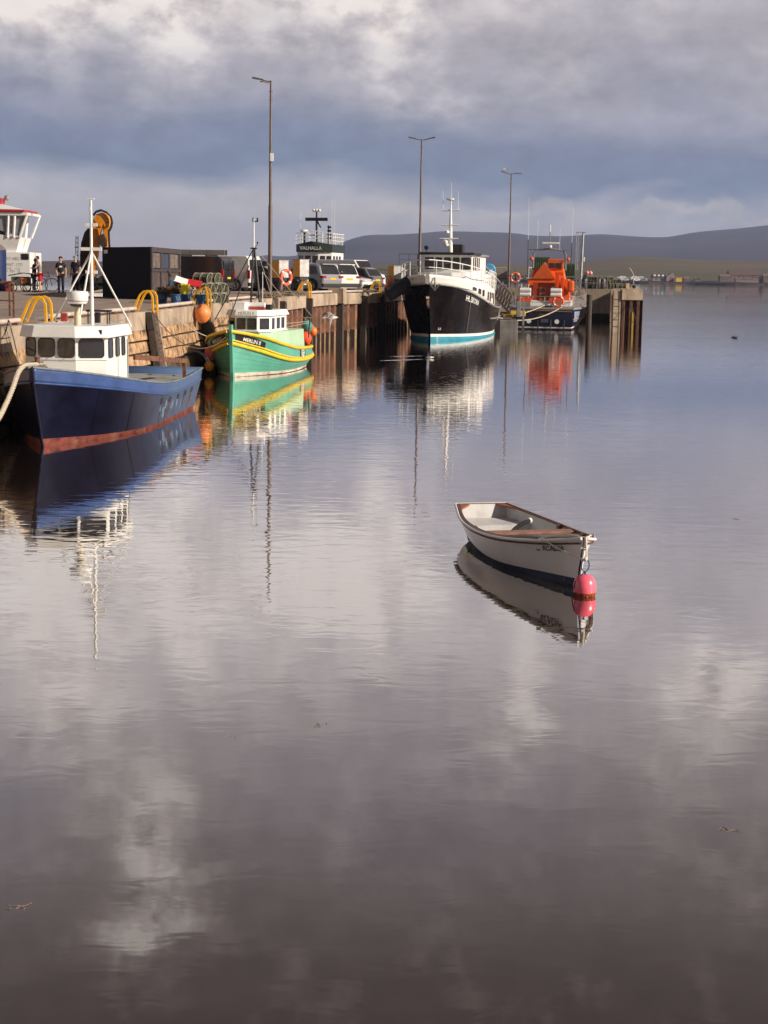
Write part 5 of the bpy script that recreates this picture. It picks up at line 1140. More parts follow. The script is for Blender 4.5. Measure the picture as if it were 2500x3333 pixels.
# ---- lamp posts
lpm = mat('lamp_post_steel', (.17, .135, .12), .5, .5, var=.15, sc=1, streak=.2, scol=(.3, .27, .25), ssc=(5, 5, .4))
def lamp(px, y, H, heads, lab, box=False, gull=False, base=None):
    p = base or on(px, y); t = thing('lamp_post', lab, 'lamp post', p, group='lamp posts on the quay')
    MB().cyl((0, 0, 0), (0, 0, H * .42), .115, .105, 14).cyl((0, 0, H * .42), (0, 0, H), .085, .055, 12).build('post', lpm, t, smooth=True)
    MB().cyl((0, 0, 0), (0, 0, .05), .22, n=14).build('base_plate', rust, t)
    for k, z in enumerate((H * .95, H * .91)): MB().cyl((-.1, 0, z), (.1, 0, z), .018).build('step_bolt', rust, t)
    for s_, tilt in heads:
        hx = s_ * 1.0
        ar_ = MB().tube([(0, 0, H - .06), (s_ * .3, -.05, H - .02), (s_ * .42, -.05, H + .01)], .03, 6).build('arm', lpm, t, smooth=True)
        MB().add([(s_ * .38, -.13, H - .0), (s_ * .38, .12, H), (s_ * 1.0, .16, H + .10 * tilt), (s_ * 1.0, -.17, H + .10 * tilt), (s_ * .38, -.13, H + .06), (s_ * .38, .12, H + .06), (s_ * .94, .13, H + .08 + .10 * tilt), (s_ * .94, -.14, H + .08 + .10 * tilt)],
                 [(3, 2, 1, 0), (4, 5, 6, 7), (0, 1, 5, 4), (1, 2, 6, 5), (2, 3, 7, 6), (3, 0, 4, 7)]).build('lamp_head', lpm, t, bevel=.015)
        MB().add([(s_ * .5, -.11, H - .004 + .02 * tilt), (s_ * .5, .10, H - .004 + .02 * tilt), (s_ * .92, .12, H - .006 + .08 * tilt), (s_ * .92, -.13, H - .006 + .08 * tilt)], [(0, 1, 2, 3)]).build('lens', mat('lamp_lens', (.5, .48, .45), .3), t)
    if box: MB().bx(-.02, .16, -.16, -.04, H * .625, H * .625 + .42).build('white_box', cleanw, t, bevel=.01)
    return t
lp1 = lamp(879, 86, 11.05, [(-1, 1.0)], 'nearest and tallest lamp post, single head pointing left, small white box halfway up', True)
lp1b = MB().add([(-.38, -.5, 10.9), (-.1, -.4, 10.9), (-.1, -.1, 10.9), (-.55, -.3, 10.95), (-.38, -.5, 10.96), (-.1, -.4, 10.96), (-.1, -.1, 10.96), (-.55, -.3, 11.0)], [(0, 3, 2, 1), (4, 5, 6, 7), (0, 1, 5, 4), (1, 2, 6, 5), (2, 3, 7, 6), (3, 0, 4, 7)]).build('lamp_head', lpm, lp1)
lamp(1365, 119, 10.9, [(-1, 1.1), (1, 1.2)], 'middle lamp post with two heads rising behind the black ship wheelhouse')
lamp(1656, 153, 10.6, [(-1, 1.6), (1, -.4)], 'farthest lamp post with two heads, a gull sitting on it')

# ---- dark container shed
blc = mat('black_container_paint', (.006, .004, .009), .7, var=.25, sc=1, spec=.15)
A = V((-10.27, 70, 0)); Bc = V((-12.95, 73.3, 0)); Cc = V((-9.85, 78.2, 0)); q0 = V((A.x, A.y, dz(70)))
ct = thing('container_shed', 'blue black steel container shed with slatted windows behind the yellow hoops', 'container', q0)
dA = Bc - A; dC = V((.42, 8.2, 0)) * .85
hgt = 2.28
def quadbox(mb, o, u, v, z0, z1): 
    o, u, v = V(o), V(u), V(v); c = [o, o + u, o + u + v, o + v]
    return mb.add([p + V((0, 0, z0)) for p in c] + [p + V((0, 0, z1)) for p in c], [(3, 2, 1, 0), (4, 5, 6, 7), (0, 1, 5, 4), (1, 2, 6, 5), (2, 3, 7, 6), (3, 0, 4, 7)])
quadbox(MB(), (0, 0, 0), dA, dC, .03, hgt).build('body', blc, ct, bevel=.02)
u = dC.normalized(); nn = V((u.y, -u.x, 0)); Lc = dC.length
frm = mat('container_frame_brown', (.055, .042, .045), .6, var=.25, sc=4)
def cpan(name, m, s0, s1, z0, z1, th=.03, par=ct, off=.0): return quadbox(MB(), u * (s0 * Lc) + nn * off, u * ((s1 - s0) * Lc), nn * th, z0, z1).build(name, m, par)
cpan('frame_rail', frm, 0, 1, hgt - .22, hgt, .07); cpan('frame_rail', frm, 0, 1, 1.22, 1.34, .07); cpan('frame_rail', frm, 0, 1, .03, .14, .07)
for s_ in (0, .30, .58, .96): cpan('frame_post', frm, s_, s_ + .04, .14, hgt - .22, .06)
for s0, s1 in ((.06, .28), (.64, .92)):
    sl = cpan('slatted_window', mat('grey_slats', (.20, .16, .14), .8, var=.3, sc=6, streak=.4, scol=(.05, .04, .04), ssc=(6, 6, .3)), s0, s1, 1.38, hgt - .26, .03)
    for k in range(5): 
        ss = lerp(s0, s1, (k + .5) / 5); cpan('slat', mat('grey_slats', (.2, .16, .14)), ss - .008, ss + .008, 1.38, hgt - .26, .03, sl, .03)
cpan('blue_panel', mat('blue_steel_panel', (.035, .05, .09), .4), .35, .57, 1.36, hgt - .26, .035)
for s0, s1 in ((.05, .29), (.35, .57), (.63, .95)): cpan('lower_panel', mat('dirty_panel', (.07, .05, .045), .8, var=.4, sc=3, streak=.5, scol=(.13, .11, .1)), s0, s1, .15, 1.2, .02)
v = dA.normalized(); n2 = V((v.y, -v.x, 0)); n2 = n2 if n2.y < 0 else -n2
quadbox(MB(), dA * .88 + n2 * .0, dA * .08, n2 * .01, hgt - .28, hgt - .12).build('white_notice', cleanw, ct)
a0 = dA * .02
MB().cyl(V((0, 0, 1.0)) + u * (Lc * .62) + nn * .1, u * (Lc * .5) + nn * .1 + V((0, 0, 1.28)), .02).build('hose', rubber, ct)

# ---- tubs, boxes, nets, pots
tubm = mat('tub_blue', (.012, .085, .22), .45, var=.2, sc=6, streak=.3, scol=(.2, .28, .35), ssc=(8, 8, 2), thr=.6)
tub0 = None
for i, (px, y, lab) in enumerate(((529, 64.6, 'leftmost blue tub heaped with brown net'), (571, 63.4, 'blue tub with rope handle between the net and the yellow box'), (604, 64.0, 'blue tub under the yellow box'), (652, 63.6, 'blue tub behind the third yellow ladder hoops'))):
    if not tub0:
        t = thing('blue_tub', lab, 'tub', on(px, y), 0, 'blue plastic tubs on the quay')
        MB().lathe([(.165, 0), (.205, .36), (.222, .37), (.222, .40), (.195, .40), (.155, .03), (.02, .02)], n=22).build('tub_body', tubm, t, smooth=True)
        MB().tube([(-.05, -.2, .30), (-.02, -.225, .18), (.06, -.215, .22), (.07, -.21, .31)], .010, 5).build('rope_handle', rope_m, t); tub0 = t
    else: dup(tub0, on(px, y), [0, .5, 1.9, 3][i], lab)
def heap(name, lab, px, y, z, w, d, h, m_, seed, cat='net', n=42, r=.02):
    rr = random.Random(seed); mb = MB()
    for k in range(n):
        c = V((rr.gauss(0, .35) * w, rr.gauss(0, .35) * d, abs(rr.gauss(0, .4)) * h)); R = rr.uniform(.05, .14)
        q = V((rr.gauss(0, 1), rr.gauss(0, 1), rr.gauss(0, 1))).to_track_quat('Z', 'Y')
        mb.tube([c + q @ V((R * cos(a), R * sin(a), rr.uniform(-.03, .03))) for a in [i * pi / 5 for i in range(10)]], r, 5, closed=True)
    mb.ball((0, 0, h * .2), 1, 14)
    for i in range(len(mb.v) - 13 * 14, len(mb.v)): p = mb.v[i]; mb.v[i] = V((p.x * w * .62, p.y * d * .6, (p.z - h * .2) * h * .5 + h * .25 + .03 * noise.noise(p * 4)))
    o = mb.build(name, m_, smooth=True); o.location = on(px, y, z); return tag(o, lab, cat)
netm = mat('brown_net', (.19, .10, .05), .95, var=.6, sc=16, bump=1, bsc=60)
heap('fishing_net', 'dark green brown net heaped on the leftmost blue tub', 529, 64.6, .40, .28, .25, .26, mat('dark_net', (.06, .05, .03), .95, var=.6, sc=16), 1)
heap('fishing_net', 'light brown net heaped over the two middle blue tubs', 565, 64.4, .36, .42, .3, .40, netm, 2, n=60)
heap('fishing_net', 'mixed pale net and rope behind the yellow hoops beside the pots', 640, 66.2, .25, .4, .3, .35, mat('pale_net', (.42, .36, .28), .9, var=.5, sc=14), 3, n=50)
def crate(name, lab, px, py, y, d, m_, rot, lip=.03):
    p = at(px, py, y); t = thing(name, lab, 'fish box', p); t.rotation_euler = rot; x, yy, z = d; w = .025
    mb = MB(); mb.box((0, 0, -z / 2 + w / 2), (x, yy, w))
    for s_ in (-1, 1): mb.box((s_ * (x / 2 - w / 2), 0, 0), (w, yy, z)); mb.box((0, s_ * (yy / 2 - w / 2), 0), (x - 2 * w - .004, w, z))
    mb.build('box_body', m_, t)
    for s_ in (-1, 1): MB().box((s_ * (x / 2 + lip / 2), 0, z / 2 - .02), (lip, yy, .04)).build('rim', m_, t); MB().box((s_ * (x / 2 + .004), 0, z * .15), (.012, yy * .3, z * .18)).build('hand_hole', black, t)
    return t
crate('fish_box', 'white plastic fish box tipped upside down on top of the tubs', 587, 916, 64.5, (.52, .4, .24), cleanw, (radians(165), radians(18), .3))
crate('fish_box', 'red plastic fish box lying beside the lobster pots', 630, 921, 64.8, (.58, .4, .25), mat('red_box', (.52, .015, .02), .4, var=.1), (radians(4), radians(8), .3))
crate('fish_box', 'yellow plastic fish box standing on end on a blue tub', 601, 940, 64.0, (.30, .36, .36), mat('yellow_box_plastic', (.78, .66, .02), .4, var=.06), (radians(10), radians(8), .2))
crate('fish_box', 'small blue fish box behind the white one, against the container', 570, 924, 66.2, (.5, .4, .24), tubm, (0, radians(10), .3))
pot0 = None; potn = mat('pot_netting', (.045, .05, .025), .95, var=.6, sc=30, bump=1, bsc=90); potr = mat('pot_rope', (.34, .31, .24), .9, var=.5, sc=12)
def make_pot(lab, grp, name='lobster_pot'):
    t = thing(name, lab, 'lobster pot', (0, 0, 0), 0, grp); Wd, Hh, Ln = .27, .40, .34
    arch = [(-Wd, 0), (-Wd, .14)] + [(-Wd * cos(a), .14 + (Hh - .14) * sin(a)) for a in [i * pi / 8 for i in range(1, 8)]] + [(Wd, .14), (Wd, 0)]
    for x in (-Ln, 0, Ln): MB().tube([(x, a, b_) for a, b_ in arch], .017, 5, closed=True).build('hoop', potr, t, smooth=True)
    mb = MB()
    for k in (0, 2, 5, 8, 10): mb.cyl((-Ln, arch[k][0], arch[k][1]), (Ln, arch[k][0], arch[k][1]), .012, n=5)
    mb.build('frame_bar', potr, t)
    rr = random.Random(4); mb = MB()
    mb.grid([[V((x, a * .93, b_ * .94 + .005)) for a, b_ in arch] for x in (-Ln * .97, Ln * .97)], closed=True); mb.build('netting', potn, t)
    for x_ in (-.9, .9): MB().add([(Ln * x_, a * .9, b_ * .92) for a, b_ in arch], [tuple(range(len(arch)))]).build('end_netting', potn, t)
    mb = MB()
    for k in range(9):
        x = lerp(-Ln, Ln, (k + .5) / 9); mb.tube([(x, a * 1.0, b_) for a, b_ in arch], .006, 4)
    for k in range(7):
        y = lerp(-Wd * .9, Wd * .9, k / 6); mb.tube([(Ln * .98, y, .0), (Ln * .98, y * .8, .14 + .22 * sqrt(max(0, 1 - (y / Wd) ** 2)))], .006, 4)
    mb.tube([(Ln + .01, .1, .38), (Ln + .06, .02, .22), (Ln + .05, -.05, .05), (Ln + .08, -.12, -.1)], .014, 5)
    mb.build('lashing', potr, t); return t
pots = [(665, 66.0, 0, 'lobster pot, left one of the bottom row of the quay stack'), (688, 66.5, 0, 'lobster pot, middle one of the bottom row of the quay stack'), (712, 67.0, 0, 'lobster pot, right one of the bottom row of the quay stack'),
        (668, 66.6, .41, 'lobster pot, left one of the middle row of the quay stack'), (692, 67.0, .41, 'lobster pot, middle one of the middle row of the quay stack'), (712, 67.5, .41, 'lobster pot, right one of the middle row of the quay stack'),
        (662, 66.9, .82, 'lobster pot on top of the stack, behind the red box'), (689, 67.3, .82, 'lobster pot on top of the stack nearest the dark van')]
for i, (px, y, z, lab) in enumerate(pots):
    p = on(px, y, z)
    if not pot0: pot0 = make_pot(lab, 'lobster pots stacked on the quay'); pot0.location = p; pot0.rotation_euler.z = -.9
    else: dup(pot0, p, [-.9, -.95, -.8, -.85, -1.0, -.9, -.45, -.5][i], lab)

# ---- power cabinets and lifebuoy
gpan = mat('zinc_panel', (.40, .39, .38), .45, .5, var=.2, sc=5)
cabm = mat('cabinet_yellow', (.80, .36, .005), .4, var=.06)
def cabinet(px, py, y, lab, sc=1.):
    p = at(px, py, y); p0 = V((p.x, p.y, dz(y))); t = thing('power_cabinet', lab, 'cabinet', p0, radians(40), 'yellow and grey cabinets on the quay'); z = p.z - p0.z
    MB().bx(-.30, .30, -.30, .30, z - .44, z + .44).build('cabinet_body', gpan, t, bevel=.01)
    MB().bx(-.31, -.303, -.29, .29, z - .43, z + .43).build('yellow_side', cabm, t); MB().bx(-.33, .33, -.33, .33, z + .44, z + .46).build('lid', gpan, t)
    MB().bx(-.24, .24, -.24, .24, z - .6, z - .44).build('stand', black, t); MB().cyl((0, 0, 0), (0, 0, z - .6), .12, n=10).build('pedestal', lpm, t); MB().bx(.303, .31, -.2, .2, z - .3, z + .3).build('door', gpan, t)
    return t
cabinet(913, 876, 83.5, 'yellow sided grey cabinet carrying the orange lifebuoy, right of the tall lamp post')
cabinet(980, 873, 84.2, 'yellow sided grey cabinet standing in front of the silver car')
cabinet(1284, 887, 109, 'yellow cabinet farther along the quay just left of the black ship bow')
ring_buoy('lifebuoy', 'orange lifebuoy hanging on the grey side of the cabinet by the tall lamp post', at(931, 903, 82.8), (.75, -.65, 0), .36, .085)

# ---- vehicles
def vehicle(name, lab, cat, pos, rzd, L, Wd, Hh, kind, m, front=True, group=None, wheel=.34):
    t = thing(name, lab, cat, (pos[0], pos[1], dz(pos[1])), radians(rzd), group); x0, x1 = -L / 2, L / 2
    g = .22
    if kind == 'van': prof = [(x0, .35), (x0 - .0, .95), (x0 + .06, Hh - .18), (x0 + .2, Hh), (x1 - 1.55, Hh), (x1 - .95, Hh * .62), (x1 - .12, Hh * .52), (x1, Hh * .36), (x1, g + .08), (x0 + .05, g)]; belt = Hh * .55
    elif kind == 'suv': prof = [(x0 + .03, .42), (x0, .80), (x0 + .14, 1.02), (x0 + .42, Hh - .10), (x0 + .75, Hh - .01), (x0 + 1.7, Hh), (x0 + 2.5, Hh - .05), (x0 + 3.25, 1.08), (x1 - .25, .95), (x1 - .02, .78), (x1, .40), (x1 - .1, g), (x0 + .12, g)]; belt = 1.02
    else: prof = [(x0 + .03, .40), (x0, .75), (x0 + .10, .95), (x0 + .55, Hh - .08), (x0 + .95, Hh), (x0 + 1.75, Hh - .01), (x0 + 2.7, .96), (x1 - .35, .80), (x1 - .05, .62), (x1, .38), (x1 - .1, g), (x0 + .12, g)]; belt = .93
    def hw(z): 
        w = Wd / 2
        if z <= belt: return w * (1 - .05 * max(0, (.5 - z)) / .5) 
        return w * (1 - (.05 if kind == 'van' else .20) * (z - belt) / (Hh - belt))
    def nar(x): 
        e = min(x - x0, x1 - x); return 1 - .10 * max(0, 1 - e / .45) ** 2
    # densify the outline for rounder shape
    P_ = []; n = len(prof)
    for i in range(n):
        a, c = prof[i], prof[(i + 1) % n]; 
        for k in range(4): P_.append((lerp(a[0], c[0], k / 4), lerp(a[1], c[1], k / 4)))
    cx, cz = 0, belt * .8
    mb = MB(); rows = []
    for f in (-1, -.93, 0, .93, 1):
        r_ = []
        for x, z in P_:
            s_ = .975 if abs(f) == 1 else 1
            r_.append(V((x * s_, f * hw(z) * nar(x), cz + (z - cz) * (s_))))
        rows.append(r_)
    mb.grid(rows, closed=True); N = len(P_)
    mb.add(rows[0], [tuple(range(N))]); mb.add(rows[-1], [tuple(range(N))])
    mb.build('body', m, t, smooth=True)
    def side(pl, off, name, mm, par=t):
        for s_ in (-1, 1):
            k = MB().add([(x, s_ * (hw(z) * nar(x) + off), z) for x, z in pl] + [(x, s_ * (hw(z) * nar(x) - .02), z) for x, z in pl], [tuple(range(len(pl))), tuple(range(2 * len(pl) - 1, len(pl) - 1, -1))] + [(i, (i + 1) % len(pl), len(pl) + (i + 1) % len(pl), len(pl) + i) for i in range(len(pl))]); k.build(name, mm, par)
    def across(p0, p1, w, off, name, mm):       # pane across the car between two profile points
        d = V((p1[0] - p0[0], 0, p1[1] - p0[1])); nrm = V((-d.z, 0, d.x)).normalized()
        if nrm.x * (p0[0] + p1[0]) < 0 and abs(nrm.x) > .2: nrm = -nrm
        if abs(nrm.x) <= .2 and nrm.z < 0: nrm = -nrm
        a, c = V((p0[0], 0, p0[1])) + nrm * off, V((p1[0], 0, p1[1])) + nrm * off
        return MB().add([a + V((0, -hw(p0[1]) * w * nar(p0[0]), 0)), a + V((0, hw(p0[1]) * w * nar(p0[0]), 0)), c + V((0, hw(p1[1]) * w * nar(p1[0]), 0)), c + V((0, -hw(p1[1]) * w * nar(p1[0]), 0))], [(0, 1, 2, 3)]).build(name, mm, t)
    if kind == 'van':
        side([(x1 - 1.95, Hh * .60), (x1 - 1.95, Hh * .88), (x1 - 1.55, Hh * .88), (x1 - 1.12, Hh * .62)], .008, 'side_window', carglass)
        if 'minibus' in name: side([(x0 + .5, Hh * .60), (x0 + .5, Hh * .88), (x1 - 2.15, Hh * .88), (x1 - 2.15, Hh * .60)], .008, 'rear_side_window', carglass)
        across((x1 - 1.50, Hh - .06), (x1 - 1.0, Hh * .645), .88, .02, 'windscreen', carglass); ax = (x0 + .95, x1 - .85)
        for s_ in (-1, 1): MB().bx(x0 - .015, x0 + .01, .04 * s_, .42 * Wd * s_, Hh * .60, Hh * .90).build('rear_window', carglass, t, bevel=.01)
        side([(x0 + .9, Hh * .5), (x0 + .9, Hh * .515), (x1 - 2.1, Hh * .515), (x1 - 2.1, Hh * .5)], .01, 'slide_rail', black)
    elif kind == 'suv':
        side([(x0 + .48, 1.10), (x0 + .72, Hh - .16), (x0 + 1.25, Hh - .11), (x0 + 1.25, 1.08)], .006, 'rear_quarter_window', carglass); side([(x0 + 1.33, 1.08), (x0 + 1.33, Hh - .11), (x0 + 2.1, Hh - .11), (x0 + 2.1, 1.08)], .006, 'side_window', carglass); side([(x0 + 2.18, 1.08), (x0 + 2.18, Hh - .12), (x0 + 2.45, Hh - .16), (x0 + 3.02, 1.10)], .006, 'front_side_window', carglass)
        across((x0 + .16, 1.08), (x0 + .40, Hh - .14), .86, .02, 'rear_window', carglass); across((x0 + 2.55, Hh - .10), (x0 + 3.2, 1.12), .9, .02, 'windscreen', carglass); ax = (x0 + .92, x1 - .95)
        MB().box((x0 + .42, 0, Hh - .05), (.36, Wd * .68, .05)).build('spoiler', m, t, bevel=.01)
    else:
        side([(x0 + .42, 1.02), (x0 + .72, Hh - .14), (x0 + 1.2, Hh - .11), (x0 + 1.2, 1.0)], .006, 'rear_side_window', carglass); side([(x0 + 1.28, 1.0), (x0 + 1.28, Hh - .11), (x0 + 1.75, Hh - .12), (x0 + 2.5, 1.02)], .006, 'front_side_window', carglass)
        across((x0 + .16, 1.02), (x0 + .52, Hh - .13), .86, .02, 'rear_window', carglass); across((x0 + 1.85, Hh - .06), (x0 + 2.62, 1.0), .9, .02, 'windscreen', carglass); ax = (x0 + .78, x1 - .85)
    rims = mat('alloy_rim', (.5, .5, .5), .3, .8, var=.1)
    for axx in ax:
        for s_ in (-1, 1):
            y = s_ * (Wd / 2 - .10); wl_ = MB().cyl((axx, y - .11, wheel), (axx, y + .11, wheel), wheel, n=24).build('wheel', rubber, t, smooth=True)
            MB().cyl((axx, s_ * (Wd / 2 - .03) - s_ * .10, wheel), (axx, s_ * (Wd / 2 - .002), wheel), wheel + .075, n=24).build('wheel_arch', black, t)
            mb = MB(); yo = s_ * (Wd / 2 + .012)
            for k in range(7): a = 2 * pi * k / 7; mb.box((axx + cos(a) * wheel * .37, yo, wheel + sin(a) * wheel * .37), (wheel * .66, .02, .055), 0, 0, -a)
            mb.tube([(axx + cos(a) * wheel * .68, yo, wheel + sin(a) * wheel * .68) for a in [2 * pi * k / 20 for k in range(20)]], .022, 5, closed=True); mb.build('rim', rims, wl_)
            wl_.data.vertices[0].co = wl_.data.vertices[0].co
            MB().cyl((axx, s_ * (Wd / 2 - .01), wheel), (axx, s_ * (Wd / 2 + .006), wheel), wheel * .98, n=24).build('tyre', rubber, wl_)
    tl_ = mat('tail_light', (.35, .012, .012), .2, coat=.5); zt = {'van': 1.0, 'suv': .92, 'car': .85}.get(kind, .85); hl_ = mat('head_light', (.65, .65, .65), .1, .3, coat=.5)
    for s_ in (-1, 1):
        if kind == 'van': MB().bx(x0 - .02, x0 + .12, s_ * Wd * .43, s_ * Wd * .502, .75, 1.25).build('tail_light', tl_, t, bevel=.01)
        else: MB().box((x0 + .10, s_ * Wd * .405, zt), (.26, Wd * .17, .13)).build('tail_light', tl_, t, bevel=.02)
        MB().box((x1 - .16, s_ * Wd * .38, zt * (.80 if kind != 'van' else .86)), (.3, Wd * .17, .16)).build('headlight', hl_, t, bevel=.03)
        MB().box((x1 - 1.45 if kind != 'van' else x1 - 1.2, s_ * (Wd / 2 + .09), belt + .06), (.12, .18, .13)).build('door_mirror', black, t, bevel=.02)
    MB().box((x0 - .012, 0, zt - .12 if kind != 'van' else .78), (.02, .52, .115)).build('number_plate', mat('yellow_plate', (.80, .50, .02), .5), t)
    MB().box((x1 + .008, 0, .45), (.02, .52, .11)).build('number_plate', cleanw, t)
    MB().box((x0 + .05, 0, .42), (.18, Wd * .92, .2)).build('rear_bumper', mat('bumper_black', (.03, .03, .032), .7), t, bevel=.03); MB().box((x1 - .06, 0, .36), (.16, Wd * .8, .2)).build('front_grille', mat('bumper_black', (.03, .03, .032), .7), t, bevel=.03)
    if kind == 'van' :
        MB().bx(x0 - .012, x0 + .01, -.012, .012, .5, Hh * .95).build('door_gap', black, t)
    return t
def paint(n, c, **k): return mat(n, c, .25, coat=.6, var=.03, **k)
silver = paint('silver_car_paint', (.42, .43, .46)); silver.node_tree.nodes['Principled BSDF'].inputs['Metallic'].default_value = .35
whitep = paint('white_car_paint', (.80, .80, .79)); dkgrey = paint('charcoal_car_paint', (.022, .017, .02)); blackp = paint('black_car_paint', (.012, .010, .012)); midgrey = paint('grey_car_paint', (.16, .155, .165))
pk = 'vehicles parked on the quay'
dv = vehicle('panel_van', 'charcoal panel van with a long ladder on its roof behind the lobster pots', 'van', (-11.6, 92.7), 165, 5.3, 1.95, 1.98, 'van', dkgrey, group=pk)
rl = V((0, 0, 0)); t = thing('roof_ladder', 'long aluminium ladder lying on the roof of the charcoal van', 'ladder', dv.location + V((0, 0, 2.06)), dv.rotation_euler.z)
for s_ in (-1, 1): MB().bx(-2.2, 2.9, -.9 + s_ * .04 - .02, -.9 + s_ * .04 + .02, .0 + .0, .30).build('side_rail', mat('dull_aluminium', (.42, .38, .34), .5, .6), t) if s_ < 0 else MB().bx(-2.2, 2.9, -.52, -.48, .0, .3).build('side_rail', mat('dull_aluminium', (.42, .38, .34), .5, .6), t)
for k in range(18): MB().cyl((-2.1 + k * .29, -.9, .15), (-2.1 + k * .29, -.5, .15), .02, n=6).build('rung', black, t)
for x in (-1.6, 0, 1.8): MB().bx(x - .04, x + .04, -.9, .9, -.10, .0).build('roof_bar', black, dv).location = (0, 0, 2.08)
vehicle('panel_van', 'white panel van behind the charcoal van, rear doors to the right', 'van', (-10.3, 97.3), 160, 5.2, 1.95, 2.08, 'van', whitep, group=pk)
vehicle('dark_off_roader', 'dark off road car between the white van and the tall lamp post', 'car', (-9.0, 101.4), 155, 4.6, 1.85, 1.85, 'suv', blackp, group=pk)
vehicle('black_hatchback', 'black hatchback with bright alloy wheels between the two cabinets', 'car', (-6.95, 96.6), -15, 4.2, 1.78, 1.50, 'car', blackp, group=pk)
vehicle('silver_estate_car', 'large silver off road estate car right of the second cabinet', 'car', (-5.1, 99.9), 139, 4.7, 1.9, 1.72, 'suv', silver, group=pk, wheel=.38)
vehicle('white_off_roader', 'white off road car with black rear window next to the silver car', 'car', (-3.9, 104.2), 132, 4.5, 1.9, 1.76, 'suv', whitep, group=pk, wheel=.37)
vehicle('white_hatchback', 'white hatchback facing right between the white off roader and the far ladder hoops', 'car', (-2.9, 107.8), -32, 4.0, 1.75, 1.48, 'car', whitep, group=pk)
vehicle('grey_hatchback', 'grey hatchback with red tail light in front of the white minibus', 'car', (-2.45, 111.6), 148, 4.2, 1.8, 1.58, 'car', midgrey, group=pk)
vehicle('white_minibus', 'tall white minibus facing right at the back of the parked cars', 'minibus', (-2.7, 116.0), -32, 5.0, 1.92, 2.12, 'van', whitep, group=pk)

# ---- trailer and floats near the black ship
q = on(1326, 113); t = thing('grey_trailer', 'dark grey box trailer with thin rail behind the black ship bow railing', 'trailer', q)
MB().bx(-.66, .66, -1, 1, .75, 1.75).build('trailer_box', mat('trailer_grey', (.09, .09, .09), .6, var=.2), t, bevel=.02); MB().bx(-.6, .6, -.9, .9, .45, .75).build('chassis', black, t)
for s_ in (-1, 1): MB().cyl((s_ * .62, -.2, .33), (s_ * .75, -.2, .33), .33, n=18).build('wheel', rubber, t)
railing('top_rail', black, t, [(-.6, -1, 1.75), (.7, -1, 1.75), (.7, 1, 1.75)], .8, 6, 2, .015)
for i, (px, dz_, r, m_, lab) in enumerate(((1262, .22, .24, redbuoy, 'red float at the foot of the far yellow cabinet, leftmost'), (1271, .7, .25, orange, 'orange float on top of the pile by the far yellow cabinet'), (1273, .24, .22, tubm, 'dark blue float at the foot of the far yellow cabinet'))):
    buoy('float', lab, on(px, 106.5, dz_), r, m_, 1.05)
q = at(1268, 880, 125); fn = thing('wire_fence_panel', 'thin metal fence panel on the quay right of the white minibus', 'fence', (q.x, 125, dz(125)))
railing('fence_rails', black, fn, [(-1.1, 0, 0), (1.3, .3, 0)], 1.5, 14, 2, .015)

# ---- crane lorry
q = on(300, 84.5); cr = thing('crane_lorry', 'dark lorry with a folded orange loader crane behind the blue boat mast', 'crane', q)
crm = mat('crane_orange', (.72, .26, .01), .45, var=.2, sc=3, streak=.3, scol=(.2, .08, .02), ssc=(3, 3, 1)); crd = mat('crane_dark', (.05, .025, .018), .7, var=.5, sc=4)
def cp(name, pts, y, th, m_): return pprism(MB(), pts, y, th, q).build(name, m_, cr, bevel=.02)
cp('inner_boom', [(290, 945), (286, 900), (288, 838), (296, 775), (305, 735), (322, 735), (326, 765), (318, 830), (309, 880), (306, 945)], 84.6, .35, crm)
cp('hydraulic_pack', [(262, 905), (260, 830), (264, 790), (274, 757), (286, 742), (296, 752), (292, 810), (286, 905)], 84.9, .6, crd)
cp('knuckle', [(303, 745), (303, 712), (314, 697), (332, 691), (348, 697), (356, 715), (354, 738), (343, 742), (334, 728), (329, 745), (322, 768), (316, 745)], 84.4, .45, crm)
cp('outer_boom', [(334, 722), (354, 736), (350, 790), (353, 836), (352, 887), (340, 887), (338, 830), (336, 790)], 84.55, .3, crm)
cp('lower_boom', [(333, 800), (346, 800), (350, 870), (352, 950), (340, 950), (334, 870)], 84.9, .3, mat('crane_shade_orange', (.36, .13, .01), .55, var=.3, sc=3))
cp('joint_block', [(321, 768), (335, 760), (345, 780), (347, 800), (335, 806), (322, 795)], 84.3, .5, crd)
mb = MB()
for dd in (0, 3, 6): mb.tube([at(x + dd * .3, y_ + dd * .4, 84.3) - q for x, y_ in ((303, 700), (312, 688), (328, 683), (346, 690), (360, 704), (364, 722), (361, 738), (353, 752), (354, 780), (357, 830), (362, 885))], .045, 6)
mb.tube([at(x, y_, 84.2) - q for x, y_ in ((328, 700), (336, 713), (346, 724), (356, 724))], .03, 5); mb.build('hydraulic_hose', rubber, cr, smooth=True)
cp('base_column', [(300, 905), (322, 905), (324, 955), (298, 955)], 84.5, .8, crd); cp('lorry_deck', [(232, 918), (390, 922), (390, 936), (232, 934)], 84.4, 2.2, black)
cp('lorry_cab', [(258, 862), (292, 864), (294, 925), (256, 925)], 84.8, 1.9, mat('dark_cab_paint', (.02, .012, .014), .4)); 
for k, px in enumerate((262, 288, 345, 372)): 
    p = at(px, 940, 84.5) - q; MB().cyl((p.x, -.1, .45), (p.x, .25, .45), .45, n=20).build('wheel', rubber, cr)
mb = MB()
for x in (247, 254): mb.tube([at(x, 768, 84.8) - q, at(x - 1, 905, 84.8) - q], .022, 5)
for k in range(9): mb.cyl(at(247, 775 + k * 15, 84.8) - q, at(254, 775 + k * 15, 84.8) - q, .018, n=5)
for yy in (803, 830, 860, 885): mb.tube([at(254, yy, 84.8) - q, at(243, yy + 2, 84.5) - q, at(246, yy + 4, 84.0) - q, at(256, yy, 84.4) - q], .018, 5)
mb.build('access_ladder', black, cr)
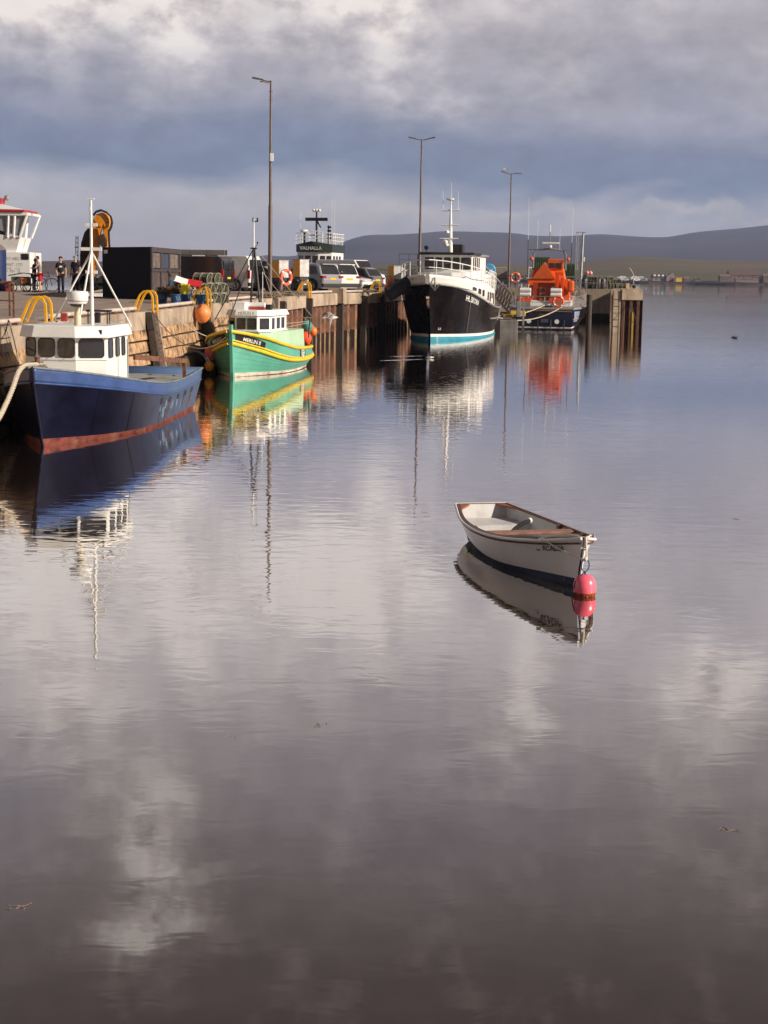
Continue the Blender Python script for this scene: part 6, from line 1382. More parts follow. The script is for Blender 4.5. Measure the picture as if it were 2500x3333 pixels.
MB().cyl(at(300, 952, 84.0) - q, at(347, 943, 84.0) - q, .07, n=8).build('pale_pipe', pipe_m, cr)

# ---- left: blue kiosk, rusty table, bikes
q = on(-20, 82); t = thing('blue_kiosk', 'tall dark blue kiosk with domed top at the left picture edge', 'kiosk', q)
MB().lathe([(.62, 0), (.64, 2.05)], n=20).build('kiosk_body', mat('kiosk_blue', (.012, .03, .11), .5, var=.1), t, smooth=True); MB().lathe([(.66, 2.05), (.55, 2.2), (.3, 2.38), (.02, 2.45)], n=20).build('domed_roof', mat('kiosk_roof', (.16, .12, .12), .6), t, smooth=True)
q = on(14, 46); t = thing('rusty_table_frame', 'rusty steel table frame standing on the quay at the left edge', 'table', q)
mb = MB()
pp_ = [at(-40, 918, 46), at(36, 918, 46), at(45, 930, 46)]
mb.tube([p - q for p in pp_], .035, 6); MB().box(at(-5, 921, 46.4) - q, (.75, .8, .05)).build('table_top', rust, t)
mb.build('top_frame', rust, t)
for px, yb, y in ((43, 1004, 46), (-30, 1006, 46), (30, 1000, 47)): 
    a = at(px, 925, y) - q; MB().bx(a.x - .025, a.x + .025, a.y - .025, a.y + .025, 0, a.z).build('leg', rust, t)
a, c = at(-30, 976, 46) - q, at(43, 979, 46) - q; MB().cyl(a, c, .022).build('cross_bar', rust, t); a, c = at(30, 925, 46) - q, at(43, 950, 46) - q; MB().cyl(a, c, .02).build('brace', rust, t)
def bike(name, lab, p, rz_, R=.34):
    t = thing(name, lab, 'bicycle', p, rz_)
    for x in (-.52, .52):
        w = MB().tube([(x + R * cos(a), 0, R + R * sin(a)) for a in [i * pi / 12 for i in range(24)]], .022, 6, closed=True).build('wheel', rubber, t, smooth=True)
        mb = MB()
        for k in range(10): mb.cyl((x, 0, R), (x + R * cos(k * pi / 5), 0, R + R * sin(k * pi / 5)), .004, n=4)
        mb.build('spokes', chrome, w)
    mb = MB()
    for a, c in (((-.52, R), (-.15, .78)), ((-.15, .85), (-.02, .30)), ((-.02, .30), (-.52, R)), ((-.02, .30), (.38, .80)), ((-.15, .78), (.38, .80)), ((.36, .92), (.52, R))): mb.cyl((a[0], 0, a[1]), (c[0], 0, c[1]), .018, n=6)
    mb.build('bike_frame', black, t); MB().box((-.18, 0, .9), (.26, .13, .05)).build('saddle', rubber, t, bevel=.02); MB().tube([(.30, -.28, .98), (.36, -.1, .96), (.36, .1, .96), (.30, .28, .98)], .014, 6).build('handlebar', black, t, smooth=True)
    return t
bike('bicycle', 'black bicycle standing between the hugging couple and the workboat', on(110, 81.5), .9)
bike('bicycle', 'bicycle with a small yellow bag beside the man in red shorts', on(135, 81.8), .35)
q = on(68, 81.0); t = thing('bike_trailer', 'small dark covered bicycle trailer with two wheels in front of the workboat', 'trailer', q)
for x in (-.35, .35): MB().tube([(x + .2 * cos(a), -.25, .22 + .2 * sin(a)) for a in [i * pi / 8 for i in range(16)]], .03, 6, closed=True).build('wheel', rubber, t, smooth=True)
MB().bx(-.45, .45, -.2, .3, .3, .75).build('trailer_body', mat('trailer_fabric', (.10, .10, .09), .8, var=.4, sc=7), t, bevel=.03); MB().add([(-.6, -.25, .82), (.1, -.25, .95), (.62, -.25, .90), (-.6, .35, .82), (.1, .35, .95), (.62, .35, .90), (0, 0, .76)], [(0, 1, 4, 3), (1, 2, 5, 4)]).build('cover', rubber, t, solid=.03)
MB().bx(.05, .35, -.23, -.2, .42, .68).build('orange_patch', mat('patch_orange', (.8, .2, .05), .6), t)
t = thing('red_box', 'small red box hanging under the workboat, left edge', 'box', at(29, 938, 81)); MB().bx(-.14, .14, -.1, .1, -.28, .2).build('box_body', mat('deep_red_box', (.5, .02, .02), .5), t, bevel=.02); MB().bx(-.16, .16, -.12, .12, .2, .24).build('lid', mat('deep_red_box', (.5, .02, .02), .5), t)

# ---- people
def skinned(name, J, E_, m_, parent, lv=1):
    me = bpy.data.meshes.new(name); ks = list(J); me.from_pydata([J[k][0] for k in ks], [(ks.index(a), ks.index(b_)) for a, b_ in E_], []); me.materials.append(m_)
    o = bpy.data.objects.new(name, me); col.objects.link(o); o.parent = parent
    md = o.modifiers.new('skin', 'SKIN'); md.use_smooth_shade = True
    for i, k in enumerate(ks):
        r = J[k][1]; me.skin_vertices[0].data[i].radius = (r if isinstance(r, tuple) else (r, r)); 
    me.skin_vertices[0].data[0].use_root = True
    s_ = o.modifiers.new('sub', 'SUBSURF'); s_.levels = lv; s_.render_levels = lv; return o
def person(lab, pos, rz_, shirt, legs, hair, armL, armR, lean=(0, 0), short=False, cap=None, shoes=rubber, sc=1., legsp=((-.10, .02), (.10, -.02)), longsleeve=False, headturn=0., holding=None):
    t = thing('person', lab, 'person', pos, rz_); t.scale = (sc,) * 3          # local: facing -Y
    lx, ly = lean; B = {}
    pel = V((0, 0, .95)); che = V((lx * .6, ly * .6, 1.30)); nk = V((lx, ly, 1.50)); hd = V((lx * 1.1, ly * 1.2 - .02, 1.63))
    J = {'pel': (pel, (.13, .10)), 'waist': (pel.lerp(che, .5), (.13, .10)), 'che': (che, (.155, .11)), 'nk0': (nk - V((0, 0, .03)), (.065, .065)), 'nk': (nk + V((0, 0, .03)), .055), 'hd': (hd, (.075, .088)), 'top': (hd + V((0, .01, .09)), (.068, .078))}
    E_ = [('pel', 'waist'), ('waist', 'che'), ('che', 'nk0'), ('nk0', 'nk'), ('nk', 'hd'), ('hd', 'top')]
    SJ = {'pel': (pel + V((0, 0, -.10)), (.165, .135)), 'waist': (J['waist'][0], (.148, .115)), 'che': (che, (.175, .13)), 'nk0': (nk - V((0, 0, .07)), (.095, .085))}; SE = [('pel', 'waist'), ('waist', 'che'), ('che', 'nk0')]
    for s_, arm in ((-1, armL), (1, armR)):
        sh = che + V((s_ * .17, 0, .12)); el, wr = V(arm[0]), V(arm[1]); d = (wr - el).normalized(); hn = wr + d * .08
        q_ = str(s_)
        J['sh' + q_] = (sh, .055); J['el' + q_] = (el, .042); J['wr' + q_] = (wr, .028); J['pa' + q_] = (hn, (.038, .02)); E_ += [('che', 'sh' + q_), ('sh' + q_, 'el' + q_), ('el' + q_, 'wr' + q_), ('wr' + q_, 'pa' + q_)]
        sd_ = d.cross(V((0, 0, 1))) if abs(d.z) < .9 else V((0, 1, 0)); sd_.normalize()
        for k, (o_, ln) in enumerate(((-.03, .065), (-.01, .08), (.012, .075), (.032, .055))):
            b0 = hn + sd_ * o_ + d * .03; b1 = b0 + d * ln * .55; b2 = b1 + (d + V((-s_ * .5, 0, 0))).normalized() * ln * .5
            J['f%d%s' % (k, q_)] = (b0, .010); J['g%d%s' % (k, q_)] = (b1, .009); J['h%d%s' % (k, q_)] = (b2, .008); E_ += [('pa' + q_, 'f%d%s' % (k, q_)), ('f%d%s' % (k, q_), 'g%d%s' % (k, q_)), ('g%d%s' % (k, q_), 'h%d%s' % (k, q_))]
        th = wr.lerp(hn, .6) - sd_ * .035; J['t0' + q_] = (th, .011); J['t1' + q_] = (th - sd_ * .02 + d * .045, .009); E_ += [('wr' + q_, 't0' + q_), ('t0' + q_, 't1' + q_)]
        SJ['sh' + q_] = (sh, .078); e2 = sh.lerp(el, .75) if not longsleeve else el; SJ['el' + q_] = (e2, .062 if not longsleeve else .055); SE += [('che', 'sh' + q_), ('sh' + q_, 'el' + q_)]
        if longsleeve: SJ['wr' + q_] = (wr, .042); SE.append(('el' + q_, 'wr' + q_))
    TJ = {'pel': (pel, (.152, .118))}; TE = []
    for i, s_ in enumerate((-1, 1)):
        q_ = str(s_); fx, fy = legsp[i]; hp = pel + V((s_ * .09, 0, -.08)); kn = V((lerp(hp.x, fx, .5), fy * .5 - .015, .50)); an = V((fx, fy, .09))
        J['hp' + q_] = (hp, .085); J['kn' + q_] = (kn, .055); J['an' + q_] = (an, .036); J['to' + q_] = (an + V((0, -.13, -.05)), .03); E_ += [('pel', 'hp' + q_), ('hp' + q_, 'kn' + q_), ('kn' + q_, 'an' + q_), ('an' + q_, 'to' + q_)]
        TJ['hp' + q_] = (hp, .10); TJ['kn' + q_] = (kn, .078 if not short else .095); TE += [('pel', 'hp' + q_), ('hp' + q_, 'kn' + q_)]
        if not short: TJ['an' + q_] = (an + V((0, 0, .0)), .058); TE.append(('kn' + q_, 'an' + q_))
    body = skinned('body', J, E_, skin, t); skinned('shirt', SJ, SE, shirt, t); skinned('shorts' if short else 'trousers', TJ, TE, legs, t)
    for i, s_ in enumerate((-1, 1)):
        an = J['an' + str(s_)][0]; MB().box((an.x, an.y - .06, .045), (.095, .27, .09), ty=.7).build('shoe', shoes, t, bevel=.03)
    rt_ = Matrix.Rotation(headturn, 3, 'Z')
    def hp_(x, y, z): return hd + V((0, 0, .03)) + rt_ @ V((x, y, z))
    mb = MB(); mb.ball(hp_(0, .015, .04), .098, 16, 1.05)
    for i, p in enumerate(mb.v):
        if p.y < hp_(0, -.045, 0).y and p.z < hp_(0, 0, .075).z: mb.v[i] = V((p.x, hd.y - .03, max(p.z, hd.z + .06)))
        elif p.z < hd.z: mb.v[i].z = hd.z
    mb.build('cap' if cap else 'hair', cap or hair, t, smooth=True)
    if cap: MB().box(hp_(0, -.12, .055), (.13, .10, .012)).build('cap_peak', cap, t, bevel=.004)
    MB().add([hp_(-.014, -.088, -.02), hp_(.014, -.088, -.02), hp_(0, -.112, -.018), hp_(0, -.088, .02)], [(0, 1, 2), (0, 2, 3), (1, 3, 2), (0, 3, 1)]).build('nose', skin, t)
    for s_ in (-1, 1):
        MB().ball(hp_(s_ * .032, -.082, .015), .010, 8).build('eye', black, t, smooth=True); MB().box(hp_(s_ * .085, .0, .0), (.015, .04, .055)).build('ear', skin, t, bevel=.006)
    MB().box(hp_(0, -.085, -.045), (.045, .01, .008)).build('mouth', mat('lips', (.35, .12, .1), .6), t)
    return t
dkt = mat('dark_cloth', (.016, .014, .020), .9, var=.2, sc=9); greyt = mat('grey_shirt', (.34, .29, .26), .9, var=.1, sc=6); redsh = mat('red_shorts', (.55, .015, .035), .7, var=.1); navyc = mat('navy_cloth', (.02, .015, .03), .9)
hairb = mat('dark_hair', (.04, .02, .014), .9)
pp1 = person('person in black t-shirt with white print, standing between the couple and the lorry', on(198, 80.5), .15, dkt, dkt, hairb, ((-.255, .03, 1.16), (-.19, -.10, .98)), ((.245, .04, 1.14), (.25, -.02, .89)))
MB().add([(-.09, -.136, 1.30), (.02, -.138, 1.33), (.09, -.136, 1.31), (.08, -.138, 1.25), (-.04, -.139, 1.24), (-.09, -.138, 1.22), (-.05, -.138, 1.27)], [(0, 1, 2, 3, 4, 5, 6)]).build('shirt_print', cleanw, pp1)
person('person in grey t-shirt, red shorts and dark cap, leaning into a hug', on(131, 80.6), -1.45, greyt, redsh, hairb, ((-.25, -.22, 1.22), (-.08, -.36, 1.22)), ((.27, -.20, 1.20), (.10, -.36, 1.18)), lean=(0, -.10), short=True, cap=mat('dark_cap', (.03, .03, .03), .8))
person('person dressed in black hugging the one in red shorts', on(110, 80.7), 1.5, dkt, dkt, hairb, ((-.24, -.20, 1.26), (-.10, -.34, 1.34)), ((.24, -.20, 1.24), (.08, -.32, 1.30)), lean=(0, -.08), sc=.93, longsleeve=True)
person('person in dark overalls and pale blue cap beside the lorry access ladder', on(246, 80.8), -.25, navyc, navyc, hairb, ((-.245, .03, 1.15), (-.24, -.05, .9)), ((.24, .0, 1.15), (.22, -.08, .92)), cap=mat('pale_blue_cap', (.25, .38, .5), .8), sc=1.03)

# ---- gulls
gw = mat('gull_white', (.80, .78, .74), .8, var=.03); gg = mat('gull_grey', (.30, .29, .29), .8, var=.05); gb = mat('gull_beak', (.75, .4, .03), .5)
def gull(lab, pos, rz_, pose, tilt=0., sc=1.):
    t = thing('gull', lab, 'gull', pos, rz_); t.rotation_euler = (tilt, 0, rz_); t.scale = (sc,) * 3
    MB().lathe([(.012, -.26), (.035, -.18), (.07, -.05), (.078, .05), (.06, .14), (.045, .18), (.048, .22), (.035, .26), (.008, .285)], n=14, axis=(1, 0, .05)).build('body', gw, t, smooth=True)
    MB().cyl((.275, 0, .01), (.33, 0, .0), .013, .004, 8).build('beak', gb, t, smooth=True); MB().add([(-.2, -.03, .0), (-.36, -.07, -.01), (-.36, .07, -.01), (-.2, .03, .0), (-.28, 0, .015)], [(0, 1, 4), (1, 2, 4), (2, 3, 4), (3, 0, 4), (0, 3, 2, 1)]).build('tail', gw, t)
    for s_ in (-1, 1):
        MB().ball((.235, s_ * .04, .03), .007, 6).build('eye', black, t)
        if pose == 'fly':
            sp = [(0, .04, .02), (.12, .09, .13), (.26, .05, .17), (.40, -.06, .12), (.55, -.18, -.10), (.63, -.24, -.28)] ; ch = [.17, .19, .17, .13, .08, .02]
            up_r, dn_r = [], []
            for (y, x, z), c in zip(sp, ch): up_r.append([V((x + .02 - c * k / 4, s_ * (y + .05), z + .022 * sin(pi * k / 4) * (c / .17) + .004)) for k in range(5)]); dn_r.append([V((x + .02 - c * k / 4, s_ * (y + .05), z - .004)) for k in range(5)])
            MB().grid(up_r).grid(dn_r).build('wing', gg, t, smooth=True)
        else:
            MB().lathe([(.01, -.24), (.03, -.15), (.045, 0), (.03, .1), (.01, .14)], (-.03, s_ * .045, .03), 10, axis=(1, s_ * -.1, .02)).build('wing', gg, t, smooth=True)
            if pose == 'stand': MB().cyl((.02, s_ * .03, -.06), (.02, s_ * .03, -.17), .007).build('leg', gb, t)
    return t
gull('gull flying with bent wings in front of the rusty sheet piles', at(1077, 1034, 74), radians(20), 'fly', radians(8), 1.12)
gull('white gull swimming on the water in front of the black ship bow', gz(1400, 1167) + V((0, 0, .05)), radians(8), 'swim', 0, .62)
gull('gull sitting on the left head of the farthest lamp post', V((11.95 - 1.0, 153, 2.86 + 10.6 + .36)), radians(185), 'stand', 0, 1.3)
for px, py, lab in ((2387, 1099, 'left of two small dark ducks far out on the open water'), (2395, 1101, 'right of two small dark ducks far out on the open water')):
    t = thing('duck', lab, 'duck', gz(px, py)); t.scale = (.7,) * 3; MB().lathe([(.01, -.2), (.07, -.1), (.09, 0), (.06, .12), (.01, .18)], (0, 0, .05), 10, axis=(1, 0, .1)).build('body', black, t, smooth=True); MB().ball((.17, 0, .17), .05, 10).build('head', black, t, smooth=True); MB().cyl((.12, 0, .06), (.17, 0, .16), .03).build('neck', black, t)

# ---- gangway, pontoon
pa, pb = at(1556, 842, 131), at(1672, 970, 125); la_, lb2 = at(1560, 905, 131), at(1650, 988, 125); lb2 = V((pb.x - .35, pb.y, pb.z - 1.15)); la_ = V((pa.x - .3, pa.y, pa.z - 1.25))
gwm = mat('gangway_metal', (.50, .49, .49), .5, .3, var=.1); t = thing('gangway', 'pale metal truss gangway sloping down from the quay to the pontoon', 'gangway', lb2)
for off in (V((0, 0, 0)), V((.15, 1.3, 0))):
    A0, A1, B0_, B1 = pa - lb2 + off, pb - lb2 + off, la_ - lb2 + off, off.copy(); mb = MB(); mb.cyl(A0, A1, .05, n=6); mb.cyl(B0_, B1, .07, n=6); n = 15
    for k in range(n + 1):
        mb.cyl(A0.lerp(A1, k / n), B0_.lerp(B1, k / n), .03, n=5)
        if k < n: mb.cyl(B0_.lerp(B1, k / n), A0.lerp(A1, (k + 1) / n), .022, n=5)
    mb.build('side_truss', gwm, t)
o_ = V((.15, 1.3, 0)); c = [la_ - lb2, V((0, 0, 0)), o_.copy(), la_ - lb2 + o_]; MB().add([p + V((0, 0, -.05)) for p in c] + [p + V((0, 0, .0)) for p in c], [(3, 2, 1, 0), (4, 5, 6, 7), (0, 1, 5, 4), (1, 2, 6, 5), (2, 3, 7, 6), (3, 0, 4, 7)]).build('walkway', timber, t)
pn = thing('pontoon', 'grey concrete pontoon with orange brown planks between the black ship and the lifeboat', 'pontoon', (8.5, 113, 0))
MB().bx(-.6, .7, -.2, 26, -.6, .85).build('float_body', mat('pontoon_concrete', (.20, .19, .18), .7, var=.3, sc=1, streak=.4, scol=(.05, .05, .05)), pn, bevel=.04)
MB().bx(-.3, .7, .4, 3, 1.07, 1.2).build('plank_deck', mat('ochre_plank', (.42, .20, .03), .8, var=.3, sc=5), pn)
MB().bx(.62, .92, .3, .7, 1.06, 2.15).build('service_post', greyp, pn, bevel=.02); MB().bx(1.02, 1.14, -.1, .05, -.6, 2.3).build('guide_pile', galv, pn)
MB().bx(.3, 1.4, 2, 3.2, 1.06, 1.45).build('yellow_gear', mat('yellow_gear', (.5, .38, .05), .7, var=.4, sc=8), pn, bevel=.05)

# ---- things on the far pier arm
q = at(1594, 880, 148); t = thing('blue_tank', 'light blue cylindrical tank with white marking behind the gangway', 'tank', (q.x, 148, 2.86))
zc = q.z - 2.86; MB().cyl((-.1, -.8, zc), (-.1, 2.2, zc), .62, n=28).build('tank_body', mat('tank_blue', (.08, .36, .68), .4, var=.06), t, smooth=True, bevel=.08)
MB().bx(-.5, .3, -.5, 2, 0, zc - .5).build('tank_stand', black, t); mb = MB()
for x in (.04, .14): mb.bx(x, x + .05, -.84, -.81, zc - .25, zc + .15)
mb.build('white_marks', cleanw, t); mb = MB(); mb.tube([(-.9, 0, zc + .5), (-.9, 0, zc + 1.2), (-.35, 0, zc + 1.2), (-.35, 0, zc + .6)], .04, 6); mb.build('blue_handrail', mat('dark_blue_rail', (.02, .07, .16), .5), t)
q = at(1628, 890, 154); t = thing('site_cabin', 'weathered grey board panel with yellow edge behind the gangway', 'cabin', (q.x, 154, 2.86)); MB().bx(-.72, .68, 0, 1.2, .3, q.z - 2.86 + .5).build('board', mat('grey_board', (.22, .20, .19), .8, var=.4, sc=2), t); MB().bx(-.8, -.73, -.02, .1, 0, q.z - 2.86 + .55).build('yellow_post', cabm, t); MB().bx(-.72, .68, -.03, .02, q.z - 2.36, q.z - 2.30).build('top_edge', pipe_m, t)
q = at(1637, 905, 151.9); t = thing('steel_bench', 'small dark flat topped stand left of the farthest lamp post', 'stand', (q.x, 151.9, 2.86)); MB().bx(-.4, .4, -.3, .3, .75, .9).build('top', black, t); MB().bx(-.08, .1, -.1, .1, 0, .75).build('leg', greyp, t)
p = at(1677, 903, 151.8); ring_buoy('lifebuoy', 'orange lifebuoy on a post right of the farthest lamp post', p, (0, -1, 0), .42, .1)
tag(MB().cyl((0, 0, 0), (0, 0, 1.6), .05, n=8).build('lifebuoy_post', black), 'dark post carrying the lifebuoy right of the farthest lamp post', 'post').location = (p.x + .03, 151.95, 2.86)
grc = mat('green_container_paint', (.045, .075, .025), .5, var=.15, sc=1)
def cont(px0, px1, pyt, y, lab):
    a, c = at(px0, pyt, y), at(px1, pyt, y); t = thing('green_container', lab, 'container', ((a.x + c.x) / 2, y, 2.86), 0, 'green containers on the far pier'); w = (c.x - a.x) / 2; h = a.z - 2.86
    MB().bx(-w, w, 0, 3, .05, h).build('body', grc, t); mb = MB()
    for k in range(7): x = lerp(-w, w, (k + .5) / 7); MB().bx(x - .03, x + .03, -.04, 0, .15, h - .12).build('rib', grc, t)
    return t
cont(1742, 1790, 836, 152.5, 'dark green container left behind the lifeboat arch'); cont(1835, 1872, 858, 153, 'dark green container right of the lifeboat cabin')
q = at(1887, 900, 156); t = thing('lattice_mast', 'slim steel mast with caged ladder and white aerial on the far pier', 'mast', (q.x, 156, 2.86)); zt = at(1887, 756, 156).z - 2.86
MB().cyl((.1, 0, 0), (.22, 0, zt), .14, .10, 8).build('mast_pole', galv, t); mb = MB()
for x in (-.42, -.25): mb.cyl((x, 0, zt * .33), (x, 0, zt), .022, n=5)
for k in range(22): z = lerp(zt * .33, zt, k / 22); mb.cyl((-.42, 0, z), (-.25, 0, z), .015, n=4)
for z in (zt * .34, zt * .56, zt * .76, zt): mb.cyl((-.42, 0, z), (.3, 0, z), .03, n=5)
mb.build('caged_ladder', galv, t); MB().bx(.28, .42, -.1, .1, zt * .48, zt * .56).build('aerial_box', cleanw, t, bevel=.02); MB().bx(-.5, .5, -.1, .1, zt - .03, zt + .03).build('head_bar', galv, t)
t = thing('pier_railing', 'pale metal railing along the far pier arm in front of the drums', 'railing', (15.7, 150.35, 2.86)); railing('rails', galv, t, [(0, 0, 0), (5.6, -.85, 0)], 1.1, 7, 2, .035)
t = thing('pier_gate', 'five bar metal gate in the pier railing right behind the lifeboat', 'gate', (15.5, 150.1, 2.86)); railing('gate_bars', galv, t, [(.3, -.1, 0), (2.3, -.35, 0)], 1.05, 2, 5, .03)
t = thing('pier_railing', 'thin railing on the far pier arm between the gangway and the lifeboat', 'railing', (9.2, 151.4, 2.86)); railing('rails', black, t, [(0, 0, 0), (5.8, -.8, 0)], 1.1, 6, 2, .02)
dr0 = None
for i, (px, lab) in enumerate(((1902, 'grey plastic drum by the pier gate'), (1947, 'grey plastic drum, left one of the pair behind the pier railing'), (1962, 'grey plastic drum, right one of the pair behind the pier railing'))):
    q = at(px, 930, 151.2)
    if not dr0: dr0 = thing('plastic_drum', lab, 'drum', (q.x, 151.2, 2.86), 0, 'drums on the far pier'); MB().lathe([(.26, 0), (.30, .06), (.30, .86), (.24, .95), (.02, .96)], n=18).build('drum_body', mat('grey_drum', (.06, .055, .06), .45), dr0, smooth=True); MB().lathe([(.31, .3), (.315, .33), (.31, .36)], n=18, cap=False).build('hoop', mat('grey_drum', (.06, .055, .06)), dr0); MB().cyl((.1, 0, .96), (.1, 0, 1.0), .05).build('cap', black, dr0)
    else: dup(dr0, (q.x, 151.2, 2.86), i, lab)
k = 0
far_pots = [(1918, 0), (1928, 0), (1938, 0), (1912, .4), (1922, .4), (1932, .4), (1940, .4), (1915, .8), (1925, .8), (1935, .8), (1944, .8), (1905, .9), (1975, 0), (1984, 0), (1979, .4), (1987, .4), (1983, .8), (1996, 0), (2006, 0), (2016, 0), (2026, 0), (2001, .4), (2011, .4)]
for px, z in far_pots:
    y = 152.2 if px < 1990 else 149.2 - (px - 1990) * .3
    q = at(px, 930, y); o = dup(pot0, (q.x, y, (2.86 if px < 1990 else 3.02) + z), random.Random(px).uniform(-.3, .3) + (1.57 if px % 2 else 0), None, .95)
    o['group'] = 'lobster pots stacked on the far pier'; zone = 0 if px < 1960 else (1 if px < 1990 else 2)
    same = sorted([p for p in far_pots if (0 if p[0] < 1960 else (1 if p[0] < 1990 else 2)) == zone and abs(p[1] - z) < .15]); rank = ['leftmost', 'second from left', 'third from left', 'fourth from left', 'fifth from left'][same.index((px, z))]
    o['label'] = 'lobster pot, %s row of the far %s, %s' % ('bottom' if z == 0 else ('middle' if z == .4 else 'top'), ('stack between the drums', 'stack right of the drums', 'end heap')[zone], rank)
for px, lab in ((1912, 'left of two pink floats on top of the far pot stack'), (1922, 'right of two pink floats on top of the far pot stack')): q = at(px, 889, 151.8); buoy('float', lab, q, .20, mat('pale_pink', (.80, .32, .28), .5), 1.0)
q = at(2042, 936, 134); t = thing('pier_post_box', 'pale yellow square box on the far pier head', 'box', (q.x, 134, 3.03)); MB().bx(-.14, .14, -.14, .14, 0, .42).build('box_body', mat('pale_yellow_box', (.62, .42, .20), .6), t, bevel=.02); MB().bx(-.16, .16, -.16, .16, .42, .45).build('box_lid', pipe_m, t)
q = at(2062, 938, 124); t = thing('bent_lamp_arm', 'bent thin metal pole leaning left at the end of the far pier', 'pole', (q.x, 124, 3.03)); MB().tube([(0, 0, 0), at(2062, 896, 124) - V((q.x, 124, 3.03)), at(2057, 884, 124) - V((q.x, 124, 3.03)), at(2048, 872, 124) - V((q.x, 124, 3.03))], .04, 6).build('pole', galv, t, smooth=True); MB().ball((.05, 0, .22), .14, 10).build('black_base', black, t, smooth=True)
a, c = at(2037, 940, 121), at(2068, 1038, 118.6); tag(MB().tube(catenary(a, c, -.05), .03, 5).build('rope', rope_d, loc=a), 'dark rope slanting down the rusty piles of the pier head', 'rope')

# ---- far shore village
roofm = mat('slate_roof', (.06, .045, .042), .8); wallm = mat('harled_wall', (.32, .27, .22), .9, var=.15, sc=.3); stonem = mat('old_stone', (.19, .13, .10), .9, var=.3, sc=.3)
def far_house(name, lab, px0, px1, pyb, pyr, pyw, y, wm=wallm, rm=roofm, dep=9, nwin=0, sky=0, cat='house', group=None):
    a, c = at(px0, pyb, y), at(px1, pyb, y); t = thing(name, lab, cat, ((a.x + c.x) / 2, y, a.z), 0, group); w = (c.x - a.x) / 2; h = at(px0, pyw, y).z - a.z; r = at(px0, pyr, y).z - a.z
    MB().bx(-w, w, 0, dep, -3, h).build('wall', wm, t)
    MB().add([(-w - .3, -.4, h), (w + .3, -.4, h), (w + .3, dep + .4, h), (-w - .3, dep + .4, h), (-w - .3, dep / 2, r), (w + .3, dep / 2, r)], [(0, 1, 5, 4), (1, 2, 5), (2, 3, 4, 5), (3, 0, 4), (3, 2, 1, 0)]).build('roof', rm, t)
    for k in range(nwin): x = lerp(-w, w, (k + .7) / (nwin + .4)); MB().bx(x - .7, x + .7, -.06, .02, h * .3, h * .75).build('window', black, t)
    for k in range(sky): x = lerp(-w, w, (k + .6) / (sky + .2)); MB().add([(x - .9, dep * .15, lerp(h, r, .35) + .12), (x + .9, dep * .15, lerp(h, r, .35) + .12), (x + .9, dep * .35, lerp(h, r, .75) + .12), (x - .9, dep * .35, lerp(h, r, .75) + .12)], [(0, 1, 2, 3)]).build('skylight', cleanw, t)
    MB().bx(-w * .6 - .5, -w * .6 + .5, dep / 2 - .5, dep / 2 + .5, r - .4, r + 1.2).build('chimney', wm, t)
    return t
Yv = 1500
h1 = far_house('boat_house', 'dark roofed house with four skylights on the far shore, left of the yellow shed', 2124, 2180, 914, 891, 903, Yv, sky=4, nwin=3)
a = at(2181, 914, Yv + 2) - h1.location; MB().add([(a.x - 4, -2, -1), (a.x + 7, -2, -1), (a.x + 1.5, -2, 8), (a.x - 4, -2, 4), (a.x - 4, 5, -1), (a.x + 7, 5, -1), (a.x + 1.5, 5, 8), (a.x - 4, 5, 4)], [(0, 1, 2, 3), (7, 6, 5, 4), (1, 5, 6, 2), (2, 6, 7, 3), (0, 3, 7, 4), (0, 4, 5, 1)]).build('gable_end', wallm, h1)
mb = MB(); mb.bx(a.x - 1, a.x + 2, -2.1, -2.02, -.5, 3.5); mb.build('red_door', mat('red_door', (.42, .07, .03), .6), h1)
q = at(2210, 916, Yv - 5); t = thing('yellow_shed', 'bright yellow shed on the far shore right of the skylight house', 'shed', q); MB().bx(-2.8, 2.8, 0, 5, -1, 3.2).build('wall', mat('bright_yellow', (.85, .55, .02), .6), t); MB().bx(-3, 3, -.2, 5.2, 3.2, 3.6).build('roof', mat('bright_yellow', (.85, .55, .02)), t); MB().bx(-4.2, -2.9, .5, 3, -1, 2.6).build('white_annexe', cleanw, t)
far_house('small_cottage', 'small low stone cottage just right of the yellow shed', 2225, 2246, 914, 900, 907, Yv + 10, stonem, stonem)
far_house('long_stone_barn', 'long brown stone barn with big roof on the far right shore', 2375, 2482, 908, 878, 895, Yv + 30, stonem, mat('brown_roof', (.13, .075, .055), .9), dep=16, nwin=2, cat='barn')
far_house('stone_outbuilding', 'dark stone outbuilding left of the long barn', 2344, 2378, 912, 892, 900, Yv + 20, stonem, stonem, cat='barn')
far_house('sea_wall_sheds', 'long low brown shed in front of the barn by the water', 2395, 2470, 916, 905, 909, Yv + 5, mat('pale_stone', (.28, .21, .16), .9), stonem, dep=5, cat='shed')
far_house('end_house', 'brown house cut by the right picture edge', 2485, 2530, 910, 890, 900, Yv + 20, stonem, stonem)
for i, (px0, px1, py, lab) in enumerate(((1712, 1738, 900, 'pale low house on the far shore left behind the lifeboat'), (1686, 1702, 905, 'small white house on the shore right of the far lifebuoy'), (2088, 2104, 909, 'small white cottage on the shore left of the skylight house'), (2262, 2280, 912, 'small brown building on the shore right of the yellow shed'), (1905, 1930, 892, 'pale grey building behind the pots on the far pier'))):
    far_house('shore_house', lab, px0, px1, py + 4, py - 6, py - 1, Yv + 20 + i, wallm if i != 1 else cleanw, roofm, dep=8)
rs = random.Random(21); v0 = None
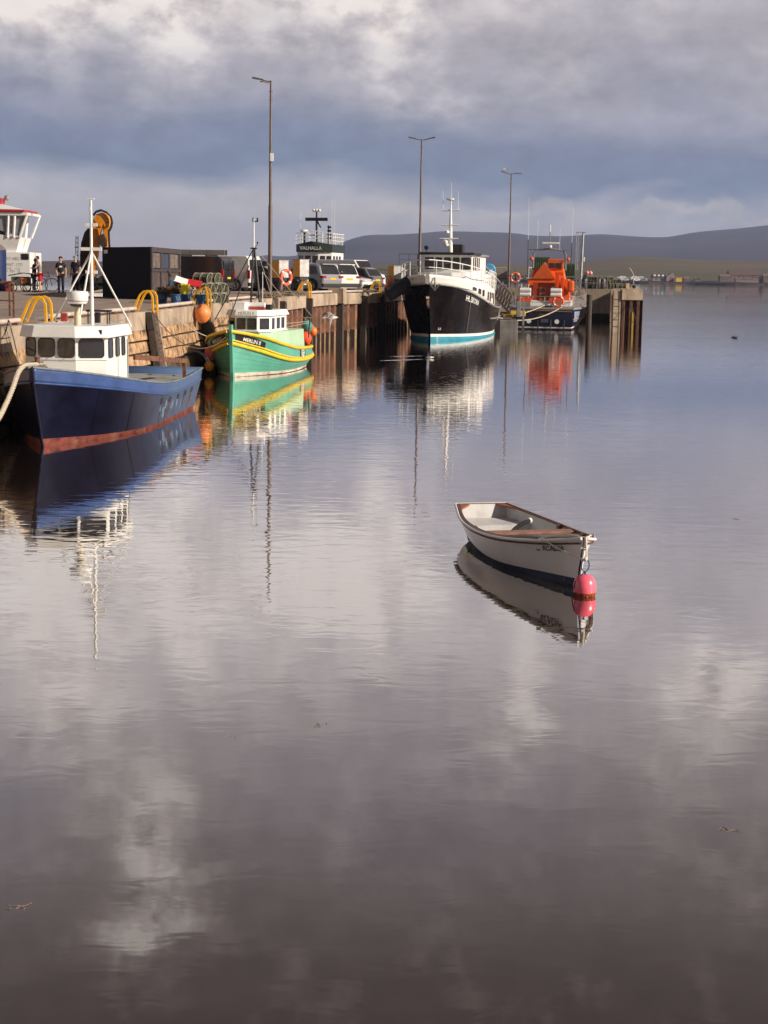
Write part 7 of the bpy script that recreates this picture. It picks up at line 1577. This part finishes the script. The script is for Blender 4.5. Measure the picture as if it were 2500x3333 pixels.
def far_car(p, lab, m_):
    t = thing('parked_camper', lab, 'vehicle', p, rs.uniform(-.4, .4), 'white vehicles parked on the far shore'); w = 2.8; h = 2.9
    MB().add([(-w, 0, .4), (w, 0, .4), (w, 0, h * .55), (w * .7, 0, h), (-w, 0, h), (-w, 2.2, .4), (w, 2.2, .4), (w, 2.2, h * .55), (w * .7, 2.2, h), (-w, 2.2, h)], [(4, 3, 2, 1, 0), (5, 6, 7, 8, 9), (0, 1, 6, 5), (1, 2, 7, 6), (2, 3, 8, 7), (3, 4, 9, 8), (4, 0, 5, 9)]).build('body', m_, t)
    for x in (-w * .6, w * .6): MB().cyl((x, -.1, .45), (x, .3, .45), .5, n=10).build('wheel', rubber, t)
    MB().bx(-w * .6, w * .5, -.05, .0, h * .55, h * .8).build('window', carglass, t); return t
PL = ['first', 'second', 'third', 'fourth', 'fifth', 'sixth', 'seventh', 'eighth', 'ninth', 'tenth', 'eleventh', 'twelfth']
cam_l = ['leftmost', 'second from the left', 'third from the left', 'fourth from the left', 'fifth from the left', 'sixth from the left', 'seventh from the left', 'eighth from the left', 'ninth from the left', 'rightmost']
for i, px in enumerate((2012, 2020, 2028, 2036, 2046, 2066, 2073, 2080, 2086, 2096)):
    p = at(px, 916, Yv - 12 + (i % 3) * 8); p.z = 2.2 + (i % 3) * .8
    if not v0: v0 = far_car(p, '', cleanw)
    o = v0 if i == 0 else dup(v0, p, rs.uniform(-.5, .5)); o['label'] = 'white camper on the far shore past the pier, %s of the row' % cam_l[i]
for i, (px, py, y, lab) in enumerate(((2290, 855, 2880, 'tiny white house high on the skyline ridge at the right'), (2055, 846, 2700, 'tiny pale farmhouse on the crest of the middle hill'), (2120, 851, 2600, 'tiny dark farm building below the middle hill crest'), (1720, 872, 2600, 'tiny pale house on the low hill behind the lifeboat'))):
    far_house('farmhouse', lab, px - 9, px + 9, py + 2, py - 4, py - 1, y, cleanw if i != 2 else stonem, roofm, dep=8)

# ---- floating weed bits and gull wake
for i, (px, py, lab) in enumerate(((60, 2946, 'small clump of pale weed floating at the lower left'), (1040, 2362, 'thin scrap of weed floating below the middle'), (2395, 1690, 'pale scrap of floating weed right of the dinghy'), (775, 2395, 'single dark speck of weed floating left of the middle'), (2380, 2705, 'tiny pale scrap of weed floating at the lower right'))):
    p = gz(px, py); mb = MB(); rr = random.Random(i + 4)
    for k in range(9 if i != 3 else 3):
        a = V((rr.uniform(-.09, .09), rr.uniform(-.08, .08), .002)); mb.tube([a * .7, a * .7 + V((rr.uniform(-.03, .03), rr.uniform(-.03, .03), .003)), a * .7 + V((rr.uniform(-.05, .05), rr.uniform(-.05, .05), .001))], .0014, 4)
    tag(mb.build('floating_weed', mat('pale_weed', (.30, .20, .16), .8, var=.4, sc=40)), lab, 'seaweed').location = p

wm_ = bpy.data.materials['sea_water']; mb = MB()
for (x0, x1, y0, y1) in ((1255, 1392, 1161, 1158), (1235, 1392, 1174, 1169)):
    a, c = gz(x0, y0), gz(x1, y1); n_ = 16; rows = []
    for i in range(n_ + 1):
        p = a.lerp(c, i / n_) + V((0, .05 * sin(i * 1.7), 0)); h = .018 * sin(pi * i / n_) * (.6 + .4 * sin(i * 2.3) ** 2) + .002
        rows.append([p + V((0, -.16, .001)), p + V((0, -.06, h)), p + V((0, 0, h * 1.2)), p + V((0, .06, h)), p + V((0, .16, .001))])
    mb.grid(rows)
w_ = mb.build('gull_wake', wm_, smooth=True); w_['kind'] = 'stuff'
